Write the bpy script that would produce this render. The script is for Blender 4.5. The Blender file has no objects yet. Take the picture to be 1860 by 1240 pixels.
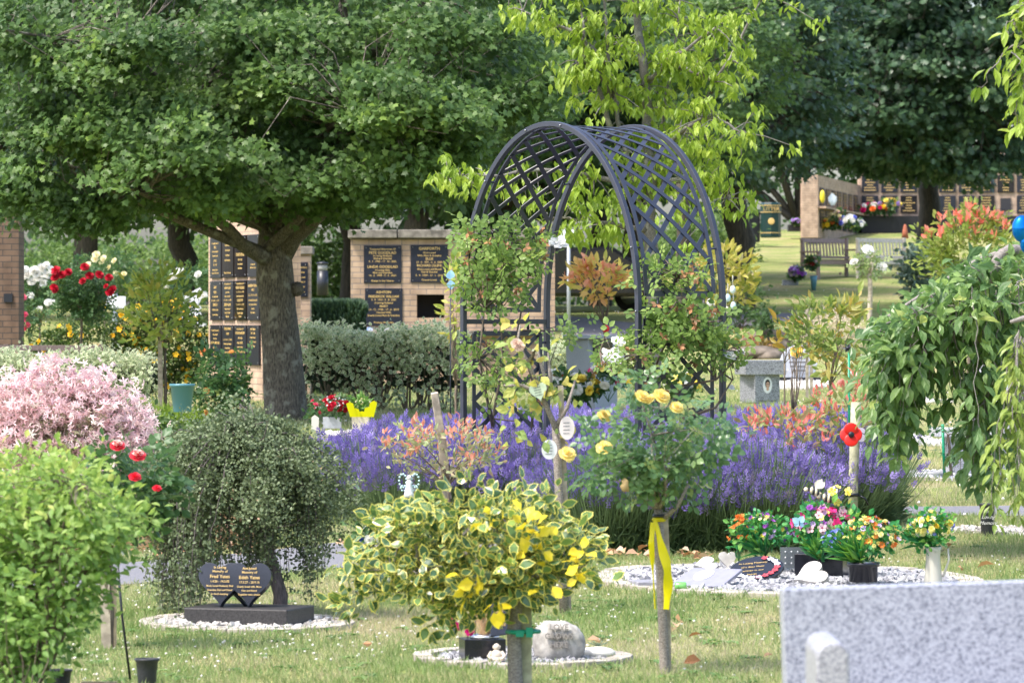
import bpy, math, random
import numpy as np
from mathutils import Vector, Matrix
R=np.random.default_rng(7); random.seed(7)
S=bpy.context.scene
F=7750.0; EYE=1.42; HZ=580.0          # focal length in photo pixels (1860 wide), eye height, horizon row
# ---------------------------------------------------------------- camera, world, sun, exposure
cd=bpy.data.cameras.new('camera'); cam=bpy.data.objects.new('camera',cd); S.collection.objects.link(cam)
cam.location=(0,0,EYE); cam.rotation_euler=(math.pi/2,0,0)
cd.sensor_width=36; cd.lens=F/1860*36; cd.shift_y=-(620-HZ)/1860; cd.clip_start=.5; cd.clip_end=900
cd.dof.use_dof=True; cd.dof.focus_distance=27; cd.dof.aperture_fstop=10
S.camera=cam
SUN_EL=math.radians(58); SUN_AZ=math.radians(236)   # azimuth clockwise from +Y: light from behind the camera, left
sd=bpy.data.lights.new('sun','SUN'); sun=bpy.data.objects.new('sun',sd); S.collection.objects.link(sun)
sd.energy=1.85; sd.angle=math.radians(5); sd.color=(1,.95,.88)
sdir=Vector((math.sin(SUN_AZ)*math.cos(SUN_EL),math.cos(SUN_AZ)*math.cos(SUN_EL),math.sin(SUN_EL)))
sun.rotation_euler=sdir.to_track_quat('Z','Y').to_euler()
Wd=bpy.data.worlds.new('World'); S.world=Wd; Wd.use_nodes=True
nt=Wd.node_tree; sk=nt.nodes.new('ShaderNodeTexSky'); sk.sky_type='NISHITA'; sk.sun_disc=False
sk.sun_elevation=SUN_EL; sk.sun_rotation=SUN_AZ; sk.air_density=1.0; sk.dust_density=3.5; sk.ozone_density=1.0
bg=nt.nodes['Background']; nt.links.new(sk.outputs[0],bg.inputs[0]); bg.inputs[1].default_value=.15
S.view_settings.view_transform='Standard'; S.view_settings.look='None'; S.view_settings.exposure=1.5; S.view_settings.gamma=1
c=S.cycles; c.max_bounces=9; c.diffuse_bounces=6; c.glossy_bounces=2; c.transmission_bounces=6; c.transparent_max_bounces=6
c.use_denoising=True; c.caustics_reflective=False; c.caustics_refractive=False
try: c.sample_clamp_indirect=6
except Exception: pass
# ---------------------------------------------------------------- terrain
_D=[0,16,20,23,27,33,40,50,62,80,90,103,120,140,170,260]
_Z=[0,0,.04,.08,.2,.2,.3,.45,.6,1.0,1.6,2.4,3.1,4.3,5,6]
_L=[0,0,.04,.08,.2,.2,.3,.45,.6,1.0,1.5,1.75,1.8,1.8,1.8,1.8]
def gz(x,y):
    x=np.asarray(x,float); y=np.asarray(y,float)
    px=930+F*x/np.maximum(y,5)
    t=np.clip((px-1130)/260,0,1); t=t*t*(3-2*t)
    w=1.5+y*.02
    def sm(A): return (np.interp(y-w,_D,A)+2*np.interp(y,_D,A)+np.interp(y+w,_D,A))/4
    return sm(_L)*(1-t)+sm(_Z)*t+.012*np.sin(x*1.7+y*.9)*np.clip((y-16)/6,0,1)
def P(px,py,D): return Vector(((px-930)/F*D, D, EYE-(py-HZ)/F*D))
def G(px,D,dz=0):
    x=(px-930)/F*D; return Vector((x,D,float(gz(x,D))+dz))
def sc(D): return F/D
# ---------------------------------------------------------------- materials
MATS={}
def newmat(name):
    m=bpy.data.materials.new(name); m.use_nodes=True; nt=m.node_tree; return m,nt,nt.nodes['Principled BSDF']
def N(nt,t,**k):
    n=nt.nodes.new(t)
    for a,b in k.items():
        if a.startswith('i_'):
            key=a[2:]; key=int(key) if key.isdigit() else key.replace('_',' ')
            n.inputs[key].default_value=b
        else: setattr(n,a,b)
    return n
def ramp(nt,fac,cols,const=False,pos=None):
    r=nt.nodes.new('ShaderNodeValToRGB'); e=r.color_ramp
    if const: e.interpolation='CONSTANT'
    while len(e.elements)<len(cols): e.elements.new(.5)
    for i,cl in enumerate(cols):
        e.elements[i].position=pos[i] if pos else (i/(len(cols)-1) if len(cols)>1 else 0)
    for i,cl in enumerate(cols): e.elements[i].color=(*cl,1)
    nt.links.new(fac,r.inputs[0]); return r.outputs[0]
def leafmat(name,cols,tr=.35,rough=.45,edge=None,at=.5,spec=.35,trgain=1.5,pos=None):
    warm=.85 if ('leaf' in name or 'cherry' in name or 'tip' in name) and 'salix' not in name and 'varieg' not in name else 1.
    if name in MATS: return MATS[name]
    if 'leaf' in name: cols=[(r_,g_,b_*1.05) for r_,g_,b_ in cols]
    m,nt,b=newmat(name); a=N(nt,'ShaderNodeAttribute',attribute_name='v')
    col=ramp(nt,a.outputs['Fac'],cols,pos=pos)
    if edge is not None:
        w=N(nt,'ShaderNodeAttribute',attribute_name='w'); gt=N(nt,'ShaderNodeMapRange'); gt.inputs[1].default_value=at-.1; gt.inputs[2].default_value=at+.1
        nt.links.new(w.outputs['Fac'],gt.inputs[0]); mx=N(nt,'ShaderNodeMix',data_type='RGBA')
        nt.links.new(gt.outputs[0],mx.inputs[0]); nt.links.new(col,mx.inputs[6]); mx.inputs[7].default_value=(*edge,1); col=mx.outputs[2]
    nt.links.new(col,b.inputs['Base Color']); b.inputs['Roughness'].default_value=rough; b.inputs['Specular IOR Level'].default_value=spec
    if tr>0:
        t=N(nt,'ShaderNodeBsdfTranslucent'); g=N(nt,'ShaderNodeMix',data_type='RGBA',blend_type='MULTIPLY'); g.inputs[0].default_value=1
        g.inputs[7].default_value=((trgain,trgain,trgain*warm,1) if warm<1 else (1.15,1.15,1.15,1)); nt.links.new(col,g.inputs[6]); nt.links.new(g.outputs[2],t.inputs[0])
        ms=N(nt,'ShaderNodeMixShader'); ms.inputs[0].default_value=tr
        nt.links.new(b.outputs[0],ms.inputs[1]); nt.links.new(t.outputs[0],ms.inputs[2]); nt.links.new(ms.outputs[0],nt.nodes['Material Output'].inputs[0])
    MATS[name]=m; return m
def plain(name,col,rough=.5,metal=0,noise=0,scale=30,bump=0,spec=.5,col2=None,coat=0):
    if name in MATS: return MATS[name]
    m,nt,b=newmat(name); b.inputs['Roughness'].default_value=rough; b.inputs['Metallic'].default_value=metal; b.inputs['Specular IOR Level'].default_value=spec
    b.inputs['Base Color'].default_value=(*col,1); b.inputs['Coat Weight'].default_value=coat
    tc=N(nt,'ShaderNodeTexCoord'); nz=N(nt,'ShaderNodeTexNoise'); nz.inputs['Scale'].default_value=scale; nz.inputs['Detail'].default_value=5
    nt.links.new(tc.outputs['Object'],nz.inputs[0])
    c2=col2 or tuple(x*(1-noise) for x in col); c1=col if col2 else tuple(min(1,x*(1+noise*.6)) for x in col)
    if noise or col2: nt.links.new(ramp(nt,nz.outputs['Fac'],[c2,c1],pos=[.35,.65]),b.inputs['Base Color'])
    if bump:
        bp=N(nt,'ShaderNodeBump'); bp.inputs['Strength'].default_value=bump; bp.inputs['Distance'].default_value=.01
        nt.links.new(nz.outputs['Fac'],bp.inputs['Height']); nt.links.new(bp.outputs[0],b.inputs['Normal'])
    MATS[name]=m; return m
def bark(name,c1,c2,scale=14,stretch=6,lichen=None,bump=.7):
    if name in MATS: return MATS[name]
    m,nt,b=newmat(name); b.inputs['Roughness'].default_value=.85
    tc=N(nt,'ShaderNodeTexCoord'); mp=N(nt,'ShaderNodeMapping'); mp.inputs['Scale'].default_value=(scale,scale,scale/stretch)
    nt.links.new(tc.outputs['Object'],mp.inputs[0])
    vz=N(nt,'ShaderNodeTexNoise'); vz.inputs['Scale'].default_value=2.2; vz.inputs['Detail'].default_value=6; vz.inputs['Roughness'].default_value=.65; nt.links.new(mp.outputs[0],vz.inputs[0])
    vo=N(nt,'ShaderNodeTexVoronoi',feature='DISTANCE_TO_EDGE'); vo.inputs['Scale'].default_value=1.6; nt.links.new(mp.outputs[0],vo.inputs[0])
    col=ramp(nt,vz.outputs['Fac'],[c1,c2],pos=[.38,.64])
    if lichen:
        n2=N(nt,'ShaderNodeTexNoise'); n2.inputs['Scale'].default_value=9; n2.inputs['Detail'].default_value=7; nt.links.new(tc.outputs['Object'],n2.inputs[0])
        k=ramp(nt,n2.outputs['Fac'],[(0,0,0),(1,1,1)],pos=[.55,.66]); mx=N(nt,'ShaderNodeMix',data_type='RGBA'); nt.links.new(k,mx.inputs[0]); nt.links.new(col,mx.inputs[6]); mx.inputs[7].default_value=(*lichen,1); col=mx.outputs[2]
    nt.links.new(col,b.inputs['Base Color'])
    ad=N(nt,'ShaderNodeMath',operation='ADD'); nt.links.new(vz.outputs['Fac'],ad.inputs[0]); nt.links.new(vo.outputs['Distance'],ad.inputs[1])
    bp=N(nt,'ShaderNodeBump'); bp.inputs['Strength'].default_value=bump; bp.inputs['Distance'].default_value=.02
    nt.links.new(ad.outputs[0],bp.inputs['Height']); nt.links.new(bp.outputs[0],b.inputs['Normal'])
    MATS[name]=m; return m
def granite(name,base,dark,scale=420,rough=.45,light=None):
    if name in MATS: return MATS[name]
    m,nt,b=newmat(name); b.inputs['Roughness'].default_value=rough
    tc=N(nt,'ShaderNodeTexCoord'); v=N(nt,'ShaderNodeTexVoronoi'); v.inputs['Scale'].default_value=scale; nt.links.new(tc.outputs['Object'],v.inputs[0])
    sp=N(nt,'ShaderNodeSeparateColor'); nt.links.new(v.outputs['Color'],sp.inputs[0])
    col=ramp(nt,sp.outputs[0],[dark,base,light or tuple(min(1,x*1.25) for x in base)],pos=[.08,.42,.9])
    nz=N(nt,'ShaderNodeTexNoise'); nz.inputs['Scale'].default_value=6; nt.links.new(tc.outputs['Object'],nz.inputs[0])
    mx=N(nt,'ShaderNodeMix',data_type='RGBA',blend_type='MULTIPLY'); mx.inputs[0].default_value=.5; nt.links.new(col,mx.inputs[6]); nt.links.new(ramp(nt,nz.outputs['Fac'],[(.75,.75,.75),(1,1,1)]),mx.inputs[7])
    nt.links.new(mx.outputs[2],b.inputs['Base Color']); MATS[name]=m; return m
def brickmat(name,c1,c2,mortar):
    if name in MATS: return MATS[name]
    m,nt,b=newmat(name); b.inputs['Roughness'].default_value=.85
    tc=N(nt,'ShaderNodeTexCoord'); sx=N(nt,'ShaderNodeSeparateXYZ'); nt.links.new(tc.outputs['Object'],sx.inputs[0])
    ad=N(nt,'ShaderNodeMath',operation='ADD'); nt.links.new(sx.outputs[0],ad.inputs[0]); nt.links.new(sx.outputs[1],ad.inputs[1])
    cx=N(nt,'ShaderNodeCombineXYZ'); nt.links.new(ad.outputs[0],cx.inputs[0]); nt.links.new(sx.outputs[2],cx.inputs[1])
    br=N(nt,'ShaderNodeTexBrick'); br.inputs['Scale'].default_value=1; br.inputs['Brick Width'].default_value=.225; br.inputs['Row Height'].default_value=.075
    br.inputs['Mortar Size'].default_value=.006; br.inputs['Mortar Smooth'].default_value=.2; br.inputs['Bias'].default_value=-.1
    br.inputs['Color1'].default_value=(*c1,1); br.inputs['Color2'].default_value=(*c2,1); br.inputs['Mortar'].default_value=(*mortar,1)
    nt.links.new(cx.outputs[0],br.inputs[0])
    nz=N(nt,'ShaderNodeTexNoise'); nz.inputs['Scale'].default_value=5; nz.inputs['Detail'].default_value=6; nt.links.new(tc.outputs['Object'],nz.inputs[0])
    mx=N(nt,'ShaderNodeMix',data_type='RGBA',blend_type='MULTIPLY'); mx.inputs[0].default_value=.8
    nt.links.new(br.outputs[0],mx.inputs[6]); nt.links.new(ramp(nt,nz.outputs['Fac'],[(.62,.58,.56),(1.05,1.02,1)],pos=[.35,.62]),mx.inputs[7]); nt.links.new(mx.outputs[2],b.inputs['Base Color'])
    bp=N(nt,'ShaderNodeBump',invert=True); bp.inputs['Strength'].default_value=.6; bp.inputs['Distance'].default_value=.006
    nt.links.new(br.outputs['Fac'],bp.inputs['Height']); nt.links.new(bp.outputs[0],b.inputs['Normal']); MATS[name]=m; return m
# ---------------------------------------------------------------- mesh builder
def unit(a): return a/np.maximum(np.linalg.norm(a,axis=-1,keepdims=True),1e-9)
class MB:
    def __init__(s): s.V=[];s.L=[];s.T=[];s.M=[];s.A=[];s.W=[];s.S=[];s.n=0
    def add(s,V,faces,mat=0,v=.5,w=0.,smooth=False):
        V=np.asarray(V,float).reshape(-1,3); k=len(V)
        s.V.append(V); s.L.append(np.concatenate([np.asarray(f) for f in faces])+s.n); t=np.array([len(f) for f in faces]); s.T.append(t)
        s.M.append(np.full(len(t),mat)); s.S.append(np.full(len(t),smooth)); s.A.append(np.broadcast_to(np.asarray(v,float),(k,)).copy()); s.W.append(np.broadcast_to(np.asarray(w,float),(k,)).copy()); s.n+=k; return s
    def inst(s,tm,pos,d,nr,size,v=None,mat=0,smooth=False):
        TV,TF,TW=tm; pos=np.asarray(pos,float).reshape(-1,3); n=len(pos)
        if n==0: return s
        d=unit(np.broadcast_to(np.asarray(d,float),(n,3))); nr=np.broadcast_to(np.asarray(nr,float),(n,3)); nr=nr-(nr*d).sum(1,keepdims=True)*d
        bad=np.linalg.norm(nr,axis=1)<1e-4; nr=nr+bad[:,None]*np.array([.3,.5,.7]); nr=unit(nr-(nr*d).sum(1,keepdims=True)*d)
        x=np.cross(d,nr); size=np.broadcast_to(np.asarray(size,float),(n,))
        V=pos[:,None]+size[:,None,None]*(TV[None,:,0:1]*x[:,None]+TV[None,:,1:2]*d[:,None]+TV[None,:,2:3]*nr[:,None])
        k=len(TV); base=np.concatenate([np.asarray(f) for f in TF]); t=np.array([len(f) for f in TF])
        s.V.append(V.reshape(-1,3)); s.L.append((base[None]+(np.arange(n)*k)[:,None]).ravel()+s.n); s.T.append(np.tile(t,n))
        s.M.append(np.full(n*len(t),mat)); s.S.append(np.full(n*len(t),smooth)); v=R.random(n) if v is None else np.broadcast_to(np.asarray(v,float),(n,))
        s.A.append(np.repeat(v,k)); s.W.append(np.tile(TW,n)); s.n+=n*k; return s
    def box(s,c,sz,rz=0,mat=0,rot=None,v=.5,taper=1):
        c=np.asarray(c,float); h=np.asarray(sz,float)/2
        q=np.array([[-1,-1,-1],[1,-1,-1],[1,1,-1],[-1,1,-1],[-1,-1,1],[1,-1,1],[1,1,1],[-1,1,1]])*h
        q[4:,:2]*=taper
        M=np.array(rot) if rot is not None else np.array(Matrix.Rotation(rz,3,'Z')); q=q@M.T+c
        return s.add(q,[[0,3,2,1],[4,5,6,7],[0,1,5,4],[1,2,6,5],[2,3,7,6],[3,0,4,7]],mat,v)
    def tube(s,pts,r,n=8,mat=0,v=.5,cap=True,smooth=True,square=False,ref=None,wob=0):
        pts=np.asarray([tuple(p) for p in pts],float); m=len(pts); r=np.broadcast_to(np.asarray(r,float),(m,))
        t=np.gradient(pts,axis=0); t=unit(t); up=np.array(ref if ref is not None else [0.13,.05,1.]); 
        if ref is None and abs(unit(pts[-1]-pts[0])[2])>.8: up=np.array([1.,.1,0])
        a=unit(np.cross(t,up)); b=np.cross(a,t)
        ang=np.arange(n)/n*2*np.pi+(np.pi/4 if square else 0); rr=r[:,None]*(1.414 if square else 1)
        if wob: rr=rr*(1+wob*R.normal(size=(m,n)))
        V=pts[:,None]+(np.cos(ang)[None]*rr)[...,None]*a[:,None]+(np.sin(ang)[None]*rr)[...,None]*b[:,None]
        f=[[i*n+j,i*n+(j+1)%n,(i+1)*n+(j+1)%n,(i+1)*n+j] for i in range(m-1) for j in range(n)]
        if cap: f+=[list(range(n))[::-1],[(m-1)*n+j for j in range(n)]]
        return s.add(V.reshape(-1,3),f,mat,v,smooth=smooth and not square)
    def lathe(s,prof,c,n=24,mat=0,v=.5,smooth=True,axis=None,sy=1):
        pr=np.asarray(prof,float); m=len(pr); ang=np.arange(n)/n*2*np.pi
        V=np.stack([pr[:,0:1]*np.cos(ang),pr[:,0:1]*np.sin(ang)*sy,np.broadcast_to(pr[:,1:2],(m,n))],-1)
        if axis is not None: V=V@np.array(axis).T
        V=V+np.asarray(c,float); f=[[i*n+j,i*n+(j+1)%n,(i+1)*n+(j+1)%n,(i+1)*n+j] for i in range(m-1) for j in range(n)]
        f+=[list(range(n))[::-1],[(m-1)*n+j for j in range(n)]]; return s.add(V.reshape(-1,3),f,mat,v,smooth=smooth)
    def prism(s,poly,o,ux,uy,th,mat=0,v=.5,smooth=False):
        # polygon in (ux,uy) plane at o, thickness th along -n (n=ux x uy)
        ux=np.asarray(ux,float); uy=np.asarray(uy,float); nn=np.cross(ux,uy); p=np.asarray(poly,float); k=len(p)
        a=np.asarray(o,float)+p[:,0:1]*ux+p[:,1:2]*uy; b=a-nn*th
        return s.add(np.concatenate([a,b]),[list(range(k)),list(range(2*k-1,k-1,-1))]+[[i,i+k,(i+1)%k+k,(i+1)%k] for i in range(k)],mat,v,smooth=smooth)
    def blob(s,c,r,n=10,m=7,mat=0,noise=.0,v=.5,rot=None,smooth=True):
        c=np.asarray(c,float); r=np.broadcast_to(np.asarray(r,float),(3,)); th=np.linspace(0,np.pi,m)[1:-1]; ph=np.arange(n)/n*2*np.pi
        V=np.stack([np.sin(th)[:,None]*np.cos(ph),np.sin(th)[:,None]*np.sin(ph),np.cos(th)[:,None]*np.ones(n)],-1).reshape(-1,3)
        V=np.concatenate([V,[[0,0,1],[0,0,-1]]])*(1+noise*R.normal(size=(len(V)+2,1)))*r
        if rot is not None: V=V@np.array(rot).T
        k=(m-2)*n; f=[[i*n+j,(i+1)*n+j,(i+1)*n+(j+1)%n,i*n+(j+1)%n] for i in range(m-3) for j in range(n)]
        f+=[[k,j,(j+1)%n] for j in range(n)]+[[k+1,(m-3)*n+(j+1)%n,(m-3)*n+j] for j in range(n)]
        return s.add(V+c,f,mat,v,smooth=smooth)
    def build(s,name,mats,parent=None,loc=None,bevel=0,rz=0):
        me=bpy.data.meshes.new(name); V=np.concatenate(s.V); 
        if parent is not None: o0=np.array(parent.matrix_world_loc) if False else np.array(WL[parent.name])
        else: o0=np.array(loc if loc is not None else [V[:,0].mean(),V[:,1].mean(),V[:,2].min()])
        V=V-o0
        if rz: V=V@np.array(Matrix.Rotation(-rz,3,'Z')).T
        L=np.concatenate(s.L); T=np.concatenate(s.T)
        me.vertices.add(len(V)); me.vertices.foreach_set('co',V.astype(np.float32).ravel())
        me.loops.add(len(L)); me.loops.foreach_set('vertex_index',L.astype(np.int32))
        me.polygons.add(len(T)); st=np.concatenate([[0],np.cumsum(T)[:-1]]); me.polygons.foreach_set('loop_start',st.astype(np.int32))
        me.polygons.foreach_set('material_index',np.concatenate(s.M).astype(np.int32)); me.polygons.foreach_set('use_smooth',np.concatenate(s.S).astype(bool))
        for nm,arr in (('v',s.A),('w',s.W)):
            at=me.attributes.new(nm,'FLOAT','POINT'); at.data.foreach_set('value',np.concatenate(arr).astype(np.float32))
        me.update(calc_edges=True)
        for m in (mats if isinstance(mats,(list,tuple)) else [mats]): me.materials.append(m)
        o=bpy.data.objects.new(name,me); S.collection.objects.link(o)
        if parent is not None: o.parent=parent; o.location=(0,0,0)
        else: o.location=o0
        if rz: o.rotation_euler=(0,0,rz)
        WL[o.name]=o0
        if bevel:
            bv=o.modifiers.new('b','BEVEL'); bv.width=bevel; bv.segments=2; bv.limit_method='ANGLE'
        return o
WL={}
def thing(name,label,cat,loc,group=None):
    o=bpy.data.objects.new(name,None); S.collection.objects.link(o); o.location=loc; o['label']=label; o['category']=cat
    o.empty_display_size=.1
    if group: o['group']=group
    WL[o.name]=np.array(loc,float); return o
def tag(o,label=None,cat=None,group=None,kind=None):
    if label: o['label']=label
    if cat: o['category']=cat
    if group: o['group']=group
    if kind: o['kind']=kind
    return o
def dup(root,loc,label):
    r=root.copy(); S.collection.objects.link(r); r.location=loc; r['label']=label; WL[r.name]=np.array(loc,float)
    for ch in list(root.children):
        q=ch.copy(); S.collection.objects.link(q); q.parent=r
        for g in ch.children:
            d=g.copy(); S.collection.objects.link(d); d.parent=q
    return r
# templates: (verts, faces, edge weight); tip along +Y, face up +Z, unit length
def T(v,f,w=None): v=np.array(v,float); return (v,f,np.zeros(len(v)) if w is None else np.array(w,float))
def leafT(w=.3,fold=.06,droop=.12): return T([(0,0,0),(w,.38,fold),(w*.75,.72,fold-droop*.4),(0,1,-droop),(-w*.75,.72,fold-droop*.4),(-w,.38,fold),(0,.5,0)],[[0,1,2,6],[6,2,3],[0,6,4,5],[6,3,4]])
LEAF=leafT(); LANCE=leafT(.16,.04,.3); ROUND=leafT(.42,.05,.05); TINY=T([(0,0,0),(.3,.5,.04),(0,1,0),(-.3,.5,.04)],[[0,1,2,3]])
BLADE=T([(-.05,0,0),(.05,0,0),(.035,.55,.06),(0,1,.2),(-.035,.55,.06)],[[0,1,2,3,4]])
def _maple():
    p=[(0,0),(.12,.12),(.5,.05),(.34,.3),(.62,.55),(.3,.56),(0,1),(-.3,.56),(-.62,.55),(-.34,.3),(-.5,.05),(-.12,.12)]
    return T([(x,y,-.12*(abs(x)*1.5)**2-.05*y) for x,y in p],[list(range(12))])
MAPLE=_maple()
def _oak():
    p=[(0,0),(.08,.2),(.36,.22),(.2,.4),(.5,.58),(.2,.62),(.3,.86),(0,1),(-.3,.86),(-.2,.62),(-.5,.58),(-.2,.4),(-.36,.22),(-.08,.2)]
    return T([(x,y,-.2*abs(x)) for x,y in p],[list(range(14))])
OAK=_oak()
def _varieg(w=.3,bw=.72):
    o=[(0,0,0),(w,.35,.05),(w*.85,.7,.02),(0,1,-.08),(-w*.85,.7,.02),(-w,.35,.05)]
    i=[(x*bw,.5+(y-.5)*.8,z+.002) for x,y,z in o]
    return T(o+i,[[k,(k+1)%6,(k+1)%6+6,k+6] for k in range(6)]+[[6,7,8,9,10,11]],[1]*6+[0]*6)
VAR=_varieg(.34,.7); VARN=_varieg(.26,.6)
def comp(base,items):
    V=[];Fc=[];W=[];n=0
    for (ox,oy,ang,s,z) in items:
        c_,s_=math.cos(ang),math.sin(ang); v=base[0]*s; q=v.copy(); q[:,0]=v[:,0]*c_-v[:,1]*s_+ox; q[:,1]=v[:,0]*s_+v[:,1]*c_+oy; q[:,2]+=z
        V.append(q); Fc+=[[a+n for a in f] for f in base[1]]; W.append(base[2]); n+=len(q)
    return (np.concatenate(V),Fc,np.concatenate(W))
ROSELF=comp(leafT(.36,.05,.08),[(0,.62,0,.4,0),(.05,.5,-1.1,.34,0),(-.05,.5,1.1,.34,0),(.04,.22,-1.2,.3,-.02),(-.04,.22,1.2,.3,-.02)])
SPRIG=comp(TINY,[(0,.0,-1.0,.34,0),(0,.1,1.0,.34,.02),(0,.25,-.8,.34,0),(0,.35,.8,.34,.02),(0,.5,-.7,.3,0),(0,.55,.7,.3,0),(0,.68,0,.34,0)])
ROSETTE=comp(LANCE,[(0,0,a,1,0) for a in (0,1.0,-1.0,2.0,-2.0)])
def _rose():
    V=[];Fc=[];n=0
    for r,h,k,tl in ((.5,.12,6,.25),(.4,.26,5,.5),(.26,.36,5,.8),(.13,.4,4,1)):
        for j in range(k):
            a=j/k*2*math.pi+r*9; w=math.pi/k*1.25
            for t in range(1):
                pts=[(0.06,a,0),(r*.7,a-w,h*.6),(r,a-w*.6,h),(r*1.04,a,h*1.1),(r,a+w*.6,h),(r*.7,a+w,h*.6)]
                V+=[(q*math.cos(b),q*math.sin(b),z) for q,b,z in pts]; Fc.append([n,n+1,n+2,n+3,n+4,n+5]); n+=6
    return T(V,Fc)
ROSE=_rose()     # bloom opens along +Z, width 1
def _daisy(k=5,cup=.12,ctr=True):
    V=[];Fc=[];n=0;W=[]
    for j in range(k):
        a=j/k*2*math.pi; w=math.pi/k*.92
        V+=[(.04*math.cos(a),.04*math.sin(a),0),(.36*math.cos(a-w),.36*math.sin(a-w),cup*.8),(.5*math.cos(a-w*.4),.5*math.sin(a-w*.4),cup),(.5*math.cos(a+w*.4),.5*math.sin(a+w*.4),cup),(.36*math.cos(a+w),.36*math.sin(a+w),cup*.8)]; Fc.append([n,n+1,n+2,n+3,n+4]); n+=5; W+=[0]*5
    if ctr:
        for j in range(6): V.append((.11*math.cos(j*1.047),.11*math.sin(j*1.047),.05)); W.append(1)
        Fc.append([n+i for i in range(6)])
    return T(V,Fc,W)
DAISY=_daisy(); PUFF=_daisy(8,.3,False)
def inst_fl(mb,tm,pos,face,size,v,mat=0):
    face=np.broadcast_to(np.asarray(face,float),(len(pos),3)); r=R.normal(size=(len(pos),3)); mb.inst(tm,pos,r-(r*unit(face)).sum(1,keepdims=True)*unit(face),face,size,v,mat)
def rand_dir(n,up=0.,spread=1.): a=R.normal(size=(n,3))*spread; a[:,2]+=up; return unit(a)
# text: lines = [(string,size,y)] centred on x; frame origin o, ux, uy; returns mesh data in world
def text(lines,o,ux,uy,name,mat,parent,off=.002,bold=.0,ext=.0006,align='CENTER',slant=0):
    o=np.asarray(o,float); ux=np.asarray(ux,float); uy=np.asarray(uy,float); nn=np.cross(ux,uy); mb=MB()
    for st,size,y in lines:
        cu=bpy.data.curves.new('t','FONT'); cu.body=st; cu.size=size; cu.align_x=align; cu.align_y='CENTER'; cu.extrude=ext; cu.offset=bold*size; cu.resolution_u=2; cu.shear=slant
        ob=bpy.data.objects.new('t',cu); me=bpy.data.meshes.new_from_object(ob)
        n=len(me.vertices)
        if n:
            V=np.zeros(n*3); me.vertices.foreach_get('co',V); V=V.reshape(-1,3)
            W3=o+V[:,0:1]*ux+(V[:,1:2]+y)*uy+(V[:,2:3]+off)*nn
            mb.add(W3,[list(p.vertices) for p in me.polygons])
        bpy.data.meshes.remove(me); bpy.data.objects.remove(ob); bpy.data.curves.remove(cu)
    return mb.build(name,[mat],parent)
ON=[.35]
# ---------------------------------------------------------------- plant helpers
def clumps_in(cen,rad,n,shell=.45,zmin=None,front=0,drop=None):
    cen=np.array(cen,float); rad=np.array(rad,float); out=[]
    while len(out)<n:
        d=unit(R.normal(size=3)); r=shell+(1-shell)*R.random()**.7; p=cen+d*r*rad
        if zmin is not None and p[2]<zmin: continue
        if front and d[1]>0 and R.random()<front: continue
        if drop and drop(p): continue
        out.append(p)
    return np.array(out)
def foliage(mb,tm,C,cr,per,size,flat=.55,up=.7,out=.7,droop=.2,cen=None,rnd=.6,vs=.45,mat=0,vb=0.,vmap=None,on=.35):
    C=np.asarray(C,float); k=len(C); per=int(per); idx=np.repeat(np.arange(k),per); n=len(idx)
    crr=np.broadcast_to(np.asarray(cr,float),(k,))[idx][:,None]
    off=R.normal(size=(n,3))*.5; off=off*np.array([1,1,flat])*crr; pos=C[idx]+off
    o=pos-np.asarray(cen if cen is not None else C.mean(0)); o[:,2]*=.4
    d=unit(out*unit(o)+.5*unit(off+1e-6)+rnd*R.normal(size=(n,3))+np.array([0,0,-droop]))
    nr=unit(np.array([0,0,1.])*up+rnd*.6*R.normal(size=(n,3))+on*unit(o))
    cv=R.random(k)[idx]; v=np.clip(vs*cv+(1-vs)*R.random(n)+vb,0,1)
    if vmap is not None: v=vmap(pos,v)
    mb.inst(tm,pos,d,nr,size*(.7+.6*R.random(n)),v,mat); return mb
def branches(mb,fork,C,nl,r0,sag=.15,tw=.25,nseg=6,mat=0,n=6,clus=None):
    fork=np.array(fork,float); C=np.asarray(C,float); pr=C[R.choice(len(C),min(nl,len(C)),replace=False)]; samp=[]
    for p in pr:
        L=np.linalg.norm(p-fork); mid=(p+fork)/2+np.array([0,0,sag*L])+R.normal(size=3)*L*.06
        t=np.linspace(0,1,nseg)[:,None]; q=(1-t)**2*fork+2*t*(1-t)*mid+t*t*p; q[1:-1]+=R.normal(size=(nseg-2,3))*L*.018
        mb.tube(q,np.linspace(r0,r0*.18,nseg),n,mat); samp+=[(x,r0*(1-.8*i/nseg)) for i,x in enumerate(q)][1:]
    sp=np.array([x for x,_ in samp]); sr=np.array([r for _,r in samp])
    for c_ in C:
        j=np.argmin(((sp-c_)**2).sum(1)); a=sp[j]; L=np.linalg.norm(c_-a)
        if L<1e-3: continue
        m_=(a+c_)/2+R.normal(size=3)*L*.12; mb.tube([a,m_,c_],[sr[j]*tw*1.4,sr[j]*tw,sr[j]*tw*.5],4,mat,cap=False)
    return mb
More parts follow.
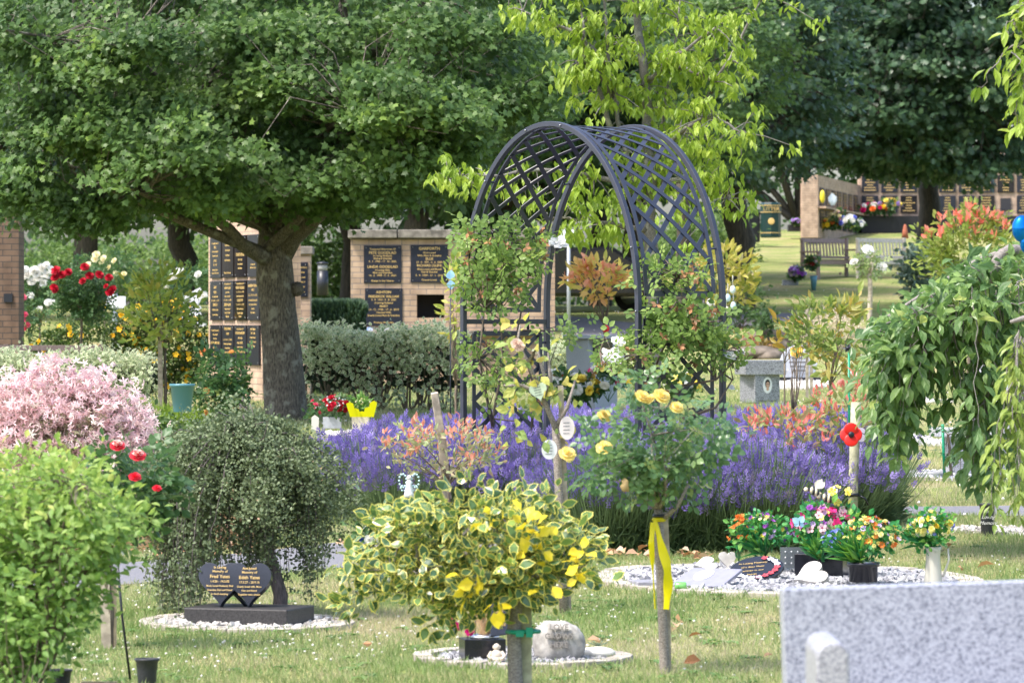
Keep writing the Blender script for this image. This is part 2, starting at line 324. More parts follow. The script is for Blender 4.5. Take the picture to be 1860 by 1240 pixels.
def std_tree(name,label,cat,base,forkz,lean,cen,rad,ncl,per,cr,tm,size,lm,bm,tr=.02,nl=7,group=None,flat=.7,up=.6,out=.7,droop=.2,shell=.3,rnd=.6,stake=None,extra=None,zmin=None,vs=.45,C=None,front=0,vmap=None,n=8):
    root=thing(name,label,cat,base,group); b=np.array(base,float); f=np.array([b[0]+lean[0],b[1]+lean[1],forkz])
    if C is None: C=clumps_in(cen,rad,ncl,shell,zmin,front)
    t=MB(); k=7; q=np.linspace(0,1,k)[:,None]*(f-b)+b; q[1:-1,:2]+=R.normal(size=(k-2,2))*tr*.25; q[0,2]-=.05
    t.tube(q,np.linspace(tr*1.15,tr*.85,k),n); branches(t,f,C,nl,tr*.55); t.build('trunk',bm,root)
    c_=MB(); foliage(c_,tm,C,cr,per,size,flat,up,out,droop,cen,rnd,vs,vmap=vmap,on=ON[0]); c_.build('crown',lm,root)
    if stake is not None:
        s_=MB(); dx,h,w=stake; g=b+np.array([dx,-.01,0]); s_.box(g+np.array([0,0,h/2-.02]),(w,w,h)); s_.build('stake',M_POST,root)
    return root,C
# ---------------------------------------------------------------- common materials
M_POST=plain('weathered_wood',(.42,.36,.28),.85,noise=.35,scale=22,bump=.3)
M_POSTG=plain('green_grey_wood',(.36,.36,.24),.85,noise=.35,scale=22,bump=.3)
M_BLACK=plain('black_metal',(.012,.014,.022),.38,spec=.5)
M_ARCH=plain('arch_paint',(.026,.03,.052),.42,noise=.12,scale=14,spec=.8)
M_GOLD=plain('gold_letter',(.62,.43,.16),.45,metal=.0)
M_WHITE=plain('white_letter',(.75,.75,.75),.5)
M_SLAB=plain('black_slab',(.012,.013,.019),.22,noise=.3,scale=300,spec=.6)
M_PLAST=plain('green_tie',(.0,.3,.2),.4)
M_CREAM=plain('cream_ceramic',(.6,.52,.42),.3,noise=.06,scale=9)
M_STONEW=plain('white_plaster',(.54,.52,.49),.7,noise=.15,scale=25,bump=.3)
M_GR=granite('grey_granite',(.34,.35,.39),(.12,.12,.145),scale=340)
M_GRF=granite('pale_granite',(.52,.52,.54),(.17,.17,.2),scale=230)
M_BRICK=brickmat('buff_brick',(.48,.35,.24),(.37,.27,.19),(.22,.19,.17))
M_BRICKP=brickmat('pinkish_brick',(.56,.42,.31),(.47,.34,.25),(.34,.26,.22))
M_BRICKD=brickmat('brown_brick',(.17,.11,.075),(.12,.08,.055),(.06,.05,.045))
M_COPE=plain('coping_stone',(.20,.18,.15),.9,noise=.5,scale=9,bump=.5)
M_DARKBARK=bark('dark_bark',(.03,.026,.02),(.075,.062,.046))
# ---------------------------------------------------------------- ground
def ground():
    xs=np.concatenate([np.linspace(-60,-8,40),np.linspace(-7.8,8,140),np.linspace(8.4,60,50)]); ys=np.concatenate([np.linspace(2,15,14),np.linspace(15.2,45,170),np.linspace(45.5,160,150),np.linspace(163,420,30)])
    X,Y=np.meshgrid(xs,ys); Z=gz(X,Y)
    V=np.stack([X,Y,Z],-1).reshape(-1,3); w=len(xs); i,j=np.meshgrid(np.arange(len(ys)-1),np.arange(w-1),indexing='ij'); a=(i*w+j).ravel()
    mb=MB(); mb.V=[V]; mb.n=len(V); mb.L=[np.stack([a,a+1,a+w+1,a+w],1).ravel()]; k=len(a); mb.T=[np.full(k,4)]; mb.M=[np.zeros(k)]; mb.A=[np.zeros(len(V))]; mb.W=[np.zeros(len(V))]; mb.S=[np.full(k,True)]
    m,nt,b=newmat('lawn_soil'); b.inputs['Roughness'].default_value=.95; b.inputs['Specular IOR Level'].default_value=.1
    tc=N(nt,'ShaderNodeTexCoord'); 
    def nz(s,d=6): q=N(nt,'ShaderNodeTexNoise'); q.inputs['Scale'].default_value=s; q.inputs['Detail'].default_value=d; nt.links.new(tc.outputs['Object'],q.inputs[0]); return q.outputs['Fac']
    A=ramp(nt,nz(.9),[(.31,.27,.15),(.23,.25,.10),(.17,.22,.07)],pos=[.34,.5,.64]); B=ramp(nt,nz(22,8),[(.45,.42,.35),(1.1,1.1,1.0),(1.5,1.4,1.2)],pos=[.3,.52,.72])
    mx=N(nt,'ShaderNodeMix',data_type='RGBA',blend_type='MULTIPLY'); mx.inputs[0].default_value=.8; nt.links.new(A,mx.inputs[6]); nt.links.new(B,mx.inputs[7]); nt.links.new(mx.outputs[2],b.inputs['Base Color'])
    bp=N(nt,'ShaderNodeBump'); bp.inputs['Distance'].default_value=.03; bp.inputs['Strength'].default_value=.8; nt.links.new(nz(35,4),bp.inputs['Height']); nt.links.new(bp.outputs[0],b.inputs['Normal'])
    o=mb.build('ground',m,loc=(0,0,0)); tag(o,kind='structure')
ground()
def strip(name,pts,w,mat,dz=.006,n=40,lab=None):
    # pts: [(px,D)] centre line; follows terrain
    q=np.array([[G(px,D)[0],D] for px,D in pts]); t=np.linspace(0,len(q)-1,n); X=np.interp(t,range(len(q)),q[:,0]); Y=np.interp(t,range(len(q)),q[:,1])
    k=np.ones(5)/5; X=np.concatenate([X[:2],np.convolve(X,k,'valid'),X[-2:]]); Y=np.concatenate([Y[:2],np.convolve(Y,k,'valid'),Y[-2:]])
    d=unit(np.stack([np.gradient(X),np.gradient(Y)],-1)); nn=np.stack([-d[:,1],d[:,0]],-1); V=[]; m=7
    for s_ in np.linspace(-.5,.5,m):
        x=X+nn[:,0]*w*s_; y=Y+nn[:,1]*w*s_; V.append(np.stack([x,y,gz(x,y)+dz],-1))
    V=np.stack(V,1).reshape(-1,3); f=[[i*m+j,i*m+j+1,(i+1)*m+j+1,(i+1)*m+j] for i in range(n-1) for j in range(m-1)]
    o=MB().add(V,f,smooth=True).build(name,mat); tag(o,kind='structure'); return X,Y
M_TAR=plain('tarmac',(.17,.17,.185),.9,noise=.25,scale=180,bump=.4)
PX,PY=strip('footpath',[(-400,20.4),(-100,21.6),(200,22.6),(420,23.1),(640,23.6),(860,24.6),(1060,26.0),(1330,27.3),(1600,27.6),(1900,27.6),(2300,27.4)],1.15,M_TAR)
strip('far_path',[(930,90),(1000,88),(1075,86),(1150,82),(1260,85),(1400,89)],2.2,plain('far_tarmac',(.16,.15,.16),.9,noise=.2))
def on_path(x,y,m=.62):
    k=((x[:,None]-PX[None])**2+(y[:,None]-PY[None])**2).min(1); return k<m*m
# grass
def vnoise(x,y,s,seed):
    rr=np.random.default_rng(seed); ph=rr.random((6,3))*6.28; a=0
    for i in range(6): th=ph[i,0]; a=a+np.sin((x*np.cos(th)+y*np.sin(th))*s*(1+i*.45)+ph[i,1])
    return a/6
BEDS=[]  # (x,y,rx,ry) ellipses without grass
def grass(n,y0,y1,h,name,xm=1.12,lab=None):
    y=y0+(y1-y0)*R.random(n)**.9; x=(R.random(n)*2-1)*930*xm/F*y
    ok=~on_path(x,y,.6)
    for (bx,by,rx,ry) in BEDS: ok&=((x-bx)/rx)**2+((y-by)/ry)**2>1
    x=x[ok];y=y[ok];n=len(x); z=gz(x,y); pn=vnoise(x,y,1.6,3); fn=vnoise(x,y,6,5)
    mb=MB(); d=np.stack([R.normal(size=n)*.45,R.normal(size=n)*.45,np.ones(n)],-1)
    v=np.clip(.5+.5*pn+.25*fn+R.normal(size=n)*.2,0,1)
    mb.inst(BLADE,np.stack([x,y,z-.004],-1),d,rand_dir(n),h*(.5+.9*R.random(n))*(.75+.35*v),v)
    o=mb.build(name,leafmat('grass_blade',[(.52,.46,.32),(.42,.42,.23),(.29,.36,.15),(.19,.29,.09)],.3,.6,spec=.2,pos=[.12,.36,.62,.98]),loc=(0,y0,0)); tag(o,kind='stuff')
def clover(n,y0,y1,sz,name):
    y=y0+(y1-y0)*R.random(n*3); x=(R.random(n*3)*2-1)*1000/F*y; ok=(vnoise(x,y,1.3,9)+.25*R.normal(size=n*3)>.05)&~on_path(x,y)
    for (bx,by,rx,ry) in BEDS: ok&=((x-bx)/rx)**2+((y-by)/ry)**2>1
    x=x[ok][:n];y=y[ok][:n]; mb=MB(); 
    for X,Y in zip(x,y): mb.blob((X,Y,float(gz(X,Y))+sz*2.2),(sz,sz,sz*.8),6,5,noise=.2,v=R.random())
    o=mb.build(name,leafmat('clover_white',[(.62,.55,.46),(.78,.76,.7),(.8,.8,.76)],.2,.8),loc=(0,y0,0)); tag(o,kind='stuff')
# ---------------------------------------------------------------- brick walls with memorial plaques
M_BOARD=plain('slate_plaque',(.018,.021,.033),.3,noise=.25,scale=60,spec=.5)
M_BOARD2=plain('gloss_plaque',(.010,.010,.014),.1,noise=.2,scale=60,spec=.6)
def plaque(parent,c,ux,w,h,lines,mat=None,pairs=None,scale=1):
    # c centre of face; ux unit horizontal; face normal = ux x z
    ux=np.array(ux,float); uz=np.array([0,0,1.]); nn=np.cross(ux,uz); c=np.array(c,float)
    mb=MB(); mb.prism([(-w/2,-h/2),(w/2,-h/2),(w/2,h/2),(-w/2,h/2)],c,ux,uz,.028)
    p=mb.build('plaque',mat or M_BOARD,parent,bevel=.002); WL[p.name]=WL[parent.name]
    if lines: text([(s,z*scale,y) for s,z,y in lines],c,ux,uz,'lettering',M_GOLD,p,bold=.012)
    sc_=MB()
    for a in (-1,1):
        for b_ in (-1,1): sc_.blob(c+ux*a*(w/2-.03)+uz*b_*(h/2-.03)+nn*.001,.007,6,4)
    sc_.build('fixing_screws',plain('screw',(.3,.3,.3),.3,metal=1),p); return p
def wall_box(mb,p0,ux,L,th,z0,z1,mat=0):
    ux=np.array(ux,float); uy=np.array([-ux[1],ux[0],0]); c=np.array(p0,float)+ux*L/2+uy*th/2; c[2]=(z0+z1)/2
    mb.box(c,(L,th,z1-z0),rot=np.stack([ux,uy,[0,0,1]],1),mat=mat)
# rear wall seen between the maple and the arch: D=58
def hole_wall(root,D,xa,xb,ztop,zbot,holes,th,mat,ux=(1,0,0),name='brickwork'):
    # frontal wall with rectangular holes [(x0,x1,z0,z1)] in world x,z; built as bands
    mb=MB(); zs=sorted({zbot,ztop,*[h[2] for h in holes],*[h[3] for h in holes]})
    for a,b_ in zip(zs[:-1],zs[1:]):
        cur=[(h[0],h[1]) for h in holes if h[2]<=a and h[3]>=b_]; x=xa
        for h0,h1 in sorted(cur)+[(xb,xb)]:
            if h0-x>1e-4: mb.box(((x+h0)/2,D+th/2,(a+b_)/2),(h0-x,th,b_-a))
            x=h1
    return mb.build(name,mat,root)
s58=F/58; zt=EYE-(434-HZ)/s58; base58=G(820,58)
wall=thing('memorial_wall','buff brick memorial wall with stone coping, black plaques and one open dark niche','wall',base58)
X=lambda px,D: (px-930)/F*D
Zp=lambda py,D: EYE-(py-HZ)/F*D
hole_wall(wall,58,X(637,58),X(1008,58),zt,base58[2]-.1,[(X(757,58),X(807,58),Zp(577,58),Zp(535,58))],.55,M_BRICK)
MB().box(((X(757,58)+X(807,58))/2,58.45,Zp(556,58)),(.5,.06,.5)).build('niche_lining',plain('niche_dark',(.03,.03,.035),.8),wall)
mb=MB()
for i,(a,b_) in enumerate([(632,722),(723,822),(823,925),(926,1013)]): mb.box(((X(a,58)+X(b_,58))/2,58.25,Zp(425,58)),(X(b_,58)-X(a,58)-.006,.72,.115))
mb.build('coping',M_COPE,wall,bevel=.012)
u=(1,0,0)
plaque(wall,(X(695,58),57.98,Zp(480,58)),u,.51,.51,[('Treasured Memories Of',.036,.205),('PETE GOODLAD',.05,.155),('A Loving Husband,',.034,.115),('Dad and Grandad',.034,.078),('4 . 1 . 1942 - 17 . 10 . 2002',.034,.038),('LINDA GOODLAD',.05,-.035),('A Loving Wife,',.034,-.08),('Mum and Grandma',.034,-.115),('14 . 2 . 1949 - 5 . 6 . 2021',.036,-.152),('Always In Our Hearts.',.034,-.225)])
plaque(wall,(X(780,58),57.98,Zp(479,58)),u,.51,.51,[('GARFORTH',.055,.205),('Much Loved',.034,.15),('Wife, Mum & Grandma',.034,.11),('ELLIE',.046,.065),('12 . 4 . 1941 - 6 . 6 . 2003',.034,.02),('RICHARD (GLEN)',.044,-.025),('Much Loved and Missed',.034,-.075),('Dad & Grandad',.034,-.112),('2 . 4 . 1939 - 17 . 1 . 2011',.036,-.158),('Forever Loved.',.034,-.22)])
plaque(wall,(X(697,58),57.98,Zp(557.5,58)),u,.51,.51,[('ASHTON',.05,.2),('FREDERICK WILLIAM',.045,.142),('4 . 4 . 1934 - 5 . 8 . 2003',.034,.098),('A Loving Husband',.034,.056),('MARY',.042,.01),('13 . 12 . 1938 - 17 . 6 . 2010',.036,-.035),('Devoted Wife',.034,-.075),('Dearly Loved Mum & Grandma',.034,-.115),('Precious Memories',.034,-.21)])
for px_,nm,cl in ((671,'photo card',(.1,.3,.7)),(701,'dark card',(.03,.04,.07))):
    o=MB().box((X(px_,58),57.95,Zp(598,58)),(.1,.01,.06)).build('photo_card',plain('card_'+nm,cl,.4,col2=(.75,.75,.78),scale=40)); tag(o,'small blue and white photo card on the wall ledge' if px_==671 else 'small dark photo card on the wall ledge','card')
mb=MB().box(((X(640,58)+X(1005,58))/2,57.93,Zp(605,58)),(X(1005,58)-X(640,58),.14,.07)).build('ledge',M_COPE,wall,bevel=.006)
# tall brick columbarium behind the maple trunk
D0=50.; c0=np.array([X(477,D0),D0,0]); a=unit(np.array([-.36,.93,0.])); bb=np.array([-a[1],a[0],0])*-1
zb=float(gz(c0[0],D0))-.1; ztp=2.75
col=thing('memorial_column','tall pinkish brick memorial column with rows of dark plaques behind the maple trunk','memorial column',(c0[0],D0,zb))
mb=MB(); L=2.15; th=.47
cc=c0+a*L/2+bb*th/2; mb.box((cc[0],cc[1],(zb+ztp)/2),(L,th,ztp-zb),rot=np.stack([a,-bb,[0,0,1]],1)); mb.build('brickwork',M_BRICKP,col)
ux=-a; rows=[(Zp(464,50),.50),(Zp(545,50),.47),(Zp(627,50),.47)]
TX=[[[('In Loving Memory Of',.03,.17),('ERIC',.045,.12),('A Devoted Husband',.03,.07),('Dad and Grandad',.03,.02),('JOYCE',.04,-.04),('1931 - 2010',.03,-.09),('Reunited In Peace',.03,-.15),('Forever In Our Hearts',.03,-.19)],
 [('A Dear Husband',.03,.14),('Dad & Grandad',.03,.08),('Sadly Missed',.03,.02),('By All The Family',.03,-.04),('Always In Our Hearts',.03,-.19)],
 [('Dear Wife',.03,.13),('And Mum',.03,.08),('CHRISTOPHER',.05,.02),('1939 - 2001',.035,-.04),('Loving Husband',.03,-.09),('And Father',.035,-.14)],
 [('DAVID',.05,.13),('1951 - 2004',.03,.07),('A Loving Son',.03,.02),('Remembered',.03,-.1),('With Love Always',.03,-.14)]],
 [[('GARY',.045,.16),('SMITH',.04,.1),('A Loving Husband',.03,.05),('3 . 12 . 1957 - 4 . 5 . 1999',.03,0),('ARNOLD',.045,-.05),('A Dearly Loved Dad',.03,-.11),('Loved And Missed',.03,-.17)],
 [('In Loving Memory Of',.03,.2),('ANN ALLEN',.045,.15),('Special Mum',.03,.1),('Much Loved Wife',.03,.05),('3 . 3 . 1943 - 4 . 8 . 1998',.03,.005),('JERRY ALLEN',.045,-.05),('Husband and Dad',.03,-.1),('Dad and Grandad',.03,-.145),('Reunited',.035,-.19)],
 [('Treasured Memories Of',.03,.2),('HENRY GEORGE',.045,.15),('3 . 1 . 1911 - 8 . 4 . 1993',.03,.1),('And His Beloved Wife',.03,.05),('DOROTHY',.045,0),('2 . 4 . 1917 - 2 . 5 . 1997',.03,-.05),('Much Loved Parents',.03,-.1),('Together Again',.035,-.15),('At Rest',.035,-.19)],
 [('ANDREW TREVOR',.045,.17),('HUNT',.04,.12),('22 . 3 . 1961 - 10 . 3 . 2001',.03,.06),('A Wonderful Husband, Dad',.03,0),('Son, Brother and Friend',.03,-.05),('Always In',.03,-.1),('Our Hearts',.035,-.145)]],
 [[('Treasured Memories Of',.03,.17),('A Dear Husband',.03,.12),('And Father',.03,.07),('EDWIN ARMITAGE',.042,.02),('1926 - 1998',.035,-.04),('In God\'s Keeping',.03,-.09),('Sadly Missed',.03,-.14)],
 [('CHRISTOPHER',.042,.19),('DAVID',.04,.13),('21 . 10 . 1957 - 12 . 2 . 2007',.03,.06),('A Dearly Loved Husband',.03,.01),('Son and Brother',.03,-.04),('Forever In Our Thoughts',.03,-.09)],
 [('In Loving Memory Of',.03,.19),('PATRICIA MEASEY',.045,.14),('1940 - 2006',.035,.08),('Also Of ERIC',.04,.025),('Beloved Husband',.03,-.025),('RICHARD and ROSE',.045,-.08),('At Rest',.035,-.14)],
 [('John Hughes',.038,.19),('1925 - 2008',.035,.14),('Beloved Husband',.03,.09),('Loved Dad Grandad',.03,.04),('God Bless',.035,-.01)]]]
for r_,(zc,hh) in enumerate(rows):
    for k in range(4):
        t=.28+(3-k)*.50; pc=c0+a*t-bb*.029; pc[2]=zc
        plaque(col,pc,ux,.44,hh,TX[r_][k],mat=M_BOARD2 if (r_,k) in ((0,2),(1,2),(0,1)) else M_BOARD)
pier=thing('brick_pier','low brick pier with stone cap and one narrow dark plaque, right of the maple trunk','pier',G(548,53)); z1=Zp(462,53)
MB().box((X(538,53),53.2,(z1+pier.location.z)/2-.05),(X(563,53)-X(513,53),.4,z1-pier.location.z+.1)).build('brickwork',M_BRICKP,pier)
MB().box((X(539,53),53.2,z1+.05),(.4,.48,.1)).build('coping',M_COPE,pier,bevel=.01)
plaque(pier,(X(549,53),52.98,Zp(508,53)),u,.14,.43,[('HAROLD',.03,.15),('1928',.03,.09),('Loved',.03,.03),('EMILY',.03,-.03),('1930',.03,-.09),('At Rest',.025,-.15)])
# dark brick pier at the left edge
lp=thing('brick_gatepost','dark brown brick pier with a small square black vent at the left edge','pier',G(5,54)); 
MB().box((X(-12,54),54.3,(Zp(360,54)+lp.location.z)/2),(X(34,54)-X(-58,54),.6,Zp(360,54)-lp.location.z)).build('brickwork',M_BRICKD,lp)
MB().box((X(15,54),53.99,Zp(541,54)),(.11,.03,.11)).build('vent',M_BLACK,lp)
# ---------------------------------------------------------------- far columbarium up the slope at right
DC=140.; gcz=4.3
cw=thing('far_memorial_wall','long distant brick wall at the top of the slope filled with a grid of dark plaques','wall',(X(1700,DC),DC,gcz))
zt=Zp(272,DC); mb=MB(); mb.box(((X(1560,DC)+X(1990,DC))/2,DC+.3,(zt+gcz)/2-.1),(X(1990,DC)-X(1560,DC),.6,zt-gcz+.2)); mb.build('brickwork',M_BRICKP,cw)
MB().box(((X(1562,DC)+X(1990,DC))/2,DC-.35,gcz+.22),(X(1990,DC)-X(1562,DC),.7,.55)).build('plinth',plain('dark_plinth',(.012,.012,.016),.5),cw)
def marks(mb,c,ux,w,h,n):
    uz=np.array([0,0,1.]); ux=np.array(ux,float); nn=np.cross(ux,uz)
    for i in range(n):
        ww=w*(.3+.45*R.random()); z=h*(.38-.76*i/(n-1)); mb.prism([(-ww/2,-.011),(ww/2,-.011),(ww/2,.011),(-ww/2,.011)],np.array(c)+uz*z+nn*.004,ux,uz,.003)
for j,py in enumerate((297,334,371)):
    for i in range(9):
        px=1580+i*35.2; cx=np.array([X(px,DC),DC-.03,Zp(py,DC)]); 
        hole=(i,j) in ((3,2),(7,2))
        p=MB().box(cx,(.34 if hole else .54,.05,.4 if hole else .56)).build('niche' if hole else 'plaque',plain('niche_dark',(.03,.03,.035),.8) if hole else (M_BOARD2 if (i+j)%4==0 else M_BOARD),cw)
        WL[p.name]=WL[cw.name]
        if not hole: k=MB(); marks(k,cx+np.array([0,-.026,0]),u,.54,.56,6); k.build('lettering',M_GOLD,p)
ww=thing('far_wing_wall','short brick wing wall beside the far memorial wall, plaques and flowers on its shelf','wall',(X(1472,132),132,float(gz(X(1472,132),132))))
p0=np.array([X(1486,130),130,0]); p1=np.array([X(1563,140),140,0]); dl=unit(p1-p0); Lw=np.linalg.norm(p1-p0); nb=np.array([dl[1],-dl[0],0])
zw0=Zp(420,130)-.2; zw1=Zp(318,130)
mb=MB(); ctr=(p0+p1)/2-nb*.27; mb.box((ctr[0],ctr[1],(zw0+zw1)/2),(Lw,.54,zw1-zw0),rot=np.stack([dl,-nb,[0,0,1]],1)); mb.build('brickwork',M_BRICKP,ww)
MB().box((X(1471,130),130.2,(zw0+zw1)/2+.01),(X(1486,130)-X(1457,130),.5,zw1-zw0)).build('end_pier',M_BRICKP,ww)
for j,pz in enumerate((.6,1.27)):
    for i in range(7):
        pc=p0+dl*(.8+i*1.35)+nb*.02; pc[2]=zw0+pz; p=MB().prism([(-.5,-.27),(.5,-.27),(.5,.27),(-.5,.27)],pc,dl,(0,0,1),.03).build('plaque',M_BOARD,ww); WL[p.name]=WL[ww.name]
        k=MB(); marks(k,pc,dl,.9,.5,5); k.build('lettering',M_GOLD,p)
sh=MB(); sh.box((p0+p1)/2+nb*.12+np.array([0,0,zw0+.93]),(Lw,.25,.06),rot=np.stack([dl,-nb,[0,0,1]],1)); sh.build('shelf',M_BRICKP,ww)
# ---------------------------------------------------------------- big trees
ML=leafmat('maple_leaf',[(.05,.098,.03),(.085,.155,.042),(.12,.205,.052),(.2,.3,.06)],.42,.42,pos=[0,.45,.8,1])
MT=bark('maple_bark',(.05,.042,.034),(.22,.19,.15),scale=38,stretch=5,lichen=(.27,.26,.21),bump=1)
def big(name,label,px,D,forkpy,cen,rad,ncl,per,cr,tm,size,lm,bm,tr,nl,topcull=None,group=None,lean=(0,0),zmin=None,C=None,shell=.4,**k):
    b=G(px,D); fz=Zp(forkpy,D); ztop=Zp(0,D)
    drop=(lambda p:(p[2]>ztop+1.2 and R.random()<.8) or (abs(p[0])>1120/F*p[1] and R.random()<.7) or (p[1]>cen[1]+rad[1]*.3 and R.random()<.6)) 
    if C is None: C=clumps_in(cen,rad,ncl,shell,zmin,0,drop)
    return std_tree(name,label,'tree',b,fz,lean,cen,rad,ncl,per,cr,tm,size,lm,bm,tr,nl,group,C=C,**k)
# field maple (D 45): custom trunk with flare and knot
Dm=45.; mb0=G(520,Dm)
mroot=thing('field_maple','broad field maple with grey ridged trunk standing left of the arch','tree',mb0)
cen=(X(500,Dm),Dm+.3,Zp(60,Dm)); ztop=Zp(0,Dm)
def mz(px): return Zp(np.interp(px,[-200,0,120,230,330,420,470,540,640,760,850,930,1000,1060],[400,425,430,395,400,405,425,420,400,370,345,300,230,150]),Dm)
C=[]; PADS=[]
for a,b_,dd,w in ((60,75,-2.2,.8),(210,75,-2.6,.9),(270,60,-2.8,.5),(130,110,-2.5,.5),(60,200,-2.3,.8),(130,240,-2.6,.9),(180,200,-2.6,.4),(320,235,-2.9,.95),(375,250,-2.8,.6),(240,260,-2.4,.5),(505,125,-2.3,.6),(530,160,-2.1,.5),(690,130,-2.6,.8),(720,165,-2.8,.95),(665,185,-2.5,.6),(775,195,-2.6,.8),(830,180,-2.3,.7),(900,170,-1.8,.6),(960,150,-1.5,.6),(730,250,-2.4,.8),(800,270,-2.2,.7),(640,300,-2.3,.7),(560,40,-2.,.7),(730,20,-2.,.8),(860,50,-1.8,.8),(400,30,-2.2,.7),(20,330,-2,.8),(150,360,-2.2,.8),(420,330,-2.2,.7),(540,290,-1.9,.7),(300,150,-1.6,.7),(430,170,-1.5,.7),(600,210,-1.4,.7),(0,20,-2.2,.7),(480,70,-1.6,.6)):
    q=np.array(P(a,b_,Dm+dd))
    for k in range(int(11*w)+3):
        o_=R.normal(size=3)*np.array([.30,.32,.13])*w; o_[2]-=.35*abs(o_[0])+.3*max(0,-o_[1]); C.append(q+o_)
while len(C)<700:
    d=unit(R.normal(size=3)); r=.3+.62*R.random()**.6; p=np.array(cen)+d*r*np.array([3.35,2.6,3.1])
    pxx=930+F*p[0]/p[1]
    if p[2]<mz(pxx)+.1 or (p[2]>ztop+.9 and R.random()<.85) or (pxx<-180) or p[1]<Dm-1.6 or (p[1]>Dm+1.2 and R.random()<.6): continue
    C.append(p)
# layered low skirt so the underside reads dense
for i in range(150):
    pxx=-60+1080*R.random(); y=Dm-1.9+3.4*R.random(); C.append(np.array([X(pxx,y),y,mz(pxx)+.12+.55*R.random()]))
C=np.array(C); t=MB()
tp=[P(523,775,Dm),P(519,740,Dm),P(512,640,Dm),P(505,560,Dm),P(500,510,Dm),P(498,455,Dm),P(497,400,Dm)]
tp=[np.array(q) for q in tp]; tp[0][2]=mb0[2]-.1
t.tube(tp,[.27,.225,.207,.19,.2,.18,.145],20,wob=.015)
t.blob(P(541,525,Dm)+Vector((0,-.05,0)),(.07,.09,.085),8,6,noise=.08)
def limb(pts,rs): t.tube([P(a,b,Dm+dd) for a,b,dd in pts],rs,10,wob=.03)
limb([(492,475,0),(468,460,-.3),(440,445,-.5),(415,415,-.7),(385,395,-1)],[.1,.085,.07,.06,.04])
limb([(508,470,0),(530,430,-.1),(560,405,-.3),(610,360,-.6),(690,290,-1),(730,250,-1.3)],[.12,.115,.1,.07,.045,.03])
limb([(480,455,-.2),(510,430,-.35),(540,400,-.5),(560,380,-.6)],[.05,.06,.05,.04])
limb([(498,410,0),(480,300,.1),(420,130,-.3),(400,0,-.2),(380,-120,0)],[.15,.12,.09,.07,.05])
limb([(500,400,0),(540,250,.3),(600,120,.3),(640,-60,.4)],[.13,.1,.07,.05])
limb([(440,445,-.5),(330,400,-1),(220,350,-1.3),(90,300,-1.6)],[.06,.05,.035,.02])
limb([(485,330,.1),(380,240,-.6),(250,200,-1.2),(130,140,-1.6)],[.07,.055,.04,.025])
branches(t,P(498,420,Dm),C,18,.06); t.build('trunk',MT,mroot)
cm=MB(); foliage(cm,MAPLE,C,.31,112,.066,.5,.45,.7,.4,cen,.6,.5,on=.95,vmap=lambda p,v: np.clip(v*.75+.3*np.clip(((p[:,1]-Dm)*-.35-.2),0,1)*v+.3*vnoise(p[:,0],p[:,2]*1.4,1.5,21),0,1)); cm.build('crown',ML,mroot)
ON[0]=.8
# oak and dark trees at the right
OK_=leafmat('oak_leaf',[(.038,.078,.042),(.06,.118,.058),(.1,.17,.075)],.35,.36,spec=.6)
OKY=leafmat('oak_leaf_light',[(.035,.07,.03),(.06,.11,.03),(.13,.2,.04)],.35,.45)
big('red_oak','large dark leaved oak with black trunk in front of the far wall',1690,118,322,(X(1660,114),114,Zp(70,114)),(5.6,4,5.0),430,85,.75,OAK,.22,OK_,M_DARKBARK,.32,12,zmin=Zp(318,114),flat=.35)
big('red_oak','dark tree with thick trunk left of the litter bin',1345,90,310,(X(1340,88),88,Zp(60,88)),(2.6,3,3.7),200,80,.5,OAK,.15,OK_,M_DARKBARK,.29,9,zmin=Zp(325,88),flat=.35)
big('field_maple','small leaved green tree rising behind the pale cherry',1240,78,330,(X(1310,74),74,Zp(100,74)),(1.45,2,2.3),130,80,.33,MAPLE,.09,leafmat('maple_leaf_b',[(.05,.1,.045),(.085,.155,.05),(.16,.25,.06)],.4,.4),M_DARKBARK,.14,7,zmin=Zp(330,74),flat=.4)
BGL=leafmat('wood_leaf',[(.035,.07,.028),(.06,.115,.04),(.1,.175,.055)],.38,.5)
BGB=leafmat('wood_leaf_bright',[(.07,.13,.03),(.12,.2,.05),(.2,.28,.09)],.4,.5)
bgt=[(640,96,'dark tree with a black trunk behind the brick memorial wall',300,3.6,3.4),(760,84,'dark leafy tree above the right end of the brick memorial wall',300,2.6,2.6),(930,88,'dark tree seen through the left side of the arch',300,2.6,2.6),(1150,96,'dark tree between the pale cherry and the thick trunk',300,2.8,2.8),(160,88,'shadowy tree with forked black trunk behind the red roses',300,3.4,3.0),
 (330,92,'dim tree standing behind the young red tipped tree at left',300,3.4,3.2),(-40,100,'dark tree beyond the brown brick pier',300,4,3.4),(860,100,'dark tree rising behind the top of the arch',300,4,3.8),(1090,104,'dark tree behind the pale green cherry',300,4,3.8),
 (1450,150,'dark tree behind the litter bin and oak',330,5,4.6),(1900,150,'dark tree behind the far memorial wall',240,7,5)]
for px,D,lb,fp,rx,rz in bgt:
    zc=Zp(85,D) if D<140 else Zp(100,D)
    big('woodland_tree',lb,px,D,fp+80,(X(px,D),D,zc),(rx*1.25,3,rz*1.15),170,60,1.0,LEAF,.27,BGL,M_DARKBARK,.26,8,group='trees standing behind the gardens',flat=.45,zmin=Zp(412 if px>820 or px<100 else 385,D) if D<140 else Zp(330,D),n=8)
ON[0]=.35
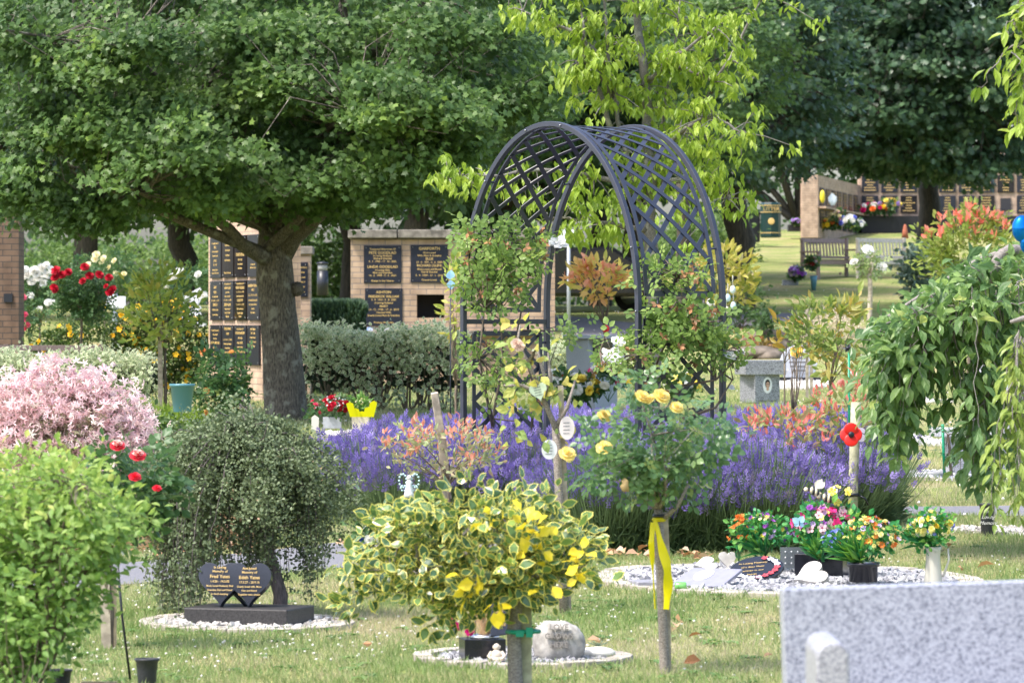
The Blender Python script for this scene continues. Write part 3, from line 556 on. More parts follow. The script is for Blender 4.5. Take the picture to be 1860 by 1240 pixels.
# far belt of bright shrubs and hedge at the back (things one can see between trunks)
def bush(name,label,cat,px,D,w,h,ncl,per,tm,size,lm,cr=.16,depth=None,group=None,stems=6,up=.6,out=.6,droop=.1,flat=.8,rnd=.7,z0=.12,vs=.45,stemr=.012,bm=None,vmap=None,base=None,shell=.55):
    b=base if base is not None else G(px,D); root=thing(name,label,cat,b,group); C=clumps_in((b[0],b[1],b[2]+h*.5),(w/2,(depth or w)/2,h*.52),ncl,shell,b[2]+z0*h)
    t=MB(); cen_=(b[0],b[1],b[2]-.1*h); q=np.array(b)
    branches(t,(q[0],q[1],q[2]-.02),C,stems,stemr,.1,.4); t.build('stems',bm or M_TWIG,root)
    m=MB(); foliage(m,tm,C,cr,per,size,flat,up,out,droop,cen_,rnd,vs,vmap=vmap); m.build('foliage',lm,root); return root,C
M_TWIG=bark('twig',(.09,.07,.05),(.2,.16,.12),scale=60,bump=.2)
for px,D,w,h,lb in ((600,100,3.4,1.7,'bright green rounded shrub behind the bollard light'),(470,112,3.6,2.0,'bright shrub far behind the brick column'),(60,118,5,1.7,'pale bright shrub beyond the white roses'),(250,120,4.5,1.9,'pale bright shrub beyond the yellow roses'),(1150,112,3.2,1.7,'green shrub behind the cherry trunk'),(1270,118,3,1.8,'green shrub between the cherry and the thick trunk')):
    bush('background_shrub',lb,'shrub',px,D,w,h,60,70,LEAF,.14,BGB,cr=.5,group='bright shrubs beyond the gardens')
# hedge line far behind, closes the horizon
def hedge_far(px0,px1,D,h,lb):
    b=G((px0+px1)/2,D); root=thing('boundary_hedge',lb,'hedge',b); n=int((px1-px0)/F*D*5); C=[]
    for i in range(n):
        x=X(px0+(px1-px0)*R.random(),D); y=D+R.random()*1.5-.7; C.append((x,y,float(gz(x,y))+h*R.random()))
    m=MB(); foliage(m,LEAF,C,.7,55,.26,.8,.5,.4,.1,None,.8); m.build('foliage',BGL,root)
hedge_far(-200,1330,128,1.75,'tall dark boundary hedge far behind the trees')
hedge_far(1300,2050,165,6.5,'tall dark boundary hedge above the far memorial wall')
# pale green cherry behind the arch
CL=leafmat('cherry_pale',[(.15,.24,.03),(.25,.36,.045),(.38,.47,.08)],.45,.4,trgain=1.35)
CB=bark('cherry_bark',(.10,.09,.08),(.26,.24,.22),scale=40,stretch=.25,lichen=(.33,.32,.27),bump=.4)
def cherry():
    D=38.5; b=G(1186,D); root=thing('pale_cherry','young cherry with drooping pale lime leaves and grey trunk behind the arch','tree',b); t=MB(); Pn=lambda a,b_,d=0: np.array(P(a,b_,D+d))
    paths=[[(1186,840,0),(1185,500,0),(1178,300,0),(1172,150,0),(1160,40,0),(1150,-60,0)],[(1180,420,0),(1140,300,-.1),(1108,120,-.2),(1095,-20,-.2),(1085,-90,-.2)],[(1183,430,0),(1200,250,.2),(1222,120,.3),(1235,0,.3)],
     [(1110,240,-.15),(1080,150,-.3),(1062,60,-.3),(1050,-30,-.3)],[(1178,300,0),(1250,230,-.3),(1300,210,-.5),(1345,240,-.6)],[(1172,150,0),(1240,90,-.3),(1300,50,-.4)],[(1180,420,0),(1090,400,-.3),(1010,395,-.4)],
     [(1150,340,-.1),(1020,310,-.4),(900,315,-.6),(815,325,-.8)],[(1108,120,-.2),(1040,55,-.3),(950,20,-.4)],[(1200,330,0),(1270,330,-.3),(1320,360,-.4)],[(1222,120,.3),(1300,150,.2),(1390,-10,.2)],[(1130,200,0),(1070,120,-.4),(1045,110,-.4)]]
    tips=[]
    for i,pt in enumerate(paths):
        q=np.array([Pn(*z) for z in pt]); tt=np.linspace(0,len(q)-1,len(q)*3); q=np.stack([np.interp(tt,range(len(q)),q[:,k]) for k in range(3)],1)
        q[1:-1]+=R.normal(size=(len(q)-2,3))*.012
        r0,r1=((.075,.025) if i==0 else (.028,.008)); t.tube(q,np.linspace(r0,r1,len(q)),8 if i==0 else 6,wob=.04)
        for z in q[(9 if i==0 else 2):]: tips.append(z)
        tips.append(q[-1])
    tips=np.array(tips); C=[]
    for z in tips:
        for k in range(3): C.append(z+R.normal(size=3)*np.array([.16,.2,.1]))
    for reg in ((1210,250,100,130,26),(1150,150,80,150,12),(1270,120,80,110,16),(1180,340,120,90,22),(1080,370,60,60,8),(1120,60,80,60,6),(1290,300,40,60,8)):
        for k in range(reg[4]): C.append(Pn(reg[0]+reg[2]*R.normal()*.55,reg[1]+reg[3]*R.normal()*.55,R.normal()*.4))
    C=np.array([c_ for c_ in C if not(930+F*c_[0]/c_[1]<1010 and 60<HZ-F*(c_[2]-EYE)/c_[1]<270)])
    for c_ in C:
        j=np.argmin(((tips-c_)**2).sum(1)); t.tube([tips[j],(tips[j]+c_)/2+[0,0,.02],c_],[.007,.005,.003],4,cap=False)
    t.build('trunk',CB,root)
    m=MB(); n=len(C)*11; idx=np.repeat(np.arange(len(C)),11); az=R.random(n)*6.28; dr=.25+.9*R.random(n)
    d=unit(np.stack([np.cos(az),np.sin(az),-dr*1.6],-1)); nr=unit(np.stack([np.cos(az),np.sin(az),.7+0*az],-1)+.3*R.normal(size=(n,3)))
    pos=C[idx]+R.normal(size=(n,3))*np.array([.05,.05,.03]); v=np.clip(.5*R.random(len(C))[idx]+.5*R.random(n),0,1)
    m.inst(leafT(.2,.05,.22),pos,d,nr,.105*(.7+.5*R.random(n)),v); m.build('crown',CL,root)
    return CL
cherry()
# ---------------------------------------------------------------- garden arch
TH=math.radians(50); AU=np.array([math.cos(TH),-math.sin(TH),0]); AV=np.array([math.sin(TH),math.cos(TH),0])
A0=np.array([(842-930)/F*27.3,27.3,0]); AW=1.68; AD=.70; AZ0=.12; SPR=1.50; TOPZ=2.64; AH=AW/2; AB=TOPZ-SPR
BEDS.append((.5,27.2,1.4,1.2))
def hoop(s,inset=0.,nrm=False):
    # s in [0,1]: left foot -> over -> right foot ; returns local (a,z) along AU and up
    L1=SPR-AZ0; arc=math.pi*(3*(AH+AB)-math.sqrt((3*AH+AB)*(AH+3*AB)))/2; tot=2*L1+arc; d=s*tot
    if d<L1: return (inset,AZ0+d)
    if d>L1+arc: return (AW-inset,SPR-(d-L1-arc))
    t=math.pi*(d-L1)/arc; 
    return (AH-(AH-inset)*math.cos(t),SPR+(AB-inset)*math.sin(t))
def ap(a,w,z): return A0+AU*a+AV*w+np.array([0,0,z])
arch=thing('garden_arch','tall dark blue metal lattice garden arch with climbing roses, standing in the lavender','arch',ap(AW/2,AD/2,.15))
for w in (0,AD):
    m=MB(); m.tube([ap(*(lambda q:(q[0],w,q[1]))(hoop(s))) for s in np.linspace(0,1,90)],.0165,4,square=True,ref=AV); m.build('hoop',M_ARCH,arch,bevel=.003)
L1=SPR-AZ0; ARC=math.pi*(3*(AH+AB)-math.sqrt((3*AH+AB)*(AH+3*AB)))/2; TOT=2*L1+ARC
def surf(dist,w,off=.02):
    s=dist/TOT; a,z=hoop(s,.0); a2,z2=hoop(min(1,s+.002)); a1,z1=hoop(max(0,s-.002)); t=np.array([a2-a1,z2-z1]); t/=max(1e-9,np.hypot(*t)); n=np.array([t[1],-t[0]])  # inward? left side up: t=(0,1)-> n=(1,0) inward
    return ap(a+n[0]*off,w,z+n[1]*off), AU*t[0]+np.array([0,0,t[1]]), AU*n[0]+np.array([0,0,n[1]])
def bar(mb,p,q,wd=.03,th=.005,off=.02,n=None):
    # flat bar following the curved surface between (dist,w) points
    p=np.array(p,float); q=np.array(q,float); k=n or max(2,int(abs(q[0]-p[0])/.05)+2); dl=q-p; dl/=np.hypot(*dl); pr=np.array([-dl[1],dl[0]])*wd/2; V=[]
    for s in np.linspace(0,1,k):
        c_=p+(q-p)*s
        for sg,o in ((-1,0),(1,0),(1,th),(-1,th)):
            V.append(surf(c_[0]+pr[0]*sg,c_[1]+pr[1]*sg,off+o)[0])
    f=[[i*4+j,i*4+(j+1)%4,(i+1)*4+(j+1)%4,(i+1)*4+j] for i in range(k-1) for j in range(4)]+[[0,1,2,3],[4*k-1,4*k-2,4*k-3,4*k-4]]
    mb.add(V,f)
def lattice(mb,d0,d1,w0,w1,pitch,off=.004,nw=3):
    W=w1-w0; pitch=(d1-d0)/max(1,round((d1-d0)/pitch)); ADV=nw*pitch; kk=W/ADV
    for sgn,o in ((1,off),(-1,off+.006)):
        c_=d0-W
        c_=d0-nw*pitch
        while c_<d1:
            # dist = c + (w-w0) or c + (w1-w)
            a=max(d0,c_+.0); b_=min(d1,c_+ADV)
            if b_-a>.02:
                wa=(a-c_)*kk ; wb=(b_-c_)*kk
                if sgn<0: wa,wb=W-wa,W-wb
                bar(mb,(a,w0+wa),(b_,w0+wb),off=o)
            c_+=pitch
zL=EYE+.0; zLc=EYE-(584-HZ)/284; zRc=EYE-(561-HZ)/295
dL=zLc-AZ0; dR=TOT-(zRc-AZ0)
w0,w1=.07,AD-.07
m=MB(); a_,b_=dL+.075,dR-.085
for w in (w0,w1): bar(m,(a_,w),(b_,w),.028,.008,.0,n=90)
bar(m,(a_,w0),(a_,w1),.03,.008,.016); bar(m,(b_,w0),(b_,w1),.03,.008,.016); lattice(m,a_,b_,w0,w1,.172); m.build('upper_lattice',M_ARCH,arch)
for side,(x0,x1) in enumerate(((.12,dL-.075),(dR+.06,TOT-.12))):
    m=MB()
    for w in (w0,w1): bar(m,(x0,w),(x1,w),.026,.008,.016,n=20)
    for d_ in (x0,x1): bar(m,(d_,w0),(d_,w1),.03,.008,.016)
    lattice(m,x0,x1,w0,w1,.24 if side else .2,nw=2); m.build('side_panel',M_ARCH,arch)
for dd,z in ((dL,zLc),(dR,zRc)):
    a=0 if dd<TOT/2 else AW
    m=MB(); m.tube([ap(a,.02,z),ap(a,AD-.02,z)],.015,4,square=True); 
    for w in (.16,AD-.16): m.tube([ap(a,w,z-.07),ap(a,w,z+.07)],.009,6)
    m.build('crossbar',M_ARCH,arch)
m=MB(); m2=MB()
for dd in (.5,1.15,1.75,2.15,2.7,3.1,TOT-1.7,TOT-1.35,TOT-1.0,TOT-.5):
    for w,wi in ((0,w0),(AD,w1)):
        pa=surf(dd,w,.0)[0]; pb=surf(dd,wi,.014)[0]; m.tube([pa,pb],.007,5)
        nn=surf(dd,w)[2]; out=-AV if w==0 else AV; m2.blob(pa+out*.02,.007,6,4); m2.blob(surf(dd,wi,.008)[0],.006,6,4)
m.build('spacer_bracket',M_ARCH,arch); m2.build('bolt_head',plain('steel_bolt',(.35,.36,.38),.3,metal=1),arch)
# climbing roses on each side
RCL=leafmat('climber_leaf',[(.11,.19,.05),(.18,.28,.07),(.28,.38,.09),(.42,.45,.11)],.45,.45,pos=[0,.5,.9,1])
WPET=leafmat('white_petal',[(.75,.73,.68),(.82,.82,.8)],.3,.6)
HIP=leafmat('spent_bloom',[(.30,.14,.06),(.42,.22,.1),(.2,.12,.07)],.1,.8)
def climber(label,regs,stems,whites,hips):
    root=thing('climbing_rose',label,'climbing rose',stems[0][0]); C=[]
    for (px,py,rx,ry,n,D) in regs:
        for k in range(n):
            th=6.28*R.random(); r=1.2*R.random()**.75; C.append(np.array(P(px+rx*r*math.cos(th),py+ry*r*math.sin(th),D+R.normal()*.14)))
    C=np.array(C); t=MB()
    for s in stems: t.tube(s,np.linspace(.012,.004,len(s)),6,wob=.05)
    sp=np.concatenate([np.array([tuple(x) for x in s],float)[1:] for s in stems])
    for c_ in C:
        j=np.argmin(((sp-c_)**2).sum(1)); t.tube([sp[j],(sp[j]+c_)/2+R.normal(size=3)*.05,c_],[.006,.004,.002],4,cap=False)
    t.build('stem',M_TWIG,root)
    m=MB(); foliage(m,ROSELF,C,.1,5,.115,.8,.35,.5,.15,None,.8,.55); 
    m.build('foliage',RCL,root)
    for i,(px,py,D,sz) in enumerate(whites):
        w=MB(); inst_fl(w,DAISY,[P(px,py,D)],(.3,-.6,.9),sz,[.8]); inst_fl(w,DAISY,[P(px,py,D)+Vector((0,0,.006))],(-.2,-.8,.8),sz*.8,[.5]); w.build('bloom',[WPET],root)
    h=MB(); hp=C[R.choice(len(C),hips)]+np.array([0,-.12,.02])+R.normal(size=(hips,3))*.05; h.inst(TINY,np.repeat(hp,6,0),rand_dir(hips*6),rand_dir(hips*6),.04); h.build('spent_blooms',HIP,root)
    return root
Pv=lambda a,b,D: P(a,b,D)
climber('climbing rose on the left arch leg, thickest in the lattice above the crossbar',[(905,475,56,56,48,27.15),(890,520,38,34,11,27.1),(960,450,30,30,16,27.4),(850,430,14,24,6,27),(900,650,45,60,9,27.2),(935,710,30,40,4,27.1),(870,640,25,50,5,27),(1012,600,10,20,4,27.8),(975,690,14,30,2,27.4)],
 [[Pv(900,900,27.4),Pv(895,760,27.4),Pv(915,650,27.4),Pv(905,540,27.3),Pv(920,450,27.3)],[Pv(960,900,27.5),Pv(970,700,27.5),Pv(940,600,27.4),Pv(960,500,27.4)],[Pv(900,800,27.3),Pv(870,650,27.2),Pv(880,560,27.1)]],[(1012,443,27.5,.15)],26)
climber('climbing rose on the right side of the arch with brown spent blooms and arching stems',[(1240,598,70,36,40,26.1),(1200,565,36,34,15,26.1),(1235,505,30,18,10,26.15),(1185,495,18,24,5,26.1),(1170,625,30,30,11,26),(1285,630,30,30,13,26.2),(1332,650,20,24,3,26.3),(1112,648,22,20,5,25.9),(1180,690,20,20,2,26.1)],
 [[Pv(1215,900,26.3),Pv(1200,760,26.3),Pv(1180,690,26.2),Pv(1210,620,26.2),Pv(1240,560,26.2),Pv(1235,500,26.2)],[Pv(1200,760,26.3),Pv(1240,700,26.2),Pv(1300,690,26.2),Pv(1350,640,26.3)],[Pv(1180,690,26.2),Pv(1130,660,26),Pv(1090,640,25.9)],[Pv(1240,760,26.3),Pv(1300,740,26.2),Pv(1330,690,26.3)]],[(1112,650,25.9,.17),(1122,622,25.9,.1),(1326,648,26.2,.09),(1345,640,26.3,.06),(1328,705,26.3,.05)],34)
# ---------------------------------------------------------------- lavender
LS=leafmat('lavender_stem',[(.08,.13,.06),(.13,.2,.085),(.21,.28,.13)],.4,.6)
LF=leafmat('lavender_flower',[(.24,.21,.26),(.16,.12,.36),(.27,.21,.52),(.43,.36,.68)],.3,.7,pos=[0,.25,.7,1])
_tn=(TINY[0]*np.array([.62,1,1]),TINY[1],TINY[2])
LFT=comp(_tn,[(0,.02,-.9,.5,.08),(0,.02,.9,.5,.08),(0,.3,-.8,.48,-.06),(0,.3,.8,.48,-.06),(0,.55,-.7,.42,.05),(0,.55,.7,.42,.05),(0,.75,0,.3,0)])
def lavender(name,spots,stems,leaves,h0,root=None,hscale=None,flow=.9):
    st=MB(); fl=MB(); pos=[];d=[];L=[];PV=[]; 
    for (x,y,w) in spots:
        n=int(stems*(w/.4)**1.5); th=R.random(n)*6.28; r=np.sqrt(R.random(n)); lean=.75*r**1.5
        b=np.stack([x+w*.45*r*np.cos(th),y+w*.45*r*np.sin(th),gz(x,y)+0*r],-1)
        dd=unit(np.stack([np.cos(th)*lean,np.sin(th)*lean,1+0*r],-1)+R.normal(size=(n,3))*.09)
        pos.append(b);d.append(dd);L.append(h0*(.85+.28*R.random())*(.66+.42*R.random(n))*(1-.22*r));PV.append(np.full(n,R.random()))
    pos=np.concatenate(pos);d=np.concatenate(d);L=np.concatenate(L); n=len(L)
    side=rand_dir(n); THIN=T([(-.0045,0,0),(.0045,0,0),(.004,1,0),(-.004,1,0)],[[0,1,2,3]])
    st.inst(THIN,pos,d,side,L,np.clip(.3+.4*R.random(n),0,1)); tip=pos+d*L[:,None]
    ok=R.random(n)<flow; k=ok.sum(); sv=np.clip(.6*R.random(k)+.4*np.concatenate(PV)[ok]-.25*(R.random(k)<.14),0,1)
    for rep in range(2): fl.inst(LFT,tip[ok]-d[ok]*.02,d[ok]+.1*R.normal(size=(k,3)),rand_dir(k),.052*(.7+.6*R.random(k)),sv)
    # leafy base
    n2=leaves*len(spots); si=R.integers(0,len(spots),n2); sp=np.array(spots); th=R.random(n2)*6.28; r=np.sqrt(R.random(n2))
    w=sp[si,2]; x=sp[si,0]+w*.85*r*np.cos(th)*.75; y=sp[si,1]+w*.85*r*np.sin(th)*.75; g=gz(x,y); z=g+h0*.6*R.random(n2)*(1-.55*r**2)
    dd=unit(np.stack([np.cos(th)*r*.9,np.sin(th)*r*.9,.7+0*r],-1)+.45*R.normal(size=(n2,3)))
    st.inst(BLADE,np.stack([x,y,z],-1),dd,rand_dir(n2),.1*(.6+.7*R.random(n2)),.1+.7*R.random(n2))
    return st,fl
spots=[]; tries=0
def lavmask(px,py_,D):
    if D<24.6 and px<1050: return False
    return True
while len(spots)<175 and tries<9000:
    tries+=1; D=23.9+10.5*R.random(); px=R.uniform(625,1560)
    fr=np.interp(px,[560,640,760,1050,1075,1400,1430,1600,1640],[27.6,26.4,25.9,25.6,24.1,24.1,25.3,26.2,28])
    bk=np.interp(px,[560,640,760,1000,1165,1180,1320,1340,1600,1640],[28.6,29,30.6,33.6,33.6,29.5,29.5,32.5,33,30])
    x=X(px,D)
    if D<fr or D>bk: continue
    if abs(px-1240)<55 and D>28.5: continue
    if on_path(np.array([x]),np.array([D]),.7)[0]: continue
    if any((x-a)**2+((D-b))**2<.2**2 for a,b,_ in spots): continue
    spots.append((x,D,.36+.14*R.random()))
near=[s for s in spots if s[1]<25.6]; far=[s for s in spots if s[1]>=25.6]
# guarantee the front row
for px in np.linspace(1090,1390,13): near.append((X(px,24.0+.25*R.random()),24.05+.3*R.random(),.42))
for i,(ss,lab) in enumerate(((near,430),(far,400))):
    st,fl=lavender('lavender',ss,lab,1000 if i==0 else 650,.50 if i else .60,flow=.36 if i==0 else .7)
    o=st.build('lavender_foliage',LS,loc=(0,25,0)); tag(o,kind='stuff'); o=fl.build('lavender_spikes',LF,loc=(0,25,0)); tag(o,kind='stuff')
BEDS.append((X(1240,24.3),24.5,.62,.5))
lr=thing('lavender_bush','old lavender bush with bare brown woody stems beside the stake and poppy','lavender bush',G(1500,25.6))
st,fl=lavender('x',[(X(1562,25.6),25.9,.36),(X(1586,26),26.2,.26),(X(1470,25.8),25.9,.3)],420,2600,.62,flow=.2); st.build('foliage',LS,lr); fl.build('flower_spikes',LF,lr)
w=MB()
for i in range(150):
    px=1445+R.random()*45; b=np.array(G(px+15,25.1)); tp=np.array(P(px-35+70*R.random(),870+20*R.random(),25.1)); w.tube([b,(b+tp)/2+[R.normal()*.02,-.04,0],tp],[.007,.005,.003],4)
w.build('woody_stems',bark('dry_stem',(.10,.065,.05),(.24,.17,.13),scale=60,bump=.1),lr)
# ---------------------------------------------------------------- hedges of variegated leaves
VG=leafmat('variegated_leaf',[(.2,.29,.13),(.3,.39,.2),(.4,.48,.28)],.35,.4,edge=(.84,.84,.62),at=.35,spec=.4)
def hedge(name,label,px0,px1,D0,D1,h,dens,tm,size,lm,n2=3.0,open_=0.,top=None,dep=.5,cat='hedge'):
    b=G((px0+px1)/2,(D0+D1)/2); root=thing(name,label,cat,b); x0,x1=X(px0,D0),X(px1,D1); n=int(abs(x1-x0)*dens); C=[];Nn=[]
    for i in range(n):
        t=R.random(); x=x0+(x1-x0)*t; y=D0+(D1-D0)*t; g=float(gz(x,y)); f=R.random()
        hh=h*(1+.05*math.sin(x*5)+.03*math.sin(x*13))
        if f<.4: C.append((x,y+(R.random()-.5)*dep,g+hh)); Nn.append((0,-.2,1))
        else:
            zz=R.random()
            if zz<open_*.9 and R.random()<.75: continue
            C.append((x,y-dep/2+R.normal()*.05,g+hh*zz)); Nn.append((0,-1,.5))
    C=np.array(C); Nn=np.array(Nn); per=9; idx=np.repeat(np.arange(len(C)),per); k=len(idx)
    pos=C[idx]+R.normal(size=(k,3))*.055; nr=unit(Nn[idx]+.55*R.normal(size=(k,3))); d=unit(R.normal(size=(k,3))+np.array([0,-.5,.1]))
    m=MB(); m.inst(tm,pos,d,nr,size*(.7+.6*R.random(k)),np.clip(.5*R.random(len(C))[idx]+.5*R.random(k),0,1)); m.build('foliage',lm,root)
    t=MB()
    for i in range(int(abs(x1-x0)*9)):
        s_=R.random(); x=x0+(x1-x0)*s_; y=D0+(D1-D0)*s_; g=float(gz(x,y)); q=np.array([x,y,g-.03])
        for k_ in range(3): e=q+np.array([R.normal()*.22,-dep*.3*R.random(),h*(.6+.3*R.random())]); t.tube([q,(q+e)/2+R.normal(size=3)*.04,e],[.016,.011,.006],5,cap=False)
    t.build('stems',M_TWIG,root); 
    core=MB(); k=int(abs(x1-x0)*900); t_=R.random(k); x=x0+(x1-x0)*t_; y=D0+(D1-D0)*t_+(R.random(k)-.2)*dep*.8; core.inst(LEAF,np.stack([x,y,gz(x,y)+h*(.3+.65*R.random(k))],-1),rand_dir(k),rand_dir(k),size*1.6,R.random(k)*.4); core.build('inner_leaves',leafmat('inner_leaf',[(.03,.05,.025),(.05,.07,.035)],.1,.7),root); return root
hedge('variegated_hedge','clipped cream edged variegated hedge between the maple trunk and the arch',548,842,47.5,47.5,.82,330,VAR,.055,VG,open_=.62)
hedge('variegated_hedge','low cream edged variegated hedge at left behind the pink shrub',-60,283,48.5,48.5,.54,330,VARN,.055,VG,open_=.3)
hedge('variegated_hedge','pale variegated hedge behind the grey granite desk stone',985,1128,56,56,.5,300,VARN,.06,VG,open_=.2)
CONI=leafmat('conifer_tip',[(.012,.035,.02),(.025,.06,.03),(.05,.10,.035)],.1,.6)
def conif():
    b=G(605,54); root=thing('conifer_block','dark green conifer clipped to a rounded block in front of the memorial wall','hedge',b); x0,x1=X(548,54),X(664,54); zt=Zp(547,54)
    n=15000; u_=R.random(n); v_=R.random(n); top=R.random(n)<.35
    x=x0+(x1-x0)*u_; z=np.where(top,zt-.02*R.random(n),b.z+(zt-b.z)*v_); y=np.where(top,53.7+.8*R.random(n),53.7+.05*R.normal(size=n))
    e=np.clip((np.abs(u_-.5)-.42)/.08,0,1); z=np.where(top,z-.09*e*e,np.minimum(z,zt-.09*e*e)); y=y+.12*e*(~top)
    d=unit(np.stack([.25*R.normal(size=n),np.where(top,0,-.5)+.25*R.normal(size=n),1+0*x],-1)); m=MB(); m.inst(LANCE,np.stack([x,y,z-.05],-1),d,unit(np.stack([.4*R.normal(size=n),-1+0*x,.2+0*x],-1)),.085*(.6+.6*R.random(n)),np.clip(.5*v_+.5*R.random(n),0,1)); m.build('foliage',CONI,root)
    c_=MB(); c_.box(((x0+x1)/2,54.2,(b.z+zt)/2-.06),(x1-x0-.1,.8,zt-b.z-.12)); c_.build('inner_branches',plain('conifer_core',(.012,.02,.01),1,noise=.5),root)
conif()
# ---------------------------------------------------------------- garden shrubs and small trees, middle distance
G1=leafmat('rose_leaf',[(.035,.085,.035),(.06,.13,.045),(.1,.18,.06),(.22,.25,.06)],.3,.4,pos=[0,.45,.85,1])
REDP=leafmat('red_petal',[(.35,.004,.02),(.55,.01,.035)],.2,.6); PINKP=leafmat('pink_petal',[(.7,.06,.16),(.8,.2,.28)],.25,.6)
YELP=leafmat('yellow_petal',[(.75,.5,.06),(.85,.68,.2)],.25,.6); CRP=leafmat('cream_petal',[(.78,.7,.38),(.85,.8,.6)],.25,.6)
def blooms(root,C,n,tm,size,lm,face=(0,-.8,.6),shift=.1,name='blooms',spread=.5,one=True):
    p=C[R.choice(len(C),n,replace=len(C)<n)]; cc=C.mean(0); o=unit(p-cc); p=p+o*shift+np.array([0,-.06,.03])
    if one:
        for q in p:
            m=MB(); inst_fl(m,tm,[q],np.array(face)+spread*R.normal(size=3),size*(.8+.4*R.random()),[R.random()]); m.build(name,lm,root)
    else:
        m=MB(); inst_fl(m,tm,p,unit(np.array(face)+spread*R.normal(size=(n,3))),size*(.8+.4*R.random(n)),R.random(n)); m.build(name,lm,root)
def front(C): return C[C[:,1]<C[:,1].mean()]
def rose_std(label,px,D,crown,w,stem_top,ncl,fl,n,size,bloomz=None,per=9,lsz=.11,base=None,stemr=.016,lean=0,blpos=None,cat='rose tree'):
    cy=crown[1]; b=G(px,D); ctr=(X(crown[0],D),D,Zp(cy,D)); rt,C=std_tree('standard_rose',label,cat,b,Zp(stem_top,D),(lean,0),ctr,(w/2,w*.4,crown[2]/F*D),ncl,per,.09,ROSELF,lsz,G1,M_TWIG,tr=stemr,nl=7,rnd=.8,up=.4,flat=.9)
    if blpos:
        for (a,b_,s_) in blpos:
            m=MB(); inst_fl(m,ROSE,[P(a,b_,D-w*.38)],(R.normal()*.4,-.8,.6),s_*.85,[R.random()]); m.build('bloom',fl,rt)
    elif n: blooms(rt,front(C),n,ROSE,size,fl,name='bloom')
    return rt
rose_std('standard rose with deep red blooms on a thin pale stem at left',148,49,(150,535,46),.75,570,90,REDP,0,.12,blpos=[(102,492,.14),(112,500,.13),(100,505,.12),(124,495,.12),(154,486,.13),(163,502,.13),(180,500,.13),(198,505,.12),(151,511,.11),(125,496,.1),(98,523,.12),(101,528,.1),(205,527,.14),(199,532,.12),(193,520,.08)])
rose_std('bushy standard rose smothered in white blooms beside the brown brick pier',72,58,(68,530,50),.85,595,80,WPET,0,.13,blpos=[(50,500,.17),(62,492,.17),(75,488,.17),(85,500,.16),(70,505,.17),(58,512,.16),(45,490,.14),(92,490,.14),(80,515,.15),(66,498,.16),(55,537,.13),(88,550,.14),(95,550,.12),(72,562,.12),(40,505,.13),(84,482,.13),(122,530,.1),(126,542,.1)])
rose_std('standard rose with white blooms on a dark leaning stem behind the bench back',57,62,(52,520,40),.7,590,50,WPET,9,.14,lean=-.04)
rose_std('standard rose with hot pink blooms half hidden by the brown brick pier',30,56,(30,570,60),.6,640,40,PINKP,0,.1,blpos=[(42,540,.12),(38,548,.1),(44,572,.12),(42,582,.1),(50,590,.1),(46,597,.1)])
rose_std('standard rose with cream yellow blooms behind the red rose tree',190,70,(192,490,38),1.0,560,60,CRP,0,.14,blpos=[(175,463,.16),(172,472,.15),(188,470,.15),(160,482,.15),(185,476,.13),(208,474,.12),(210,497,.12),(225,498,.12),(150,490,.12),(198,486,.12)])
rose_std('standard rose with pink and white blooms left of the tall brick column',345,64,(345,520,40),.6,590,40,WPET,6,.13)
# yellow flowering hypericum
HY=leafmat('hypericum_leaf',[(.03,.06,.015),(.055,.1,.02),(.10,.16,.03)],.3,.5)
YF=leafmat('hypericum_petal',[(.80,.42,.01),(.86,.55,.02)],.2,.6)
for px,w,h,lb,n in ((170,1.5,.72,'dark leaved bush dotted with small orange yellow flowers behind the bench back',90),(305,1.0,.85,'dark leaved bush with yellow flowers left of the tall brick column',50)):
    rt,C=bush('hypericum_bush',lb,'bush',px,53,w,h*1.35,150,40,LEAF,.05,HY,cr=.18,depth=.7); blooms(rt,front(C),n,DAISY,.075,YF,one=False,shift=.07,face=(0,-1,.4),name='flowers')
# red-tipped photinias
def photinia(name,label,px,D,path,cen,rad,ncl,cols,size=.085,per=9,tr=.018,nl=9,stake=None,tips=None,cr=.07,tm=None,C=None,tipn=0,tipc=None,droop=-.5,rnd=.65,cat='small tree',tipsz=None,shell=.35):
    b=G(px,D); ctr=(X(cen[0],D),D,Zp(cen[1],D)); rr=(rad[0]/F*D,rad[0]/F*D*.7,rad[1]/F*D)
    rt,C=std_tree(name,label,cat,b,Zp(path,D),(0,0),ctr,rr,ncl,per,cr,tm or leafT(.2,.05,.1),size,leafmat(name+'_leaf_%d'%px,cols,.4,.4),M_TWIG,tr=tr,nl=nl,stake=stake,rnd=rnd,up=.3,droop=droop,out=.8,shell=shell,C=C)
    if tipn:
        top=C[np.argsort(-(C[:,2]+.3*np.abs(C[:,0]-C[:,0].mean())+.15*R.normal(size=len(C))))[:tipn]]; m=MB(); k=len(top)*5; p=np.repeat(top,5,0)+R.normal(size=(k,3))*.02+np.array([0,-.03,.02]); m.inst(leafT(.2,.06,.1),p,unit(R.normal(size=(k,3))*.55+np.array([0,0,1.])),rand_dir(k),(tipsz or size*.8)*(.7+.5*R.random(k))); m.build('red_shoots',leafmat(name+'_tip_%d'%px,tipc,.45,.4),rt)
    return rt,C
YG=[(.16,.25,.06),(.28,.37,.08),(.42,.45,.1),(.48,.34,.12)]
photinia('young_tree','young tree with yellow green upright leaves, staked, left of the brick column',300,46,640,(290,555),(68,85),58,YG,.11,stake=(-.05,1.0,.05),per=8,cr=.1)
photinia('photinia_tree','small orange and pink tipped tree with a poppy on its stem',1098,47,590,(1088,505),(62,40),34,[(.28,.34,.08),(.5,.45,.1),(.62,.38,.13),(.66,.32,.2)],.125,per=7,cr=.1,tipn=22,tipc=[(.6,.22,.12),(.7,.36,.26)])
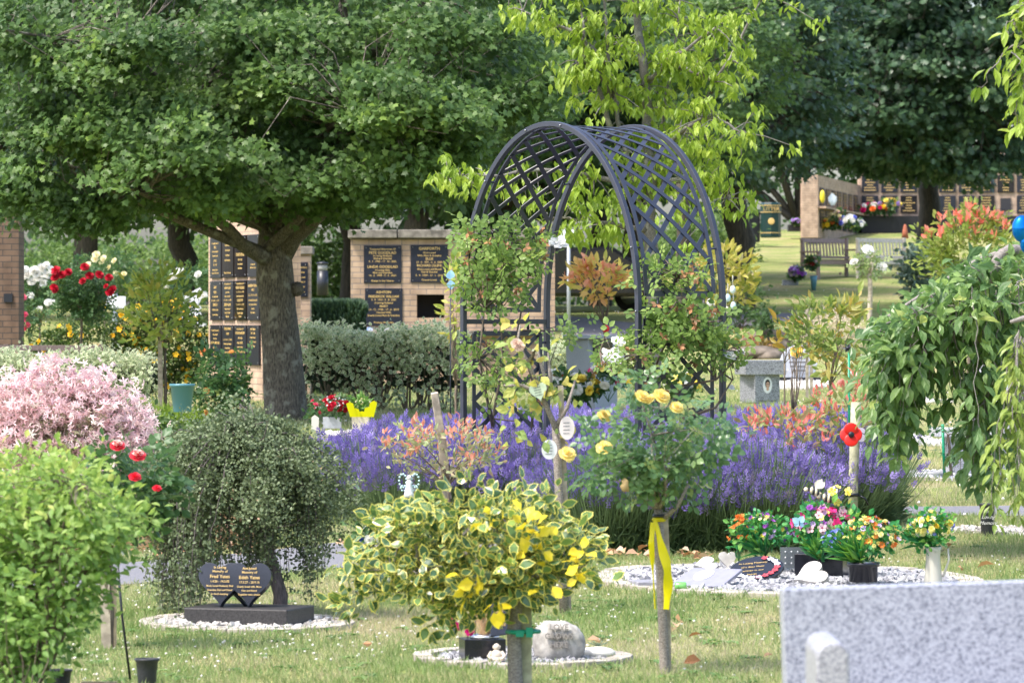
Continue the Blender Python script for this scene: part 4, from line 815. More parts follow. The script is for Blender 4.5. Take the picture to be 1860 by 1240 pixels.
photinia('photinia_tree','small tree with yellow green leaves and hanging egg baubles right of the arch',1310,60,570,(1310,500),(75,60),75,[(.14,.2,.04),(.28,.3,.05),(.45,.38,.08),(.5,.45,.3)],.13,per=8,cr=.13)
photinia('photinia_tree','young photinia with bronze leaves beside two thin stakes right of the pedestal stone',1425,38,660,(1440,612),(30,38),7,[(.2,.2,.03),(.34,.22,.04),(.42,.2,.05)],.11,per=6,cr=.06,tr=.008,nl=6)
photinia('photinia_tree','tall young photinia with bronze brown leaves left of the weeping cherry',1508,34,700,(1515,605),(72,78),32,[(.14,.22,.05),(.25,.32,.07),(.36,.3,.08),(.42,.26,.06)],.1,per=8,cr=.1,tr=.012,stake=None)
PR=[(.2,.28,.08),(.28,.35,.12),(.36,.34,.15),(.44,.28,.17)]
photinia('photinia_bush','red tipped photinia growing on the stake that carries the poppy',1545,26.05,880,(1540,740),(82,72),42,PR,.062,per=6,cr=.07,tr=.012,tipn=26,tipc=[(.72,.16,.13),(.78,.32,.28)],cat='bush')
photinia('photinia_bush','spreading photinia with red shoots over the lavender left of the poppy',1520,25.85,890,(1420,785),(108,46),44,PR,.06,per=6,cr=.07,tr=.01,tipn=34,tipc=[(.72,.16,.13),(.78,.32,.28)],cat='bush')
rt,C=photinia('photinia_bush','straggly photinia with salmon shoots around the grey wooden post in the lavender',815,25.2,880,(805,812),(118,54),95,[(.2,.27,.1),(.32,.38,.18),(.42,.38,.21),(.52,.33,.23)],.044,per=7,cr=.08,tr=.01,tipn=40,tipc=[(.6,.22,.15),(.68,.34,.26)],cat='bush',tipsz=.045,nl=26,rnd=.8)
photinia('photinia_bush','large photinia bush with red topped shoots in front of the far memorial wall',1760,62,560,(1762,460),(92,82),150,[(.13,.2,.04),(.23,.3,.06),(.34,.34,.1)],.11,per=12,cr=.2,tr=.03,tipn=32,tipc=[(.7,.16,.12),(.75,.32,.25)],tipsz=.15,cat='bush')
photinia('rose_tree','yellow green young rose between the bronze photinia and the pedestal stone',1440,30,760,(1475,600),(50,60),36,[(.12,.18,.04),(.22,.28,.06)],.06,per=7,cr=.07,tr=.008)
# grey-leaved shrub by bench
bush('grey_leaved_shrub','blue grey leaved shrub at the right end of the benches',  'shrub',1672,92,.7,1.3,40,20,ROUND,.13,leafmat('grey_leaf',[(.08,.13,.09),(.15,.22,.16)],.2,.5),cr=.25)
# straw coloured small tree
bush('tamarisk_shrub','feathery straw coloured shrub left of the benches','shrub',1500,72,1.25,.75,100,46,TINY,.035,leafmat('straw_leaf',[(.42,.35,.24),(.58,.5,.36),(.66,.6,.48)],.3,.7),cr=.14,z0=.3)
# pink salix
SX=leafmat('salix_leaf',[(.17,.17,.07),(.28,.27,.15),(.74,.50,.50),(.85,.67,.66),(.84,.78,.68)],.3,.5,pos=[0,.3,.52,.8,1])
def salix():
    D=26.5; b=G(110,D); rt=thing('pink_willow_shrub','rounded shrub of small pink and cream leaves at the left edge','shrub',b); C=clumps_in((b[0]-.02,b[1],b[2]+.42),(.63,.5,.52),420,.55,b[2]+.05,.5); t=MB(); branches(t,b,C,22,.014,.1,.5); t.build('stems',M_TWIG,rt)
    extra=[]
    for px,py in ((62,650),(97,640),(20,690),(130,662),(160,680),(185,690),(40,675)): extra.append(np.array(P(px,py+10,D-.1)))
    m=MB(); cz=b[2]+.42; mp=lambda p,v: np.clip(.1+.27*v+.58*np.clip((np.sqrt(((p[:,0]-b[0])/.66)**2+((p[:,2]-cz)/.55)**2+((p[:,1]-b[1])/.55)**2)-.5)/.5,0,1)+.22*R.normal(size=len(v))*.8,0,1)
    k=len(C); tip=C; pos=np.repeat(tip,20,0)+R.normal(size=(k*20,3))*.05; 
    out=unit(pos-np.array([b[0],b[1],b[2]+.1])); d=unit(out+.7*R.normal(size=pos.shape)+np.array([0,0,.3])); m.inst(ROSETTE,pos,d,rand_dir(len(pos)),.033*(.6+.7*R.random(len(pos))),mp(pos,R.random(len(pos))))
    e=np.array(extra); 
    for q in e: 
        for j in range(6): zz=q-np.array([0,0,.02*j]); m.inst(ROSETTE,np.repeat([zz],4,0),unit(R.normal(size=(4,3))+[0,0,1.5]),rand_dir(4),.04,.6+.3*R.random(4))
    m.build('foliage',SX,rt)
salix()
# bright green grassy clump, blue pot with rose
bush('day_lily_clump','bright yellow green strappy plant in front of the tall brick column','plant',318,42,.8,.08,60,26,BLADE,.13,leafmat('lily_leaf',[(.16,.26,.04),(.28,.38,.06)],.4,.4),cr=.14,droop=-.9,out=.4)
def pot(name,label,px,py0,py1,D,r0,r1,mat,cat='plant pot',rim=.008,n=24):
    z1=Zp(py0,D); b=G(px,D); z0=Zp(py1,D) if py1 else b.z; rt=thing(name,label,cat,(b.x,D,z0)); h=z1-z0
    m=MB(); m.lathe([(r0*.96,0),(r0,.004),(r1*.97,h-rim*3),(r1+rim,h-rim*2.6),(r1+rim,h),(r1-.004,h),(r1-.012,h-.03)],(b.x,D,z0),n); m.build('pot_body',mat,rt); return rt,z1
pot('plant_pot','blue green plastic plant pot below the rose bush by the brick column',331,697,748,40.5,.085,.115,plain('teal_plastic',(.07,.2,.25),.4))
rt,C=bush('rose_bush','leafy rose bush with small orange blooms right of the blue green pot','rose bush',398,42,.5,.72,32,9,ROSELF,.17,G1,cr=.1,z0=.25); blooms(rt,front(C),4,ROSE,.08,leafmat('orange_petal',[(.75,.25,.08),(.8,.5,.2)],.2,.6),name='bloom')
def posy(name,label,px,py,D,w,h,fl,lf=G1,n=20,tm=ROSE,fs=.05,per=8,ncl=22,cat='flowers',lsz=.05,names='blooms',one=False,lt=LEAF):
    c_=np.array(P(px,py,D)); rt=thing(name,label,cat,(c_[0],D,c_[2]-h/2)); C=clumps_in(c_,(w/2,w*.35,h/2),ncl,.4); t=MB(); branches(t,(c_[0],D,c_[2]-h*.6),C,8,.003,.1,.6); t.build('stems',plain('flower_stem',(.06,.16,.05),.5),rt)
    m=MB(); foliage(m,lt,C,.05,per,lsz,.8,.4,.6,.0,None,.8); m.build('leaves',lf,rt)
    for i,(mt,k,tm_,s_) in enumerate(fl):
        th=R.random(k)*6.28; ph=R.random(k)*1.9-.35; o=np.stack([np.cos(th)*np.cos(ph),-np.abs(np.sin(th))*np.cos(ph),np.sin(ph)],-1)
        p=c_+o*np.array([w/2,w*.4,h/2])*(.75+.3*R.random((k,1)))
        if k<=14:
            for j in range(k): m=MB(); inst_fl(m,tm_,p[j:j+1],o[j]+.4*R.normal(size=3),s_*(.8+.4*R.random()),[R.random()]); m.build('bloom',mt,rt)
            continue
        m=MB(); inst_fl(m,tm_,p,unit(o+.4*R.normal(size=(k,3))),s_*(.8+.4*R.random(k)),R.random(k)); m.build(names,mt,rt)
    return rt
CW=leafmat('baby_breath',[(.7,.72,.75),(.8,.8,.82)],.2,.6)
posy('flowers','small yellow and white flowers at the foot of the tall brick column',430,705,46,.2,.22,[(YELP,14,PUFF,.06),(WPET,4,PUFF,.07)])
# roses & pots by hedge
def boxpot(name,label,px,py0,py1,D,w,mat,cat='flower pot'):
    z1,z0=Zp(py0,D),Zp(py1,D); return tag(MB().box((X(px,D),D,(z0+z1)/2),(w,w*.7,z1-z0),taper=1.08).build(name,mat,bevel=.004),label,cat)
boxpot('flower_pot','square grey pot holding the red roses right of the maple trunk',604,757,778,39,.16,plain('grey_pot',(.4,.42,.47),.5,noise=.1))
posy('flowers','bunch of red roses with white sprays in a grey pot right of the maple trunk',605,738,39,.34,.18,[(REDP,20,ROSE,.055),(CW,60,PUFF,.016),(CW,40,PUFF,.016)])
boxpot('flower_pot','cream pot holding the flowers wrapped in yellow paper',655,756,780,39,.15,plain('cream_pot',(.62,.57,.5),.5,noise=.1))
posy('flowers','small cream flowers in bright yellow wrapping right of the red roses',657,738,39,.18,.16,[(CRP,22,PUFF,.02)],lf=leafmat('fresh_leaf',[(.1,.22,.05),(.16,.3,.06)],.3,.5))
m=MB()
for a,hh in ((-.075,.12),(-.04,.07),(0,.045),(.045,.08),(.08,.13)): 
    o_=np.array(P(657,757,38.85)); m.prism([(a-.03,0),(a+.03,0),(a*1.4+.03,hh),(a*1.4,hh*1.15),(a*1.4-.035,hh)],o_+[0,-abs(a)*.2,0],(1,0,0),(0,-.2,1),.002)
tag(m.build('flower_wrap',leafmat('yellow_wrap',[(.78,.75,.0),(.82,.8,.02)],.3,.3),bevel=0),'bright yellow paper wrap around the cream flowers','wrap')
posy('flowers','little pink flowers at the foot of the maple trunk',567,745,38,.14,.16,[(PINKP,7,ROSE,.04)],ncl=10)
tag(MB().prism([(-.03,-.06),(.03,-.06),(.035,.05),(0,.075),(-.03,.055)],P(572,769,37),(1,0,0),(0,.1,1),.02).build('small_headstone',plain('pale_stone',(.5,.47,.42),.8)),'tiny pale upright stone beside the maple trunk','stone')
# wooden post
t=MB(); t.tube([P(812,905,25.3),P(803,800,25.25),P(789,713,25.2)],[.026,.024,.021],4,square=True); tag(t.build('wooden_post',M_POST,bevel=.003),'leaning grey wooden post in the lavender amid salmon shoots','post')
M_POSTB=plain('shed_wood',(.10,.07,.05),.9,noise=.4)
for px_ in (680,692): tag(MB().box((X(px_,48.6),48.6,Zp(705,48.6)),(.05,.05,.5)).build('timber_post',M_POSTB),('left' if px_==680 else 'right')+' of the two brown timber uprights under the variegated hedge','post')
# grasses for the far right slope etc handled by stuff
# ================================================================ foreground and graves
def gravel(label,pts,n,size,cols,seed=1,zj=.02,name='gravel'):
    # pts: ellipse (cx,cy,rx,ry) in world
    cx,cy,rx,ry=pts; th=R.random(n)*6.28; r=np.sqrt(R.random(n)); x=cx+rx*r*np.cos(th); y=cy+ry*r*np.sin(th); z=gz(x,y)+zj*(R.random(n)*.8)
    m=MB(); base=np.linspace(0,2*np.pi,41)[:-1]; bx=cx+rx*.98*np.cos(base); by=cy+ry*.98*np.sin(base); V=np.concatenate([np.stack([bx,by,gz(bx,by)+.004],-1),[[cx,cy,float(gz(cx,cy))+.006]]]); m.add(V,[[i,(i+1)%40,40] for i in range(40)],v=0.)
    o8=np.array([[1,0,0],[-1,0,0],[0,1,0],[0,-1,0],[0,0,1],[0,0,-1],[.6,.6,.5],[-.6,.5,.55]],float)
    cube=np.array([[-1,-1,-.7],[1,-1,-.7],[1,1,-.7],[-1,1,-.7],[-.6,-.7,.8],[.7,-.6,.8],[.6,.7,.8],[-.7,.6,.8]])*.5; fc=[[0,3,2,1],[4,5,6,7],[0,1,5,4],[1,2,6,5],[2,3,7,6],[3,0,4,7]]
    for k in range(6):
        q=cube*(1+.3*R.normal(size=(8,3))); i=np.arange(n)%6==k; m.inst((q,fc,np.zeros(8)),np.stack([x,y,z],-1)[i],rand_dir(i.sum()),rand_dir(i.sum(),1.2),size*(.6+.9*R.random(i.sum())),R.random(i.sum()),smooth=False)
    o=m.build(name,leafmat(label,cols,0,.8),loc=(cx,cy,float(gz(cx,cy)))); tag(o,kind='stuff'); BEDS.append((cx,cy,rx,ry)); return o
def edging(label,cx,cy,rx,ry,w,mat,a0=0,a1=2*math.pi,n=26):
    rt=thing('stone_edging',label,'stone edging',(cx,cy,float(gz(cx,cy)))); m=MB()
    for i in range(n):
        t0=a0+(a1-a0)*i/n; t1=a0+(a1-a0)*(i+.93)/n; P4=[]
        for t,k in ((t0,1),(t1,1),(t1,1+w/rx),(t0,1+w/rx)): k2=k if k==1 else 1+w/ry; x=cx+rx*k*math.cos(t); y=cy+ry*k2*math.sin(t); P4.append((x,y,float(gz(x,y))))
        P4=np.array(P4); h=.022+.006*R.random(); m.add(np.concatenate([P4-[0,0,.03],P4+[0,0,h]]),[[0,3,2,1],[4,5,6,7],[0,1,5,4],[1,2,6,5],[2,3,7,6],[3,0,4,7]])
    m.build('edging_stones',mat,rt,bevel=.004); return rt
M_EDGE=plain('edging_stone',(.40,.36,.31),.9,noise=.3,scale=12,bump=.4)
WG=[(.17,.17,.19),(.34,.34,.36),(.5,.5,.5)]
# ---- twin heart memorial
D=19.3; hc=np.array(G(449,D)); 
gravel('white_gravel',(hc[0],D,.42,.42),1500,.022,[(.24,.22,.2),(.44,.42,.39),(.58,.57,.54)]); edging('curved stone edging round the twin heart memorial',hc[0],D,.43,.43,.06,M_EDGE)
hs=thing('heart_headstone','polished black double heart headstone with gold lettering under the weeping shrub','headstone',hc)
RZ=-.32; rm=np.array(Matrix.Rotation(RZ,3,'Z')); 
MB().box(hc+np.array([.01,0,.045]),(.50,.34,.085),rz=RZ).build('base',plain('black_granite',(.035,.033,.034),.55,noise=.5,scale=120,bump=.1),hs,bevel=.006)
def heart(t,s): return (s*.5*(16*math.sin(t)**3)/16, s*.5*(13*math.cos(t)-5*math.cos(2*t)-2*math.cos(3*t)-math.cos(4*t))/14.5)
ux=np.array(Matrix.Rotation(-.12,3,'Z'))@np.array([1,0,0.]); uy=unit(np.array([0,.28,1.]))
ho=hc+np.array([-.055,-.05,.205])
for k,dx in enumerate((-.063,.066)):
    H=[heart(2*math.pi*i/48,.205) for i in range(48)][::-1]; m=MB(); m.prism(H,ho+ux*dx-np.array([0,.002*k,0]),ux,uy,.05); p=m.build('heart_slab',plain('heart_black',(.022,.024,.035),.16,noise=.2,scale=200,spec=.7),hs,bevel=.003); WL[p.name]=WL[hs.name]
    L=[[('In Loving',.0155,.062),('Memory of',.0155,.044),('Fred Yates',.021,.02),('1.4.26 - 14.2.02',.014,-.002),('Much loved Husband, Dad',.0115,-.023),('Grandad, Dad and friend',.0115,-.042),('In God\'s keeping',.0115,-.06)],[('And loved',.0155,.058),('Memory of',.0155,.04),('Edith Yates',.021,.016),('17.3.27 - 20.9.15',.014,-.006),('Dearly loved wife, Mum',.0115,-.026),('Nan and friend',.0115,-.044),('Together now, always',.0115,-.062)]][k]
    text(L,ho+ux*(dx*(1.05))+np.array([0,-.004,0]),ux,uy,'lettering',M_GOLD,p,bold=.012)
MB().tube([ho+[.0,.04,-.06],ho+[.09,.1,-.16]],.01,6).build('prop',M_BLACK,hs)
# ---- weeping cotoneaster over it
CO=leafmat('cotoneaster_leaf',[(.085,.12,.055),(.14,.185,.09),(.23,.28,.14),(.44,.26,.17)],.2,.5,pos=[0,.45,.9,1])
def cotone():
    D0=19.75; b=G(508,D0); rt=thing('weeping_cotoneaster','weeping standard shrub of tiny grey green leaves arching over the twin heart stone','weeping shrub',b); t=MB(); L=MB(); top=np.array(P(440,772,D0))
    t.tube([np.array(b)-[0,0,.05],P(510,1080,D0),P(490,1010,D0),P(470,900,D0),P(455,800,D0),top],[.038,.034,.028,.024,.018,.01],10,wob=.04); 
    S_=[]
    BN=[(R.random()*6.28,R.random()**.5,.66+.6*R.random(),R.normal()*40) for _ in range(40)]
    for i in range(250):
        az,q,qm,yo=BN[i%40]; az+=R.normal()*.13; q=min(1,q+R.normal()*.08)*qm; rx=.47*q; ex=top[0]+math.cos(az)*rx*(1.05 if math.cos(az)>0 else .98)-.02; ey=top[1]+math.sin(az)*rx*.85
        pxe=930+F*ex/ey; yend=np.interp(pxe,[255,290,330,380,430,480,520,560,600,640],[1040,1135,1150,1075,1045,1040,1060,1085,1020,900]); 
        yend=min(yend,yend-R.random()**1.7*110+yo); 
        if yend>1048 and 375<pxe<500: yend=1045-25*R.random()
        pxs=top[0]+(ex-top[0])*.5; h0=-.5*0
        p0=top+np.array([(ex-top[0])*.2,(ey-top[1])*.2,-.02]); p1=np.array([top[0]+(ex-top[0])*.72,top[1]+(ey-top[1])*.72,top[2]+.03-.12*q**2+.03*R.normal()]); p3=np.array([ex,ey,Zp(yend,ey)]); p2=np.array([ex+.02*math.cos(az),ey+.02*math.sin(az),top[2]-.05-.26*q**2])
        tt=np.linspace(0,1,16)[:,None]; c_=(1-tt)**3*p0+3*tt*(1-tt)**2*p1+3*tt**2*(1-tt)*p2+tt**3*p3; c_[1:]+=np.cumsum(R.normal(size=(15,3)),0)*.007
        t.tube(c_,np.linspace(.004,.001,16),4,cap=False); S_.append(c_)
    for (x1,y1) in ((640,915),(648,890),(630,950),(615,985),(625,870),(600,1010),(655,930),(262,1050),(270,1085),(285,1120),(300,1138),(330,1142)):
        ey=top[1]-.1+.2*R.random(); e_=np.array(P(x1,y1,ey)); s_=1 if x1>450 else -1; p1=top+np.array([s_*.2,0,.02]); p2=np.array([e_[0]-s_*.1,ey,e_[2]+(.17 if s_>0 else .4)]); tt=np.linspace(0,1,16)[:,None]; c_=(1-tt)**3*top+3*tt*(1-tt)**2*p1+3*tt**2*(1-tt)*p2+tt**3*e_; t.tube(c_,np.linspace(.005,.001,16),4,cap=False); S_+=[c_,c_+.02]
    for c_ in S_:
        n=190; k=R.random(n)**.85*15; i=np.minimum(k.astype(int),14); f=(k-i)[:,None]; p=c_[i]*(1-f)+c_[i+1]*f; tg=unit(c_[i+1]-c_[i]); p=p+R.normal(size=(n,3))*.019
        L.inst(leafT(.32,.04,.05),p,unit(tg*.5+R.normal(size=(n,3))),rand_dir(n,.8),.017*(.7+.8*R.random(n)),np.clip(.25+.7*R.random(n)*R.random(),0,1))
    for i in range(26000):
        pass
    nk=170; n=nk*125; A_=R.random(nk)*6.28; Q_=np.sqrt(R.random(nk)); cx_=top[0]-.02+.42*Q_*np.cos(A_); cy_=top[1]+.36*Q_*np.sin(A_); cz_=top[2]-.0-.30*Q_**2+.085*R.normal(size=nk)-np.where(cx_>top[0]+.2,.05,0); ii=np.repeat(np.arange(nk),125)
    for j in range(nk):
        if R.random()<.4: t.tube([[cx_[j]*.6+top[0]*.4,cy_[j]*.6+top[1]*.4,cz_[j]],[cx_[j],cy_[j],cz_[j]+.02],[cx_[j]+.06*math.cos(A_[j]),cy_[j]-.03,cz_[j]-.03+.06*R.normal()]],[.005,.003,.001],4,cap=False)
    el_=R.normal(size=(n,3))*np.array([.032,.032,.022])+(R.random(n)[:,None]*.15)*np.stack([np.cos(A_)[ii],np.sin(A_)[ii],-.7+0*ii],-1); x=cx_[ii]+el_[:,0]; y=cy_[ii]+el_[:,1]; z=cz_[ii]+el_[:,2]
    L.inst(leafT(.32,.04,.05),np.stack([x,y,z],-1),rand_dir(n,.1),rand_dir(n,1),.014*(.7+.8*R.random(n)),np.clip(.2+.6*R.random(n)+.2*(R.random(n)>.93),0,1))
    t.build('trunk',bark('coto_bark',(.07,.06,.06),(.16,.13,.13),scale=60,bump=.3),rt); L.build('foliage',CO,rt)
cotone()
# ---- holly standard
HO=leafmat('holly_leaf',[(.05,.11,.06),(.09,.17,.07),(.16,.27,.07),(.3,.42,.08)],.25,.25,edge=(.84,.75,.18),at=.38,spec=.7,pos=[0,.4,.85,1])
HOY=leafmat('holly_yellow',[(.75,.6,.03),(.8,.68,.06)],.3,.3)
def holly():
    D=15.5; b=G(938,D); rt=thing('variegated_holly','standard holly with green leaves edged in yellow, tied with green plastic to a stake','holly tree',b); ctr=np.array(P(855,1003,D))
    C=[]
    while len(C)<190:
        d=unit(R.normal(size=3)); p=ctr+d*(.35+.65*R.random()**.6)*np.array([.44,.34,.2]); px=930+F*p[0]/p[1]; py=HZ-F*(p[2]-EYE)/p[1]
        top=np.interp(px,[620,680,760,860,960,1040,1075],[1010,930,905,885,905,925,1000]); bot=np.interp(px,[620,660,760,850,960,1040,1075],[1080,1100,1115,1105,1085,1080,1040])
        if top+8<py<bot: C.append(p)
    for px,py in ((640,1100),(655,1075),(795,1120),(815,1108),(870,895),(1000,905),(650,1040),(1065,1040),(800,1130),(630,1088)): C.append(np.array(P(px,py,D-.1)))
    C=np.array(C); f=np.array(P(938,1075,D)); t=MB(); t.tube([np.array(b)-[0,0,.1],P(937,1240,D),P(933,1150,D),P(938,1090,D),f],[.029,.027,.025,.024,.022],12,wob=.03); branches(t,f,C,12,.014,.1,.35); t.build('trunk',bark('holly_bark',(.16,.14,.13),(.34,.31,.28),scale=45,stretch=.5,bump=.3),rt)
    m=MB(); foliage(m,_varieg(.27,.74),C,.07,17,.054,.9,.35,.7,.0,ctr,.85,.4); m.build('crown',HO,rt)
    y=MB(); Y=np.array([np.array(P(a,b_,D-.3)) for a,b_ in ((965,1000),(985,985),(970,1015),(1045,1020),(1060,1005),(870,1055),(850,1065),(1035,1050),(960,955),(945,935),(1050,1035),(880,940),(990,1060),(900,1100))]); foliage(y,leafT(.38,.08,.1),Y,.05,5,.05,.8,.4,.5,0,None,.8); y.build('yellow_leaves',HOY,rt)
    m=MB(); m.box((b.x+.036,D+.03,(b.z+P(0,1080,D)[2])/2),(.04,.04,P(0,1080,D)[2]-b.z)); m.build('stake',M_POSTG,rt,bevel=.003)
    m=MB(); c_=np.array(P(944,1146,D)); m.tube([c_+[ -.045,-.01,0],c_+[-.02,-.045,0],c_+[.03,-.04,.002],c_+[.07,-.0,0],c_+[.05,.05,0],c_+[-.03,.04,0],c_+[-.045,-.01,0]],.009,6); m.box(c_+[.035,-.045,0],(.025,.02,.035)); m.box(c_+[.0,-.05,-.005],(.03,.012,.022)); m.build('tie',M_PLAST,rt)
holly()
# ---- yellow rose standard with ribbon
def yrose():
    D=17.; b=G(1208,D); rt=thing('yellow_rose_tree','standard rose with large yellow blooms and a yellow ribbon on its stem','rose tree',b); ctr=np.array(P(1190,815,D)); C=[]
    while len(C)<66:
        d=unit(R.normal(size=3)); p=ctr+d*(.4+.6*R.random()**.6)*np.array([.225,.2,.195]); px=930+F*p[0]/p[1]; py=HZ-F*(p[2]-EYE)/p[1]
        top=np.interp(px,[1060,1120,1180,1240,1310],[815,755,730,750,800]); bot=np.interp(px,[1060,1120,1200,1260,1310],[850,905,885,880,825])
        if top<py<bot: C.append(p)
    for a_,b_ in ((1080,865),(1075,852),(1090,856),(1097,840),(1300,792),(1308,800),(1290,775),(1095,765),(1130,738),(1150,725),(1232,735),(1255,745),(1290,762),(1180,705),(1165,712),(1270,830),(1075,805)): C.append(np.array(P(a_,b_,D-.12+.12*R.normal())))
    C=np.array(C); f=np.array(P(1196,925,D)); t=MB(); t.tube([np.array(b)-[0,0,.1],P(1208,1230,D),P(1203,1120,D),P(1199,1000,D),f],[.021,.02,.018,.02,.018],10,wob=.06); branches(t,f,C,10,.011,.05,.35)
    t.tube([P(1200,945,D),P(1230,920,D-.05),P(1250,880,D-.08)],[.012,.008,.006],6); t.build('stem',bark('rose_bark',(.16,.13,.11),(.38,.34,.30),scale=60,stretch=.6,bump=.3),rt)
    m=MB(); foliage(m,ROSELF,C,.065,7,.088,.85,.45,.7,.12,ctr,.65,.45); m.build('crown',leafmat('rose_leaf_b',[(.07,.15,.075),(.12,.22,.09),(.22,.33,.12),(.42,.44,.16)],.4,.3,pos=[0,.5,.85,1],spec=.5),rt)
    for a,b_,s_ in ((1098,815,.075),(1097,757,.07),(1165,722,.07),(1200,722,.08),(1030,826,.075),(1228,742,.065),(1182,726,.05)):
        m=MB(); q=np.array(P(a,b_,D-.27)); fd=np.array([R.normal()*.4,-.7,.7]); inst_fl(m,ROSE,[q,q+[0,-.006,.008]],fd,[s_*.92,s_*.62],[.2,.9]); m.build('bloom',leafmat('yellow_rose',[(.84,.66,.16),(.88,.80,.42)],.3,.6),rt)
    m=MB(); m.blob(P(1135,882,D-.25),(.018,.015,.024),7,5,noise=.2); m.build('faded_bloom',leafmat('faded',[(.5,.33,.15),(.6,.45,.2)],.2,.7),rt)
    m=MB(); m.tube([P(1213,1250,D+.03),P(1209,1000,D+.03),P(1206,930,D+.03)],[.014]*3,4,square=True); m.build('stake',M_POST,rt)
    rb=thing('yellow_ribbon','long bright yellow ribbon tied round the rose stem','ribbon',P(1196,1100,D-.03)); RM=leafmat('ribbon',[(.8,.68,.0),(.85,.75,.02)],.35,.35)
    def rib(pts,w):
        mb=MB(); q=np.array([np.array(P(a,c,D+d)) for a,c,d in pts]); tt=np.linspace(0,len(q)-1,28); q=np.stack([np.interp(tt,range(len(q)),q[:,k]) for k in range(3)],1); ww=np.interp(tt,np.linspace(0,len(pts)-1,len(w)),w); ph=np.sin(tt*2.1)*.8
        s=np.stack([np.cos(ph),-np.sin(ph)*.7,0*ph],-1)*ww[:,None]/2; V=np.concatenate([q-s,q+s*0+[0,-.004,0],q+s]); n=len(q); mb.add(V,[[i,i+1,n+i+1,n+i] for i in range(n-1)]+[[n+i,n+i+1,2*n+i+1,2*n+i] for i in range(n-1)],smooth=True); return mb.build('ribbon_tail',RM,rb)
    rib([(1190,945,-.03),(1200,985,-.05),(1212,1030,-.06),(1214,1060,-.05),(1210,1106,-.04)],[.015,.035,.045,.04,.03]); rib([(1186,948,-.03),(1183,985,-.04),(1186,1040,-.03),(1190,1105,-.03)],[.02,.03,.008,.006])
    m=MB(); c_=np.array(P(1197,943,D)); m.lathe([(.024,-.008),(.03,0),(.024,.008)],c_,12); m.build('ribbon_knot',RM,rb)
    m=MB(); c_=np.array(P(1198,936,D)); m.lathe([(.025,-.006),(.03,0),(.025,.006)],c_,12); m.build('tie',M_BLACK,rt)
yrose()
# ---- sickly rose with tags (D 20)
def srose():
    D=20.; b=G(1026,D); rt=thing('sparse_rose_tree','sparse yellowing standard rose hung with round and heart shaped tags','rose tree',b); t=MB()
    t.tube([np.array(b)-[0,0,.05],P(1020,1000,D),P(1014,860,D),P(1010,775,D)],[.024,.021,.02,.022],10,wob=.05)
    br=[[(1010,780),(985,720),(960,660),(940,620),(945,590)],[(985,720),(950,700),(915,700)],[(1010,775),(1030,740),(1045,690)],[(960,660),(975,630),(990,690),(993,720)],[(985,720),(1000,690),(995,640)]]
    tips=[]
    for q in br: 
        pts=[np.array(P(a,c,D+R.normal()*.02)) for a,c in q]; t.tube(pts,np.linspace(.014,.005,len(pts)),6,wob=.08); tips+=pts[1:]
    t.build('stem',bark('rose_bark',(.16,.13,.11),(.38,.34,.30)),rt)
    C=[p+R.normal(size=3)*.03 for p in tips for k in range(2)]+[np.array(P(a+14*R.normal(),c+22*R.normal(),D-.05)) for a,c in ((945,630),(960,680),(925,700),(975,770),(930,655),(1010,705),(955,790),(945,720)) for k in range(2)]
    m=MB(); foliage(m,leafT(.34,.06,.2),np.array(C),.07,3,.056,1,.3,.3,.5,None,.8); m.build('leaves',leafmat('sick_leaf',[(.16,.26,.08),(.28,.36,.1),(.5,.46,.1),(.5,.36,.12)],.4,.5),rt)
    m=MB(); 
    for a,c in ((943,630),(938,625)): inst_fl(m,ROSE,[P(a,c,D-.06)],(0,-.8,.4),.055,[.5])
    m.build('faded_bloom',leafmat('old_pink',[(.62,.45,.36),(.75,.6,.5)],.3,.7),rt)
    m=MB(); q=np.array(P(1029,826,D-.06)); inst_fl(m,ROSE,[q,q+[0,-.006,.006]],(.5,-.6,.3),[.08,.06],[.3,.8]); m.build('bloom',leafmat('yellow_rose',[],.3),rt)
    m=MB(); m.tube([P(1033,1110,D+.03),P(1024,850,D+.03),P(1018,700,D+.03)],.012,4,square=True); m.build('stake',M_POST,rt)
    TG=plain('tag_white',(.74,.76,.78),.4,noise=.08,scale=50); TGG=plain('tag_sage',(.45,.55,.42),.5,noise=.1,scale=60); INK=plain('ink',(.12,.12,.13),.8)
    def disc(px,py,rx,ry,mat,shape,lb,nm):
        c_=P(px,py,D-.07); pl=[heart(6.283*i/40,.085) for i in range(40)][::-1] if shape=='heart' else [(rx*math.cos(6.283*i/32),ry*math.sin(6.283*i/32)) for i in range(32)]
        r_=thing(nm,lb,'tag',c_); ux=unit(np.array([1,.2 if shape!='heart' else -.25,.25 if shape=='heart' else 0])); uz=unit(np.array([-.25 if shape=='heart' else 0,0,1.])); MB().prism(pl,c_,ux,uz,.004).build('tag_plate',mat,r_)
        k=MB()
        for i in range(4):
            ww=.5*rx; zz=ry*(.45-.3*i); k.prism([(-ww,zz-.0012),(ww*(.5+.5*R.random()),zz-.0012),(ww*.7,zz+.0012),(-ww,zz+.0012)],c_+Vector((0,-.0015,0)),ux,uz,.001)
        k.build('writing',INK,r_); MB().tube([c_+Vector((0,.002,ry)),c_+Vector((.005,.03,ry+.03)),c_+Vector((.01,.07,ry+.02))],.0015,4).build('string',INK,r_)
    disc(998,816,.037,.046,TG,'r','round white tag with faint writing low on the sparse rose stem','memorial_tag'); disc(1030,777,.036,.055,plain('tag_pink',(.74,.66,.64),.4),'r','pale pink oval tag right of the sparse rose stem','memorial_tag'); disc(978,710,.04,.04,TGG,'heart','sage green heart shaped tag hanging on the sparse rose','memorial_tag')
srose()
